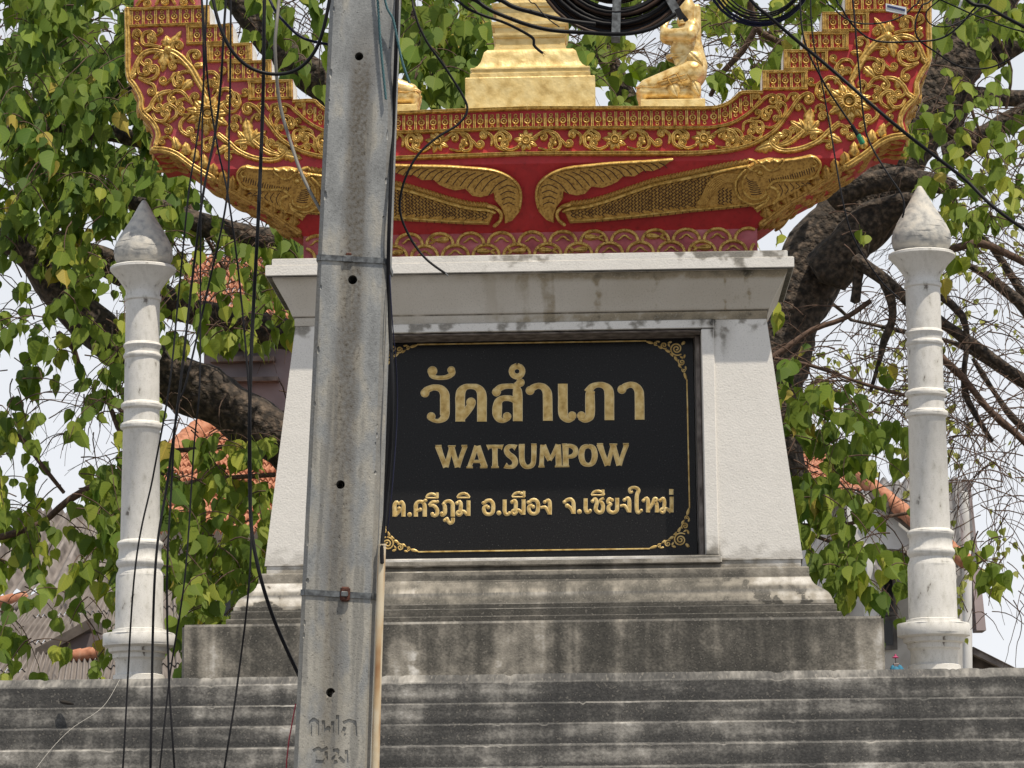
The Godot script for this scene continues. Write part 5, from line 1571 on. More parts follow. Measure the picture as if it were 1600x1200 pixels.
		for c in [[520, 860, 222, 940, 120, 95], [700, 700, 845, 545, 150, 100], [845, 545, 1000, 700, 150, 120], [640, 900, 700, 1075, 150, 130], [880, 880, 960, 1060, 120, 120]]:
			var fl := MB.new()
			var p0: Vector3 = (j as Callable).call(c[0], c[1], 130.0) * Vector3(s, 1, 1) + Vector3(0, 0.026, 0)
			var p1: Vector3 = (j as Callable).call(c[2], c[3], 150.0) * Vector3(s, 1, 1) + Vector3(0, 0.026, 0)
			fl.leaf(Vector2(p0.x, p0.y), Vector2(p1.x, p1.y), c[4] * k, 0.018, Transform3D(Basis(), Vector3(0, 0, c[5] * k + 0.016)), 0)
			part("robe_flap", fl, M.statue, q)

# ------------------------------------------------------------------ the power pole in front
func pole() -> void:
	var lean := 0.041
	var t := thing("power_pole", "grey weathered concrete power pole standing in front of the temple sign", "pole", Vector3(-0.4935, 0.0, 5.81))
	t.rotation.z = -atan(lean)
	var xf := t.transform
	var sec := func(y: float) -> Array:
		var a := 0.5 * (0.2135 - 0.0078 * (y - 1.9))
		var d := 0.09
		var c := 0.013
		var out := []
		for q in [[-a + c, d], [a - c, d], [a, d - c], [a, 0.04], [a - 0.03, 0.024], [a - 0.03, -0.024], [a, -0.04], [a, -d + c], [a - c, -d], [-a + c, -d], [-a, -d + c], [-a, -0.04], [-a + 0.03, -0.024], [-a + 0.03, 0.024], [-a, 0.04], [-a, d - c]]:
			out.append(Vector3(q[0], y, q[1]))
		return out
	var mb := MB.new()
	var lo: Array = (sec as Callable).call(0.0)
	var hi: Array = (sec as Callable).call(8.5)
	var n := lo.size()
	for i in n:
		var a: Vector3 = lo[i]
		var b: Vector3 = lo[(i + 1) % n]
		var nn := Vector3(-(b.z - a.z), 0, b.x - a.x).normalized()
		mb.quad(a, b, hi[(i + 1) % n], hi[i], nn)
	var flat := PackedVector2Array()
	for p in lo: flat.append(Vector2(p.x, p.z))
	var ids := Geometry2D.triangulate_polygon(flat)
	for ring in [[lo, -1.0], [hi, 1.0]]:
		var base := mb.v.size()
		for p in ring[0]: mb.vert(p, Vector3(0, ring[1], 0))
		for k in range(0, ids.size(), 3): mb.tri(base + ids[k], base + ids[k + 1], base + ids[k + 2])
	M.pole.uv1_world_triplanar = false
	M.pole.uv1_offset = Vector3(0.5, -4.25 / 2.5, 0.3)
	var c := CSGCombiner3D.new()
	c.name = "shaft"
	t.add_child(c)
	var cm := CSGMesh3D.new()
	cm.name = "concrete"
	cm.mesh = mb.mesh()
	cm.material = M.pole
	c.add_child(cm)
	var face := Transform3D(xf.basis, xf * Vector3(0, 0, 0.09))
	var holes := [[561, 88, 7.0], [551, 437, 7.5], [532, 757, 7.0], [516.5, 1082, 7.2]]
	for q in holes:
		var p := on_panel(q[0], q[1], face)
		var h := CSGCylinder3D.new()
		h.name = "bolt_hole"
		h.radius = q[2] * 0.00180; h.height = 0.4; h.sides = 20
		h.operation = CSGShape3D.OPERATION_SUBTRACTION
		h.material = M.pole
		h.rotation.x = PI / 2
		h.position = Vector3(p.x, p.y, 0)
		c.add_child(h, true)
	# characters pressed into the wet concrete, and chips off its arrises
	for s in [[150, 700, 150, 480, 200, 435, 262, 470, 262, 690], [350, 455, 365, 655, 430, 560, 490, 650, 500, 470], [575, 372, 572, 680], [660, 495, 755, 455, 845, 480, 858, 700], [690, 560, 655, 645, 690, 690], [190, 930, 275, 888, 330, 930, 420, 880], [395, 940, 400, 1060, 340, 1105, 230, 1092], [500, 925, 580, 915, 570, 1000, 500, 1050, 520, 1125, 570, 1090], [600, 1030, 690, 1115], [712, 915, 720, 1125]]:
		var line := PackedVector2Array()
		for i in range(0, s.size(), 2): line.append(on_panel(470 + s[i] * 0.1, 1080 + s[i + 1] * 0.1, face))
		for pg in Geometry2D.offset_polyline(line, 0.0046, Geometry2D.JOIN_ROUND, Geometry2D.END_ROUND):
			var g := CSGPolygon3D.new()
			g.name = "pressed_stroke"
			g.polygon = pg
			g.depth = 0.02
			g.operation = CSGShape3D.OPERATION_SUBTRACTION
			g.material = M.pole
			g.position = Vector3(0, 0, 0.0866 + 0.02)
			c.add_child(g, true)
	var rng := RandomNumberGenerator.new()
	rng.seed = 9
	for i in 46:
		var y := rng.randf_range(1.85, 4.15)
		var s := -1.0 if rng.randf() < 0.5 else 1.0
		var a := 0.5 * (0.2135 - 0.0078 * (y - 1.9))
		var k := CSGSphere3D.new()
		k.name = "chip"
		k.radius = rng.randf_range(0.003, 0.008)
		k.radial_segments = 7; k.rings = 4
		k.operation = CSGShape3D.OPERATION_SUBTRACTION
		k.material = M.pole
		k.scale = Vector3(0.8, rng.randf_range(0.8, 2.6), 0.8)
		k.position = Vector3(s * (a - rng.randf_range(0.008, 0.016)), y, 0.09) if i % 3 < 2 else Vector3(rng.randf_range(-a, a) * 0.8, y, 0.0895 + k.radius * 0.6)
		c.add_child(k, true)
	# straps
	var n2 := 0
	for q in [[500, 402, 604, 408, 545], [470, 925, 592, 932, 539]]:
		var p0 := on_panel(q[0], q[1], face)
		var p1 := on_panel(q[2], q[3], face)
		var tilt := (p1.y - p0.y) / (p1.x - p0.x)
		var y := (p0.y + p1.y) * 0.5
		var a := 0.5 * (0.2135 - 0.0078 * (y - 1.9)) + 0.0015
		var s := thing("steel_strap", ["grey steel strap round the pole level with the white cornice", "grey steel strap with rusty buckle low on the pole"][n2], "strap", t.transform * Vector3(0, y, 0), "steel straps round the power pole")
		s.rotation = t.rotation
		var b := MB.new()
		var d := 0.0915
		var ring := [Vector3(-a, 0, d - 0.012), Vector3(-a + 0.012, 0, d), Vector3(a - 0.012, 0, d), Vector3(a, 0, d - 0.012), Vector3(a, 0, -d), Vector3(-a, 0, -d)]
		for i in 6:
			var u: Vector3 = ring[i]
			var w: Vector3 = ring[(i + 1) % 6]
			var o := Vector3(u.x + w.x, 0, u.z + w.z).normalized() * 0.0022
			if i == 1: o = Vector3(0, 0, 0.0022)
			var dy0 := Vector3(0, u.x * tilt, 0)
			var dy1 := Vector3(0, w.x * tilt, 0)
			var hh := Vector3(0, 0.0082, 0)
			b.hexa([u + dy0 - hh, w + dy1 - hh, w + dy1 + o - hh, u + dy0 + o - hh], [u + dy0 + hh, w + dy1 + hh, w + dy1 + o + hh, u + dy0 + o + hh])
		part("band", b, M.steel, s)
		var bx := on_panel(q[4], (q[1] + q[3]) * 0.5, face)
		var bu := MB.new()
		if n2 == 1:
			bu.box(Vector3(bx.x - 0.013, -0.021, d), Vector3(bx.x + 0.015, 0.021, d + 0.010), 0.004)
			part("buckle", bu, M.rust, s)
			var cl := MB.new()
			cl.box(Vector3(bx.x - 0.010, -0.0075, d + 0.0095), Vector3(bx.x + 0.010, 0.0075, d + 0.014), 0.002)
			part("clip", cl, M.steel, s)
		else:
			bu.box(Vector3(bx.x - 0.017, -0.0095, d), Vector3(bx.x + 0.013, 0.0095, d + 0.006), 0.002)
			part("buckle", bu, M.steel, s)
			var cl := MB.new()
			cl.box(Vector3(bx.x - 0.009, 0.009, d - 0.001), Vector3(bx.x + 0.008, 0.018, d + 0.004), 0.002)
			part("clip", cl, M.rust, s)
		n2 += 1
	# conduit on the right arris
	var pts := []
	for q in [[597, 853], [591, 1030], [586.5, 1200], [583, 1320]]: pts.append(sv(q[0], q[1], 5.905))
	var low: Vector3 = pts[3] + (pts[3] - pts[0]) * 0.55
	pts[3] = low
	pts.append(Vector3(low.x - 0.03, 0.12, 5.905))
	var cd := thing("conduit_pipe", "beige plastic conduit pipe running up the right edge of the pole", "pipe", pts[4])
	var m2 := MB.new()
	m2.tube(curve3(pts, 0.3), PackedFloat32Array([0.0112]), 16)
	wpart("pipe", m2, M.pvc, cd)
	var m3 := MB.new()
	m3.tube(PackedVector3Array([pts[0] + Vector3(0, 0.0005, 0), pts[0] + Vector3(0, 0.004, 0)]), PackedFloat32Array([0.0124]), 16)
	wpart("rim", m3, M.pvc, cd)
	# teal rope hanging from above
	var ro := thing("rope", "thin teal rope hanging in a loop on the pole's upper face", "rope", sv(591, 10, 5.92))
	for l in [[[588, -30, 591, 12, 594, 60, 598, 105, 603, 155], 5.912], [[596, -30, 604, 10, 614, 30, 621, 62, 629, 98, 640, 130], 5.925]]:
		var sp := spline(l[0], 2.0)
		for h in 3:
			var path := PackedVector3Array()
			for i in sp.size():
				var a := i * 0.8 + h * TAU / 3
				path.append(sv(sp[i].x, sp[i].y, l[1]) + Vector3(cos(a), 0, sin(a)) * 0.0022)
			var m := MB.new()
			m.tube(path, PackedFloat32Array([0.0019]), 5)
			wpart("strand", m, M.rope, ro)

# ------------------------------------------------------------------ cables
func cable(label: String, flat: Array, z: float, r: float, m: Material, group := "", called := "cable") -> Node3D:
	var run := flat.duplicate()
	var n := run.size()
	if run[1] < -20: run = [run[0] + (run[0] - run[2]) * 3.0, run[1] - 260.0] + run   # the line goes on past the picture
	n = run.size()
	if run[n - 1] < -20: run += [run[n - 2] + (run[n - 2] - run[n - 4]) * 3.0, run[n - 1] - 260.0]
	elif run[n - 1] > 1205: run += [run[n - 2] + (run[n - 2] - run[n - 4]) * 1.5, run[n - 1] + 300.0]
	elif run[n - 2] > 1605: run += [run[n - 2] + (run[n - 2] - run[n - 4]) * 4.0, run[n - 1] + (run[n - 1] - run[n - 3]) * 3.0]
	var sp := spline(run, 6.0)
	var path := PackedVector3Array()
	for i in sp.size():
		path.append(sv(sp[i].x, sp[i].y, z + 0.02 * sin(i * 0.13)))
	var t := thing(called, label, "cable", path[path.size() / 2], group)
	var mb := MB.new()
	mb.tube(path, PackedFloat32Array([r * unit_at(z)]), 7)
	wpart("wire", mb, m, t)
	return t

func cables() -> void:
	var H := "black wires hanging left of the pole"
	var C: Material = M.cable
	cable("thin wire, leftmost where it passes the platform steps", [326, -40, 318, 130, 306, 230, 295, 300, 280, 450, 265, 600, 240, 740, 210, 900, 189, 1240], 5.85, 1.5, C, H)
	cable("black wire ending second from left over the steps", [357, -40, 345, 130, 335, 215, 318, 300, 300, 440, 282, 600, 262, 750, 242, 900, 234, 1240], 5.80, 2.1, C, H)
	cable("thin wire falling straight past the left end of the boat", [313, -40, 318, 100, 316, 200, 314, 300, 313, 450, 312, 600, 303, 700, 289, 900, 265, 1060, 246, 1240], 5.88, 1.4, C, H)
	cable("wire crossing two others before the left column's foot", [361, -40, 360, 100, 358, 200, 354, 312, 325, 450, 291, 597, 276, 640, 268, 760, 261, 900, 264, 1060, 275, 1240], 5.76, 1.7, C, H)
	cable("thin wire slanting right across the boat's left flower", [311, -40, 325, 130, 340, 230, 356, 305, 373, 430, 388, 600, 392, 750, 390, 900, 370, 1075, 345, 1240], 5.72, 1.6, C, H)
	cable("thickest black cable, curving behind the pole near the plinth block", [414, -40, 411, 150, 404, 330, 396, 480, 391, 600, 390, 740, 396, 850, 425, 960, 476, 1075], 5.70, 3.0, C, H)
	cable("black cable looping in a deep U over the boat's left steps", [329, -40, 333, 0, 345, 45, 365, 83, 395, 108, 435, 116, 470, 105, 497, 70, 513, 10, 516, -40], 5.95, 3.0, C)
	cable("dark blue cable sagging to the pole's left side near the top", [416, -40, 424, 5, 445, 35, 475, 60, 522, 71], 5.78, 2.4, M.cable_blue)
	cable("pale grey cable winding past the boat to the pole's left edge", [440, -40, 432, 40, 430, 80, 437, 160, 455, 225, 475, 280, 508, 342], 5.82, 2.8, M.cable_grey)
	cable("black cable running down the pole's right edge into the conduit", [622, -40, 618, 100, 612, 250, 607, 400, 609, 500, 613, 600, 610, 700, 603, 790, 597, 850, 597, 880], 5.90, 3.2, C)
	cable("faint dark wire bowed over the left part of the name board", [609, 430, 613, 500, 620, 590, 620, 660, 613, 760, 604, 840], 5.90, 0.9, M.cable_blue)
	cable("loose black wire hooked like an S in front of the boat's left wing", [640, -40, 648, 20, 665, 62, 695, 105, 722, 148, 730, 172, 716, 194, 680, 217, 650, 246, 630, 288, 625, 330, 640, 370, 665, 404, 697, 428], 5.75, 2.0, C)
	var tip := MB.new()
	tip.tube(PackedVector3Array([sv(696, 427, 5.77), sv(700, 431, 5.77)]), PackedFloat32Array([0.0022]), 6)
	tag(part("wire_end", tip, M.steel, self), "bright bare end of the loose wire over the cornice", "wire end")
	var fr := cable("black cable with a frayed end in front of the gold pedestal", [690, -40, 720, 5, 750, 22, 790, 36, 825, 54, 834, 62, 834, 70, 840, 77, 848, 83], 5.6, 2.4, C)
	for q in [[847, 82, 852, 85], [846, 81, 852, 81], [846, 83, 850, 88]]:
		var m := MB.new()
		m.tube(PackedVector3Array([sv(q[0], q[1], 5.6), sv(q[2], q[3], 5.61)]), PackedFloat32Array([0.0008]), 4)
		wpart("frayed_strand", m, M.cable_worn, fr)
	cable("long black cable sweeping under the coil to the right", [715, -40, 750, 5, 800, 30, 855, 46, 915, 51, 975, 53, 1020, 44, 1055, 22], 5.62, 3.4, C)
	cable("black cable entering the coil from the upper left", [748, -40, 790, 4, 835, 20, 880, 31, 930, 38], 5.66, 3.8, C)
	cable("hair-thin wire dropping to the cable coil", [815, -30, 838, 8, 855, 28, 874, 42], 5.68, 1.0, C)
	# the large coil: strands wound in rings
	var co := thing("cable_coil", "big coil of black cables strapped together at the top middle", "cable coil", sv(962, -60, 5.55))
	var rng := RandomNumberGenerator.new()
	rng.seed = 31
	var u := unit_at(5.55)
	for k in 30:
		var path := PackedVector3Array()
		var lay := k % 5
		var rr := 127.5 - (k / 5) * 7.0 - rng.randf_range(0.0, 5.0) - (12.0 if k > 24 else 0.0)
		var cx := 962.0 + rng.randf_range(-5, 5)
		var cy := -74.0 + rng.randf_range(-4, 4) - (k / 5) * 1.0
		for i in 41:
			var a := TAU * i / 40.0
			path.append(sv(cx + cos(a) * rr, cy + sin(a) * rr, 5.50 + lay * 0.011 + 0.004 * sin(a * 2.0 + k)))
		var m := MB.new()
		m.tube(path, PackedFloat32Array([(2.9 + 0.5 * (k % 2)) * u]), 8)
		wpart("strand", m, M.cable_worn if k % 3 == 1 else M.cable, co)
	for q in [[964, -6, 962, 58, 7.0], [1040, -14, 1058, 18, 7.0]]:
		var a := sv(q[0], q[1], 5.552)
		var b := sv(q[2], q[3], 5.552)
		var d := (b - a).normalized()
		var sd := d.cross(Vector3(0, 0, 1)) * float(q[4]) * u
		var m := MB.new()
		m.hexa([a - sd - Vector3(0, 0, 0.062), a + sd - Vector3(0, 0, 0.062), a + sd, a - sd], [b - sd - Vector3(0, 0, 0.062), b + sd - Vector3(0, 0, 0.062), b + sd, b - sd])
		wpart("clamp_strap", m, M.steel, co)
	for q in [[1058, 14, 1066, 30, 5.0], [1064, 22, 1073, 33, 3.5]]:
		var a := sv(q[0], q[1], 5.57)
		var b := sv(q[2], q[3], 5.575)
		var sd := (b - a).normalized().cross(Vector3(0, 0, 1)) * float(q[4]) * u
		var m := MB.new()
		m.hexa([a - sd, a + sd, a + sd + Vector3(0, 0, 0.004), a - sd + Vector3(0, 0, 0.004)], [b - sd, b + sd, b + sd + Vector3(0, 0, 0.004), b - sd + Vector3(0, 0, 0.004)])
		wpart("strap_tail", m, M.cable, co)
	var c2 := thing("cable_coil", "smaller loop of thin dark blue wires right of the kneeling figure", "cable coil", sv(1186, -40, 5.6))
	for k in 6:
		var path := PackedVector3Array()
		for i in 33:
			var a := TAU * i / 32.0
			path.append(sv(1186 + (k % 3) * 2.5 + cos(a) * (84 - k * 3.2), -46 - k * 1.2 + sin(a) * (86 - k * 2.6), 5.6 + k * 0.006))
		var m := MB.new()
		m.tube(path, PackedFloat32Array([(1.5 if k > 1 else 2.4) * u]), 6)
		wpart("strand", m, M.cable_blue if k < 2 else M.cable, c2)
	# lines on the right
	cable("straight black cable running down from the loop to the right edge", [1150, -30, 1210, 33, 1300, 109, 1400, 196, 1500, 274, 1640, 384], 5.9, 3.0, C)
	cable("black cable cutting the upper right corner", [1490, -25, 1545, 12, 1600, 42, 1650, 68], 5.7, 3.0, C)
	cable("thin wire falling from the stepped right end past the bow", [1265, -40, 1268, 40, 1275, 88, 1284, 130, 1297, 200, 1317, 315, 1335, 375, 1375, 437, 1405, 466], 5.65, 1.3, C)
	cable("thin wire ending in a hook beside the right finial", [1328, -40, 1340, 88, 1350, 188, 1360, 225, 1385, 268, 1408, 303, 1413, 325, 1410, 340], 5.72, 1.5, C)
	var gt := cable("thin wire with a green taped end over the right flower", [1246, -40, 1256, 60, 1285, 125, 1312, 168, 1334, 200], 5.78, 1.6, C)
	var gm := MB.new()
	gm.tube(PackedVector3Array([sv(1331, 196, 5.782), sv(1341, 212, 5.782)]), PackedFloat32Array([0.0058, 0.0068]), 7)
	wpart("sleeve", gm, M.cable, gt)
	var gm2 := MB.new()
	gm2.tube(PackedVector3Array([sv(1341, 211, 5.782), sv(1348, 224, 5.782)]), PackedFloat32Array([0.0075, 0.0085]), 7)
	wpart("green_tape", gm2, plain("green_tape", lin(0.012, 0.19, 0.085), 0.4), gt)
	cable("thin wire sagging across the right lotus from step to tree", [1300, -30, 1316, 14, 1338, 45, 1370, 64, 1425, 65, 1475, 58, 1515, 22, 1540, -30], 5.6, 1.6, C)
	cable("thin wire curving under the white tag", [1280, -30, 1305, 15, 1340, 36, 1390, 33, 1425, 12, 1445, -30], 5.64, 1.3, C)
	cable("thin wire looping beside the boat's upper right edge", [1470, -30, 1440, 10, 1430, 40, 1436, 62, 1460, 80, 1500, 104, 1545, 106, 1583, 90], 5.62, 1.4, C)
	cable("fine wire with a small loop near the upper right tree", [1500, -30, 1470, -2, 1448, 18, 1452, 36, 1475, 42, 1500, 34, 1530, 14, 1560, -25], 5.66, 1.2, C)
	cable("fine wire slanting behind the white clip to the right edge", [1395, -30, 1470, 0, 1540, 30, 1650, 62], 5.68, 1.3, C)
	var tg := thing("wire_tag", "white plastic tag with a blue stripe on the wires", "tag", sv(1399, 16, 5.69))
	var wm := MB.new()
	var ta := sv(1384, 12, 5.69)
	var tb := sv(1416, 18, 5.69)
	var dy := Vector3(0, 6.2 * unit_at(5.69), 0)
	wm.hexa([ta - dy, tb - dy, tb + dy, ta + dy], [ta - dy + Vector3(0, 0, 0.006), tb - dy + Vector3(0, 0, 0.006), tb + dy + Vector3(0, 0, 0.006), ta + dy + Vector3(0, 0, 0.006)])
	wpart("plate", wm, plain("tag_white", lin(0.62, 0.64, 0.66), 0.4), tg)
	var st := MB.new()
	var sy := Vector3(0, 1.6 * unit_at(5.69), 0)
	st.hexa([ta - sy + Vector3(0.004, 0.003, 0.0055), tb - sy + Vector3(-0.004, 0.002, 0.0055), tb + sy + Vector3(-0.004, 0.002, 0.0055), ta + sy + Vector3(0.004, 0.003, 0.0055)], [ta - sy + Vector3(0.004, 0.003, 0.0085), tb - sy + Vector3(-0.004, 0.002, 0.0085), tb + sy + Vector3(-0.004, 0.002, 0.0085), ta + sy + Vector3(0.004, 0.003, 0.0085)])
	wpart("stripe", st, plain("tag_blue", lin(0.02, 0.03, 0.12), 0.4), tg)
	var cp := MB.new()
	cp.tube(PackedVector3Array([sv(1505, -6, 5.7), sv(1499, 11, 5.7)]), PackedFloat32Array([0.0036]), 6)
	tag(part("wire_clip", cp, plain("clip_white", lin(0.7, 0.7, 0.7), 0.4), self), "small white clip on the cable at the upper right corner", "clip")

func trifles() -> void:
	var p := sv(1401, 1042, 0.1)
	var y0 := 2.524
	var t := thing("toy_windmill", "blue cloth bundle topped by a tiny pink spinner beside the right column", "ornament", Vector3(p.x, y0, 0.1))
	var b := MB.new()
	for k in 7:
		var a := k * 0.9
		b.dome(Vector2(0.022 * cos(a), 0.0), 0.018 + 0.004 * (k % 3), 0.05 + 0.008 * (k % 2), Transform3D(Basis(Vector3.RIGHT, Vector3(0, 0, 1), Vector3.UP), Vector3(0, 0.0, 0.018 * sin(a))), 9, 3)
	part("cloth", b, plain("blue_cloth", lin(0.025, 0.16, 0.27), 0.8), t)
	var c := MB.new()
	c.box(Vector3(-0.018, 0.04, -0.012), Vector3(0.016, 0.065, 0.012), 0.004)
	c.tube(PackedVector3Array([Vector3(-0.004, 0.06, 0), Vector3(-0.004, 0.095, 0)]), PackedFloat32Array([0.003]), 6)
	part("stem", c, plain("stem_grey", lin(0.2, 0.17, 0.17), 0.8), t)
	var d := MB.new()
	d.lathe(PackedVector2Array([Vector2(0.0, 0.088), Vector2(0.014, 0.09), Vector2(0.016, 0.094), Vector2(0.006, 0.099), Vector2(0.004, 0.108), Vector2(0.0, 0.11)]), Vector3(-0.004, 0, 0), 10)
	part("spinner", d, plain("pink", lin(0.45, 0.06, 0.16), 0.6), t)
	cable("red thread hanging beside the pole's lower left edge", [462, 1100, 455, 1138, 450, 1170, 446, 1240], 5.7, 1.1, plain("red_thread", lin(0.35, 0.03, 0.05), 0.6), "", "thread")
	var st := spline([187, 1062, 160, 1105, 110, 1140, 72, 1180, 40, 1225], 8.0)
	var path := PackedVector3Array()
	for i in st.size(): path.append(sv(st[i].x, st[i].y, lerpf(0.78, 1.45, float(i) / st.size())))
	var m := MB.new()
	m.tube(path, PackedFloat32Array([0.0009]), 5)
	tag(part("thread", m, plain("pale_thread", lin(0.5, 0.48, 0.44), 0.7), self), "fine pale string lying slantwise over the steps at the left", "thread")
	var lt := MB.new()
	var q := sv(104, 1099, 0.93)
	lt.leaf(Vector2(-0.03, 0.012), Vector2(0.035, -0.008), 0.022, 0.01, Transform3D(Basis(Vector3.RIGHT, Vector3(0, 0.5, -0.5).normalized(), Vector3(0, 0.5, 0.5).normalized()), q), 0)
	tag(part("dry_leaf", lt, plain("dry_leaf", lin(0.02, 0.016, 0.012), 0.9), self), "curled dark dry leaf on the left step edge", "leaf")

# ------------------------------------------------------------------ houses behind
# a corrugated sheet roof between four corners: a, b along the top, c, d along the foot (b over c)
func corrugated(a: Vector3, b: Vector3, c: Vector3, d: Vector3, waves: int, depth: float, laps: int) -> MB:
	var mb := MB.new()
	var nn := (b - a).cross(d - a).normalized()
	if nn.y < 0: nn = -nn
	for l in laps:
		var rows := []
		for e in [[float(l) / laps, 0.0], [(l + 1.0) / laps + 0.012, 0.014]]:
			var row := PackedVector3Array()
			for i in waves * 6 + 1:
				var f := float(i) / (waves * 6)
				var p := a.lerp(b, f).lerp(d.lerp(c, f), e[0])
				row.append(p + nn * (depth * (0.5 + 0.5 * cos(TAU * i / 6.0)) + e[1] * (1.0 if l < laps else 0.0)))
			rows.append(row)
		mb.grid(rows, false, nn)
	return mb

# rows of curved clay tiles
func tiled(a: Vector3, b: Vector3, c: Vector3, d: Vector3, cols: int, rws: int, seed_: int) -> MB:
	var mb := MB.new()
	var nn := (b - a).cross(d - a).normalized()
	if nn.y < 0: nn = -nn
	var rng := RandomNumberGenerator.new()
	rng.seed = seed_
	for r in rws:
		for q in cols:
			var rows := []
			var lift := rng.randf_range(0.0, 0.012)
			for e in [0.0, 1.12]:
				var row := PackedVector3Array()
				for i in 5:
					var f := (q + i / 4.0) / cols
					var p := a.lerp(b, f).lerp(d.lerp(c, f), (r + e) / rws)
					row.append(p + nn * (0.05 * sin(PI * i / 4.0) + lift + 0.035 * e))
				rows.append(row)
			mb.grid(rows, false, nn)
			var m: int = rows[1].size()
			for i in m - 1:   # the lip at the foot of the tile
				mb.quad(rows[1][i], rows[1][i + 1], rows[1][i + 1] - nn * 0.03, rows[1][i] - nn * 0.03, (d - a).normalized())
	return mb

func ridge_tiles(path: Array, r: float, n: int) -> MB:
	var mb := MB.new()
	for k in n:
		var a: Vector3 = path[0].lerp(path[1], float(k) / n)
		var b: Vector3 = path[0].lerp(path[1], (k + 1.06) / n)
		mb.tube(PackedVector3Array([a, b]), PackedFloat32Array([r * 0.92, r * 1.08]), 10)
	return mb

func slab(p: Array, z0: float, z1: float, mb: MB) -> void:   # an upright plate from drawing points, between two depths
	var q := PackedVector2Array()
	for i in range(0, p.size(), 2):
		var w := sv(p[i], p[i + 1], z0)
		q.append(Vector2(w.x, w.y))
	mb.relief(q, Transform3D(Basis(), Vector3(0, 0, z1)), 0.0, 0.0, z0 - z1)

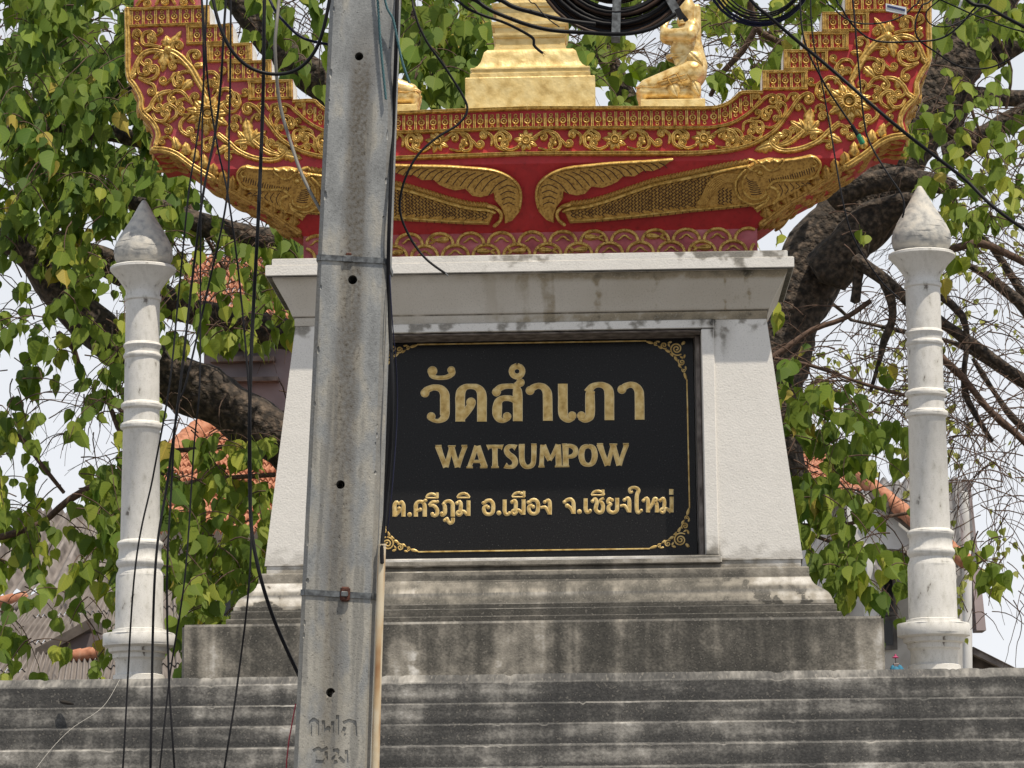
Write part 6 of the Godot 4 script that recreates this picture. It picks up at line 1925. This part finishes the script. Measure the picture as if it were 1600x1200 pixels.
func houses() -> void:
	# 1 temple hall with clay tiles, behind the leaves on the left
	var z := -16.0
	var h := thing("temple_hall", "hall with orange clay tile roofs seen through the leaves at left", "building", Vector3(-4.5, 0, z - 3))
	wpart("upper_roof", tiled(sv(300, 405, z - 2.5), sv(640, 400, z - 2.5), sv(660, 500, z), sv(262, 505, z), 40, 9, 1), M.tile, h)
	var g := MB.new()
	g.box(Vector3(sv(312, 600, z).x, 2.0, z - 3), Vector3(sv(640, 600, z).x, sv(400, 505, z).y, z - 0.3))
	wpart("gable_wall", g, M.dark_wall, h)
	for q in [[335, 540, 420, 546], [330, 560, 430, 566], [340, 592, 436, 597]]:
		var m := MB.new()
		var a := sv(q[0], q[1], z - 0.25)
		var b := sv(q[2], q[3], z - 0.25)
		m.box(Vector3(a.x, b.y, z - 0.29), Vector3(b.x, a.y, z - 0.15))
		wpart("moulding", m, M.wood, h)
	wpart("lower_roof", tiled(sv(318, 668, z - 0.2), sv(700, 655, z - 0.2), sv(760, 835, z + 3), sv(120, 838, z + 3), 62, 14, 2), M.tile, h)
	wpart("hip_ridge", ridge_tiles([sv(322, 664, z - 0.1), sv(118, 836, z + 3.05)], 0.12, 14), M.tile, h)
	var w := MB.new()
	w.box(Vector3(sv(170, 900, z).x, 0, z - 2), Vector3(sv(640, 900, z).x, sv(400, 826, z + 1.5).y, z + 1.6))
	wpart("wall", w, M.wall, h)
	for q in [[296, 850, 318, 1000], [352, 856, 372, 1000]]:
		var m := MB.new()
		var a := sv(q[0], q[1], z + 1.62)
		var b := sv(q[2], q[3], z + 1.62)
		m.box(Vector3(a.x, b.y, z + 1.61), Vector3(b.x, a.y, z + 1.66))
		wpart("window", m, M.glass_dark, h)
	# 2 grey sheet roofs low at the left
	z = -8.0
	var s := thing("shed", "low shed with grey corrugated sheet roofs behind the left steps", "shed", sv(60, 1300, z) * Vector3(1, 0, 1))
	wpart("upper_roof", corrugated(sv(60, 800, z - 5), sv(215, 812, z - 5), sv(205, 925, z - 3.6), sv(-60, 940, z - 3.6), 9, 0.10, 1), M.sheet, s)
	wpart("roof_sheet", corrugated(sv(84, 924, z), sv(300, 905, z), sv(330, 1085, z + 0.9), sv(-40, 1095, z + 0.9), 30, 0.034, 4), M.sheet, s)
	wpart("roof_sheet", corrugated(sv(-60, 975, z - 0.05), sv(84, 927, z), sv(-34, 1096, z + 0.9), sv(-80, 1100, z + 0.9), 20, 0.034, 3), M.sheet, s)
	wpart("ridge_cap", ridge_tiles([sv(-30, 975, z + 0.06), sv(86, 922, z + 0.06)], 0.045, 5), M.sheet, s)
	var fb := MB.new()
	var a0 := sv(55, 1016, z + 1.45)
	var a1 := sv(142, 968, z + 1.45)
	var dd := Vector3(0, 13 * unit_at(z), 0)
	fb.hexa([a0 - dd, a1 - dd, a1 - dd + Vector3(0, 0, -0.5), a0 - dd + Vector3(0, 0, -0.5)], [a0 + dd * 0.2, a1 + dd * 0.2, a1 + dd * 0.2 + Vector3(0, 0, -0.5), a0 + dd * 0.2 + Vector3(0, 0, -0.5)])
	wpart("barge_board", fb, M.wood, s)
	var dk := MB.new()
	dk.box(Vector3(sv(105, 1000, z + 1.4).x, sv(120, 1022, z + 1.4).y, z + 1.1), Vector3(sv(152, 1000, z + 1.4).x, sv(120, 990, z + 1.4).y, z + 1.4))
	wpart("dark_gap", dk, M.dark_wall, s)
	wpart("clay_ridge", ridge_tiles([sv(112, 1026, z + 1.66), sv(156, 1020, z + 1.66)], 0.05, 3), M.tile, s)
	wpart("clay_ridge", ridge_tiles([sv(-20, 944, z - 0.6), sv(40, 934, z - 0.6)], 0.05, 3), M.tile, s)
	wpart("front_roof", corrugated(sv(52, 1024, z + 1.6), sv(158, 1022, z + 1.6), sv(160, 1120, z + 2.2), sv(20, 1122, z + 2.2), 13, 0.034, 2), M.sheet, s)
	var sw := MB.new()
	sw.box(Vector3(sv(-60, 1100, z).x, 0, z - 4), Vector3(sv(290, 1100, z).x, sv(100, 1098, z + 1.5).y, z + 0.5))
	wpart("wall", sw, M.wall, s)
	# 3 white house at the right
	z = -14.0
	var r := thing("white_house", "white house with orange ridge tiles and grey sheet roof behind the right column", "building", Vector3(sv(1420, 1200, z).x, 0, z - 2))
	wpart("clay_roof", tiled(sv(1215, 640, z - 3), sv(1275, 690, z - 3), sv(1366, 772, z + 0.4), sv(1190, 776, z + 0.4), 18, 9, 3), M.tile, r)
	wpart("hip_ridge", ridge_tiles([sv(1340, 742, z + 0.5), sv(1508, 876, z + 1.4)], 0.075, 7), M.tile, r)
	wpart("sheet_roof", corrugated(sv(1362, 755, z - 1.2), sv(1509, 753, z - 1.2), sv(1528, 900, z + 1.0), sv(1366, 905, z + 1.0), 8, 0.07, 3), M.sheet_dark, r)
	var vg := MB.new()
	var e0 := sv(1507, 752, z - 1.1)
	var e1 := sv(1526, 985, z + 1.0)
	vg.hexa([e0, e0 + Vector3(0.06, 0, 0), e0 + Vector3(0.06, 0, -0.3), e0 + Vector3(0, 0, -0.3)], [e1, e1 + Vector3(0.09, 0, 0), e1 + Vector3(0.09, 0, -0.3), e1 + Vector3(0, 0, -0.3)])
	wpart("barge_board", vg, M.dark_wall, r)
	var sf := MB.new()
	slab([1318, 786, 1362, 770, 1424, 822, 1424, 850, 1400, 862, 1330, 858], z + 0.55, z + 0.75, sf)
	wpart("gable_panel", sf, M.wall, r)
	var bb := MB.new()
	slab([1356, 772, 1366, 768, 1498, 878, 1492, 890, 1424, 832, 1362, 782], z + 0.78, z + 0.86, bb)
	wpart("barge_moulding", bb, M.wood, r)
	var gu := MB.new()
	slab([1262, 780, 1370, 772, 1370, 786, 1262, 792], z + 0.4, z + 0.7, gu)
	wpart("gutter", gu, M.sheet_dark, r)
	var wl := MB.new()
	wl.box(Vector3(sv(1290, 900, z).x, 0, z - 4), Vector3(sv(1372, 900, z).x, sv(1330, 786, z).y, z + 0.3))
	wpart("wall", wl, M.wall, r)
	var wr := MB.new()
	wr.box(Vector3(sv(1372, 900, z).x + 0.002, 0, z - 4), Vector3(sv(1518, 900, z).x, sv(1440, 880, z).y, z - 0.4))
	wpart("side_wall", wr, M.wall, r)
	for q in [[1303, 812, 1326, 866], [1303, 872, 1326, 960], [1374, 888, 1402, 962], [1374, 964, 1402, 1015]]:
		var m := MB.new()
		var zz := z + 0.32 if q[0] < 1370 else z - 0.36
		var a := sv(q[0], q[1], zz)
		var b := sv(q[2], q[3], zz)
		m.box(Vector3(a.x, b.y, zz - 0.02), Vector3(b.x, a.y, zz + 0.03))
		var wn := wpart("window", m, M.sheet_dark, r)
		var pm := MB.new()
		pm.box(Vector3(a.x + 0.04, b.y + 0.04, zz + 0.028), Vector3(b.x - 0.04, a.y - 0.04, zz + 0.036))
		wpart("pane", pm, M.glass_dark, wn)
	var pl := MB.new()
	pl.box(Vector3(sv(1352, 900, z + 0.9).x, 0, z + 0.6), Vector3(sv(1368, 900, z + 0.9).x, sv(1360, 852, z + 0.9).y, z + 0.9), 0.02)
	wpart("pillar", pl, M.wall, r)
	wpart("drain_pipe", (func() -> MB:
		var d := MB.new()
		d.tube(PackedVector3Array([sv(1505, 770, z + 1.15), sv(1511, 880, z + 1.15), sv(1512, 1100, z + 1.15)]), PackedFloat32Array([0.045]), 10)
		return d).call(), M.wall, r)
	# 4 small gable at the far right
	z = -20.0
	var k := thing("gabled_house", "small far house showing only a brown gable above the right steps", "house", Vector3(sv(1525, 1300, z).x, 0, z - 2))
	var gb := MB.new()
	slab([1494, 1052, 1520, 1022, 1572, 1050, 1580, 1090, 1490, 1090], z - 0.3, z - 0.1, gb)
	wpart("gable", gb, M.wood, k)
	for q in [[[1486, 1036, 1518, 1012, 1519, 1024, 1490, 1048], 0.15], [[1518, 1012, 1590, 1048, 1584, 1056, 1519, 1024], 0.17]]:
		var bm := MB.new()
		slab(q[0], z, z + q[1], bm)
		wpart("barge_board", bm, M.sheet, k)
	var rf := MB.new()
	var rp := [sv(1517, 1009, z - 3), sv(1517, 1009, z + 0.2), sv(1594, 1048, z + 0.2), sv(1594, 1048, z - 3), sv(1482, 1036, z + 0.2), sv(1482, 1036, z - 3)]
	rf.flat(rp[0], rp[1], rp[2], rp[3], Vector3(rp[0].x, 0, z))
	rf.flat(rp[0], rp[1], rp[4], rp[5], Vector3(rp[0].x, 0, z))
	wpart("roof", rf, M.dark_wall, k)
	var rt := MB.new()
	slab([1498, 1026, 1506, 1008, 1512, 1014, 1512, 1030], z - 3.2, z - 3.0, rt)
	wpart("red_gable", rt, plain("dark_red", lin(0.10, 0.02, 0.025), 0.8), k)
	var kb := MB.new()
	kb.box(Vector3(sv(1495, 1090, z).x, 0, z - 3), Vector3(sv(1578, 1090, z).x, sv(1530, 1060, z).y, z - 0.35))
	wpart("wall", kb, M.wall, k)

# ------------------------------------------------------------------ the bodhi tree
var leaf_at: Array[Transform3D] = []
var leaf_col: Array[Color] = []
var trng := RandomNumberGenerator.new()

func leaf_mesh() -> ArrayMesh:
	var mb := MB.new()
	var side := [[0.0, 0.0], [0.13, 0.055], [0.28, 0.05], [0.41, -0.03], [0.475, -0.16], [0.465, -0.30], [0.385, -0.45], [0.265, -0.59], [0.145, -0.71], [0.060, -0.82], [0.022, -0.93], [0.0, -1.10]]
	for s in [-1.0, 1.0]:
		var i0 := mb.v.size()
		for k in side.size():
			var x: float = side[k][0] * s
			var y: float = side[k][1]
			var my := -0.02 - 1.06 * k / (side.size() - 1.0)
			mb.vert(Vector3(0, my, 0.06 * sin(my * 2.6)), Vector3(0.30 * s, 0.1, 1).normalized(), Vector2(0.5, -my * 0.86 + 0.06))
			mb.vert(Vector3(x, y, 0.06 * sin(y * 2.6) - 0.30 * absf(x) * (0.7 + absf(x)) + 0.03 * sin(y * 14.0)), Vector3(0.5 * s, 0.1, 1).normalized(), Vector2(0.5 + x, -y * 0.86 + 0.06))
		for k in side.size() - 1:
			mb.tri(i0 + k * 2, i0 + k * 2 + 1, i0 + k * 2 + 3)
			mb.tri(i0 + k * 2, i0 + k * 2 + 3, i0 + k * 2 + 2)
	var j := mb.vert(Vector3(-0.014, -0.03, 0), Vector3(0, 0, 1), Vector2(0.5, 0.1))
	mb.vert(Vector3(0.014, -0.03, 0), Vector3(0, 0, 1), Vector2(0.5, 0.1)); mb.vert(Vector3(0.01, 0.42, -0.10), Vector3(0, 0, 1), Vector2(0.5, 0.1)); mb.vert(Vector3(-0.01, 0.42, -0.10), Vector3(0, 0, 1), Vector2(0.5, 0.1))
	mb.tri(j, j + 1, j + 2); mb.tri(j, j + 2, j + 3)
	return mb.mesh()

# open places in the crown, where limbs, roofs and sky show between the leaves
var clearings := [[252, 550, 450, 690, 0.97], [120, 460, 200, 640, 0.45], [256, 455, 400, 520, 0.5], [20, 610, 190, 735, 0.8], [255, 375, 345, 450, 0.7], [1225, 285, 1440, 520, 0.93], [1500, 560, 1640, 840, 0.9], [1520, 930, 1640, 1060, 1.0], [1225, 470, 1420, 560, 0.75], [1310, 560, 1420, 660, 0.55], [1440, 60, 1640, 180, 0.25], [1480, 130, 1640, 320, 0.45], [375, 30, 512, 160, 0.6], [0, 700, 150, 760, 0.4], [1470, 440, 1640, 640, 0.85], [1370, 940, 1440, 1060, 0.9], [10, 900, 150, 1060, 0.55], [1100, 20, 1180, 160, 0.35], [930, 20, 1000, 170, 0.3], [1335, 735, 1425, 870, 0.85], [1485, 740, 1540, 850, 0.9], [1260, 700, 1340, 770, 0.4], [60, 190, 200, 235, 0.5], [0, 0, 60, 60, 0.5], [0, 370, 60, 470, 0.4]]

func spot(p: Vector3) -> Vector2:
	var d := p - EYE
	var w := d.dot(cam_f)
	return Vector2(800.0 + FOCAL * d.dot(cam_r) / w, 600.0 - FOCAL * d.dot(cam_u) / w)

func add_leaf(p: Vector3, size: float, tint: float) -> void:
	var at := spot(p - Vector3(0, 0.07, 0))
	for c in clearings:
		if at.x > c[0] and at.x < c[2] and at.y > c[1] and at.y < c[3] and trng.randf() < c[4]: return
	var b := Basis(Vector3.UP, trng.randf_range(-1.25, 1.25)) * Basis(Vector3.RIGHT, trng.randf_range(-0.55, 0.35)) * Basis(Vector3.BACK, trng.randf_range(-0.5, 0.5))
	var s := size * (trng.randf_range(0.78, 1.2) if trng.randf() < 0.8 else trng.randf_range(0.45, 0.75))
	b = b * Basis.from_scale(Vector3(trng.randf_range(0.72, 1.08), trng.randf_range(0.85, 1.15), trng.randf_range(0.4, 1.9)))
	leaf_at.append(Transform3D(Basis(b.x * s, b.y * s, b.z * s), p - b * Vector3(0, 0.42, -0.10) * s))
	var f := clampf(tint + trng.randf_range(-0.32, 0.32), 0.0, 1.0)
	var c := Color(0.058, 0.110, 0.026).lerp(Color(0.125, 0.185, 0.034), smoothstep(0.0, 0.6, f)).lerp(Color(0.28, 0.32, 0.065), smoothstep(0.62, 1.0, f))
	if trng.randf() < 0.02: c = Color(0.30, 0.26, 0.07)
	leaf_col.append(c * Color(1.98, 1.82, 1.6))

func twig(mb: MB, p: Vector3, ln: float, size: float, tint: float, drop := 1.0, every := 0.05) -> void:
	var d := Vector3(trng.randf_range(-1, 1), trng.randf_range(-0.5, 0.5), trng.randf_range(-0.5, 0.6)).normalized()
	var path := PackedVector3Array([p])
	var rad := PackedFloat32Array([0.0045])
	var n := maxi(3, int(ln / 0.05))
	for i in n:
		d = (d + Vector3(trng.randf_range(-0.25, 0.25), -0.22 * drop + trng.randf_range(-0.12, 0.1), trng.randf_range(-0.2, 0.2))).normalized()
		p += d * 0.05
		path.append(p)
		rad.append(lerpf(0.0042, 0.0016, float(i) / n))
		if i > 0 and trng.randf() < 0.05 / every: add_leaf(p, size, tint)
	add_leaf(p, size, tint)
	mb.tube(path, rad, 4)

func limb(t: Node3D, flat: Array, z0: float, z1: float, called: String, m: Material, lumps := 0.05) -> PackedVector3Array:
	var pts := []
	var rr := PackedFloat32Array()
	var n := flat.size() / 3
	for i in n:
		var z := lerpf(z0, z1, float(i) / (n - 1))
		pts.append(sv(flat[i * 3], flat[i * 3 + 1], z))
		rr.append(flat[i * 3 + 2] * unit_at(z))
	var step := 0.06 if rr[0] > 0.03 else 0.09
	var path := curve3(pts, step)
	var rad := PackedFloat32Array()
	# radii follow the same spacing as the path
	for i in n - 1:
		var k := maxi(1, int(ceil((pts[i] as Vector3).distance_to(pts[i + 1]) / step)))
		for j in k: rad.append(lerpf(rr[i], rr[i + 1], float(j) / k) * (1.0 + 0.06 * sin(rad.size() * 0.9) + 0.05 * sin(rad.size() * 0.37 + z0)))
	rad.append(rr[n - 1])
	var mb := MB.new()
	mb.tube(path, rad, 20 if rr[0] > 0.05 else 9, lumps, trng)
	if rr[0] > 0.05:   # furrowed bark: shift the skin in and out with a rough field
		var f := noise(2.2, 91, 4)
		for i in mb.v.size():
			mb.v[i] += mb.n[i] * f.get_noise_3d(mb.v[i].x * 1.0, mb.v[i].y * 1.0, mb.v[i].z) * rr[0] * 0.17
	wpart(called, mb, m, t)
	return path

func tree() -> void:
	trng.seed = 2024
	var t := thing("bodhi_tree", "large bodhi tree with thick brown limbs and heart-shaped leaves behind the boat", "tree", Vector3(0.9, 0, -3.6))
	var B: Material = M.bark
	# trunk and main limbs: x, y, radius in survey units
	limb(t, [1120, 1400, 95, 1150, 1100, 80, 1185, 850, 66, 1212, 640, 46, 1232, 520, 42, 1266, 420, 52, 1325, 335, 55, 1385, 262, 52, 1435, 180, 52, 1485, 95, 48, 1535, 10, 48, 1570, -60, 44, 1600, -170, 38, 1640, -300, 28, 1690, -460, 16, 1720, -560, 5], -3.6, -4.2, "trunk", B)
	limb(t, [1290, 430, 40, 1345, 365, 42, 1395, 330, 26, 1430, 318, 12, 1450, 322, 6], -3.5, -3.2, "limb", B)
	limb(t, [1300, 310, 24, 1345, 290, 21, 1400, 279, 19, 1445, 283, 18, 1490, 292, 13], -3.3, -3.0, "limb", B)
	limb(t, [1470, 215, 30, 1500, 158, 22, 1545, 152, 15, 1600, 153, 14, 1680, 140, 13], -4.0, -4.0, "limb", B)
	limb(t, [1480, 245, 20, 1530, 214, 17, 1575, 190, 16, 1620, 170, 16, 1690, 150, 15], -3.7, -3.5, "limb", B)
	limb(t, [1440, 90, 26, 1490, 75, 26, 1540, 92, 20, 1610, 60, 16, 1680, 50, 14], -4.2, -4.2, "limb", B)
	limb(t, [900, 830, 60, 700, 800, 50, 560, 745, 45, 440, 690, 43, 345, 632, 42, 258, 585, 40, 190, 545, 37, 125, 490, 34, 70, 425, 30, 20, 372, 25, -60, 330, 20], -3.4, -2.6, "limb", B)
	limb(t, [640, 560, 24, 520, 552, 22, 440, 522, 24, 370, 505, 24, 310, 488, 24, 255, 470, 24, 200, 432, 22, 140, 398, 21, 70, 375, 18, -40, 340, 15], -3.9, -3.4, "limb", B)
	limb(t, [240, 225, 12, 200, 214, 14, 150, 205, 16, 95, 200, 17, 40, 205, 16, -40, 215, 15], -2.8, -2.7, "limb", B)
	limb(t, [700, 330, 30, 600, 210, 30, 530, 150, 30, 480, 112, 28, 430, 72, 24, 390, 30, 20, 355, -30, 17], -3.4, -3.0, "limb", B)
	limb(t, [560, 395, 20, 460, 385, 20, 380, 368, 20, 320, 352, 19, 268, 330, 17, 230, 322, 14, 150, 300, 10], -2.9, -2.7, "limb", B)
	limb(t, [760, 210, 26, 700, 130, 24, 665, 95, 20, 640, 40, 17, 630, -30, 15], -4.4, -4.2, "limb", B)
	limb(t, [1000, 200, 20, 960, 110, 16, 930, 60, 13, 900, -20, 10], -4.4, -4.2, "limb", B)
	limb(t, [215, 130, 5, 190, 150, 6, 165, 170, 8, 140, 190, 9], -2.7, -2.7, "limb", B)
	for l in [[1335, 405, 12, 1385, 440, 11, 1430, 478, 10, 1480, 510, 9, 1540, 552, 9, 1600, 592, 8, 1680, 640, 7], [1352, 372, 9, 1342, 425, 9, 1336, 472, 8], [1380, 438, 8, 1392, 468, 8, 1394, 500, 7, 1381, 533, 6, 1375, 560, 4, 1360, 612, 3], [1470, 462, 7, 1504, 494, 6, 1511, 535, 5, 1506, 585, 5, 1512, 625, 5, 1550, 690, 4],
			[1470, 558, 6, 1506, 592, 6, 1545, 640, 6, 1600, 690, 5, 1660, 760, 5], [1188, 570, 4, 1225, 546, 5, 1270, 515, 5, 1320, 497, 4, 1360, 470, 4], [1210, 560, 3, 1270, 572, 3, 1350, 600, 3, 1430, 622, 3], [1480, 392, 6, 1530, 380, 7, 1570, 395, 7, 1620, 420, 6], [1466, 195, 5, 1500, 213, 5, 1535, 235, 4.5, 1548, 262, 4, 1556, 290, 3],
			[1240, 820, 4, 1300, 822, 3.4, 1360, 812, 3, 1418, 802, 2.4], [1270, 836, 3, 1330, 858, 3, 1380, 870, 3, 1430, 862, 2], [1450, 290, 3.5, 1425, 330, 3, 1412, 370, 3, 1405, 420, 2.5], [1545, 100, 3, 1520, 130, 3, 1518, 170, 3, 1535, 215, 2.5, 1545, 250, 2], [1560, 60, 3, 1580, 110, 3, 1572, 170, 2.5],
			[200, 650, 6, 176, 622, 5, 158, 612, 5], [200, 690, 5, 185, 668, 5, 170, 630, 4], [-20, 845, 5, 60, 820, 6, 110, 780, 6, 190, 735, 5, 260, 690, 4], [-20, 672, 4, 30, 682, 4, 60, 720, 4, 100, 770, 3], [260, 705, 4, 330, 700, 4, 400, 690, 3.6, 440, 680, 3], [265, 760, 4, 340, 748, 4, 430, 742, 4], [90, 520, 5, 115, 545, 5, 125, 585, 4],
			[1170, 0, 6, 1178, 30, 6, 1190, 52, 6, 1230, 70, 5], [1180, 45, 5, 1160, 80, 5, 1130, 112, 5, 1110, 150, 4], [260, 250, 4, 300, 330, 4, 350, 420, 3]]:
		limb(t, l, -3.0, -3.1, "branch", M.twig if l[2] < 7 else B, 0.06)
	# foliage: region, number of shoots, depth range, tint, leaf size
	var tw := MB.new()
	for r in [[-60, -330, 520, -50, 44, -4.6, -2.2, 0.4, 0.125, 0.42], [520, -330, 1300, -60, 54, -4.8, -2.4, 0.45, 0.122, 0.4], [1300, -330, 1760, -40, 46, -4.6, -1.8, 0.55, 0.11, 0.4], [160, 620, 450, 780, 34, -3.4, -2.0, 0.6, 0.11, 0.34], [-20, -30, 235, 330, 230, -4.2, -2.0, 0.34, 0.128, 0.42], [-20, 40, 200, 320, 60, -5.4, -4.0, 0.22, 0.125, 0.42], [-20, 290, 200, 660, 72, -3.2, -1.8, 0.55, 0.112, 0.40], [150, 330, 450, 560, 56, -3.2, -2.0, 0.62, 0.105, 0.34], [-20, 640, 460, 900, 120, -4.2, -2.0, 0.58, 0.112, 0.40], [-20, 780, 460, 1000, 64, -3.6, -1.6, 0.48, 0.114, 0.36], [30, 880, 240, 1060, 16, -3.4, -1.6, 0.55, 0.112, 0.34], [260, 880, 430, 1050, 24, -3.4, -1.6, 0.45, 0.116, 0.34],
			[335, -40, 520, 120, 46, -4.2, -2.2, 0.45, 0.128, 0.3], [430, 120, 520, 190, 6, -2.4, -1.6, 0.3, 0.12, 0.22], [610, -50, 780, 170, 78, -4.6, -2.0, 0.48, 0.128, 0.36], [640, 60, 730, 170, 18, -3.0, -2.2, 0.25, 0.12, 0.3], [870, -30, 1010, 170, 46, -4.6, -2.2, 0.52, 0.122, 0.34], [1090, -40, 1300, 150, 62, -4.6, -2.2, 0.55, 0.122, 0.32],
			[1425, 40, 1530, 300, 26, -3.0, -1.4, 0.62, 0.108, 0.40], [1470, -20, 1620, 90, 24, -3.4, -1.8, 0.66, 0.105, 0.30], [1530, 180, 1640, 360, 24, -3.4, -1.8, 0.62, 0.105, 0.34], [1440, 240, 1530, 330, 12, -2.6, -1.4, 0.72, 0.10, 0.26], [1420, 320, 1560, 440, 16, -3.0, -1.6, 0.6, 0.105, 0.26],
			[1205, 530, 1330, 760, 34, -3.0, -1.6, 0.42, 0.118, 0.34], [1200, 680, 1420, 960, 52, -3.2, -1.6, 0.52, 0.116, 0.36], [1280, 560, 1420, 720, 14, -3.0, -1.6, 0.36, 0.114, 0.28], [1330, 820, 1440, 960, 16, -2.6, -1.4, 0.48, 0.118, 0.34], [1480, 850, 1570, 940, 10, -2.6, -1.4, 0.66, 0.098, 0.24], [1195, 470, 1225, 530, 5, -1.6, -1.2, 0.8, 0.11, 0.16], [1180, 358, 1210, 400, 4, -1.3, -0.9, 0.75, 0.10, 0.12],
			[1245, 340, 1330, 440, 6, -2.4, -1.8, 0.8, 0.075, 0.2], [240, 260, 320, 330, 5, -2.0, -1.4, 0.45, 0.12, 0.2], [300, 440, 455, 560, 34, -2.6, -1.7, 0.62, 0.108, 0.2], [400, 330, 480, 420, 12, -2.4, -1.5, 0.40, 0.125, 0.3], [330, 380, 460, 470, 12, -2.6, -1.7, 0.6, 0.11, 0.24]]:
		for i in int(r[4] * 0.8):
			var z := trng.randf_range(r[5], r[6])
			var p := sv(trng.randf_range(r[0], r[2]), trng.randf_range(r[1], r[3]) - 40.0, z)
			twig(tw, p, r[9] * trng.randf_range(0.6, 1.3), r[8], r[7] + trng.randf_range(-0.16, 0.16), 1.0, 0.042 if i % 3 else 0.03)
	# bare hanging twigs
	for r in [[1215, 470, 1420, 640, 70, 0.42], [1430, 330, 1620, 720, 150, 0.5], [1480, 560, 1640, 830, 70, 0.5], [900, -20, 1180, 150, 50, 0.35], [1100, 0, 1230, 160, 40, 0.4], [250, 330, 420, 460, 46, 0.4], [0, 430, 200, 660, 30, 0.36], [400, -20, 520, 60, 24, 0.3], [1440, 150, 1620, 330, 60, 0.4], [0, -20, 180, 180, 20, 0.4], [1210, 560, 1440, 800, 40, 0.45], [200, 640, 450, 900, 30, 0.36]]:
		for i in int(r[4] * (0.6 if r[0] > 1190 else 1.0)):
			var z := trng.randf_range(-4.4, -2.2)
			var p := sv(trng.randf_range(r[0], r[2]), trng.randf_range(r[1], r[3]), z)
			var d := Vector3(trng.randf_range(-1, 1), trng.randf_range(-0.5, 0.4), trng.randf_range(-0.4, 0.4)).normalized()
			var path := PackedVector3Array([p])
			var rad := PackedFloat32Array([0.0045])
			var n := int(r[5] * trng.randf_range(0.7, 1.7) / 0.05)
			var forks := []
			for k in n:
				d = (d + Vector3(trng.randf_range(-0.2, 0.2), trng.randf_range(-0.24, 0.06), trng.randf_range(-0.15, 0.15))).normalized()
				p += d * 0.05
				path.append(p); rad.append(lerpf(0.0043, 0.0013, float(k) / n))
				if trng.randf() < 0.28: forks.append([p, d])
			tw.tube(path, rad, 4)
			for f in forks:
				var q: Vector3 = f[0]
				var e: Vector3 = (f[1] + Vector3(trng.randf_range(-1, 1), trng.randf_range(-0.8, 0.4), trng.randf_range(-0.5, 0.5))).normalized()
				var fp := PackedVector3Array([q])
				for k in trng.randi_range(3, 7):
					e = (e + Vector3(trng.randf_range(-0.25, 0.25), trng.randf_range(-0.22, 0.08), 0)).normalized()
					q += e * 0.045
					fp.append(q)
				tw.tube(fp, PackedFloat32Array([0.0024, 0.0016]), 3)
	wpart("twigs", tw, M.twig, t).set_meta("kind", "stuff")
	# the nearest leaves one by one, the rest as one mass
	var order := range(leaf_at.size())
	var shown := []
	for i in order:
		var q: Vector3 = leaf_at[i].origin
		shown.append([leaf_at[i].basis.x.length() / (EYE.z - q.z), i])
	shown.sort_custom(func(a, b): return a[0] > b[0])
	var lm := leaf_mesh()
	var single := {}
	for k in 300:
		var i: int = shown[k][1]
		single[i] = true
		var c := leaf_col[i]
		var v := 0 if c.g < 0.24 else (1 if c.g < 0.31 else (2 if c.g < 0.41 else 3))
		var o := put("leaf", lm, M.leaves[v], t)
		o.transform = Transform3D(leaf_at[i].basis, leaf_at[i].origin - t.position)
	var mm := MultiMesh.new()
	mm.transform_format = MultiMesh.TRANSFORM_3D
	mm.use_colors = true
	mm.mesh = lm
	mm.instance_count = leaf_at.size() - single.size()
	var n := 0
	for i in leaf_at.size():
		if single.has(i): continue
		mm.set_instance_transform(n, Transform3D(leaf_at[i].basis, leaf_at[i].origin - t.position))
		mm.set_instance_color(n, leaf_col[i])
		n += 1
	var mi := MultiMeshInstance3D.new()
	mi.name = "foliage"
	mi.multimesh = mm
	mi.material_override = M.leaves[4]
	mi.set_meta("kind", "stuff")
	t.add_child(mi)
	print("leaves ", leaf_at.size())
	# a second, thinly leaved tree farther off on the right
	leaf_at.clear(); leaf_col.clear()
	var s := thing("budding_tree", "thinly leaved tree with tiny pale new leaves behind the right column", "tree", Vector3(sv(1700, 1300, -8).x, 0, -8))
	limb(s, [1720, 1500, 40, 1700, 1000, 34, 1690, 700, 26, 1660, 560, 18, 1600, 480, 12, 1540, 430, 8, 1480, 400, 5], -8, -7.6, "trunk", B)
	for l in [[1700, 760, 14, 1640, 700, 9, 1580, 650, 6, 1520, 560, 4], [1680, 640, 12, 1600, 600, 7, 1500, 540, 5, 1420, 520, 4, 1330, 500, 3], [1660, 560, 9, 1560, 400, 6, 1500, 330, 4, 1440, 180, 3], [1330, 500, 3, 1290, 470, 2.6, 1240, 480, 2]]:
		limb(s, l, -8, -7.6, "branch", B, 0.06)
	var tw2 := MB.new()
	for r in [[1215, 420, 1420, 640, 90], [1380, 380, 1640, 680, 120], [1500, 640, 1640, 960, 50], [1100, 0, 1290, 140, 30], [1500, 200, 1640, 420, 40], [240, 380, 330, 450, 8]]:
		for i in int(r[4]):
			twig(tw2, sv(trng.randf_range(r[0], r[2]), trng.randf_range(r[1], r[3]), trng.randf_range(-9, -7)), trng.randf_range(0.3, 0.8), 0.062, 0.95, 0.8, 0.13)
	wpart("twigs", tw2, M.twig, s).set_meta("kind", "stuff")
	var m2 := MultiMesh.new()
	m2.transform_format = MultiMesh.TRANSFORM_3D
	m2.use_colors = true
	m2.mesh = lm
	m2.instance_count = leaf_at.size()
	for i in leaf_at.size():
		m2.set_instance_transform(i, Transform3D(leaf_at[i].basis, leaf_at[i].origin - s.position))
		m2.set_instance_color(i, leaf_col[i].lerp(Color(0.50, 0.48, 0.22), 0.5))
	var mj := MultiMeshInstance3D.new()
	mj.name = "foliage"
	mj.multimesh = m2
	mj.material_override = M.leaves[4]
	mj.set_meta("kind", "stuff")
	s.add_child(mj)
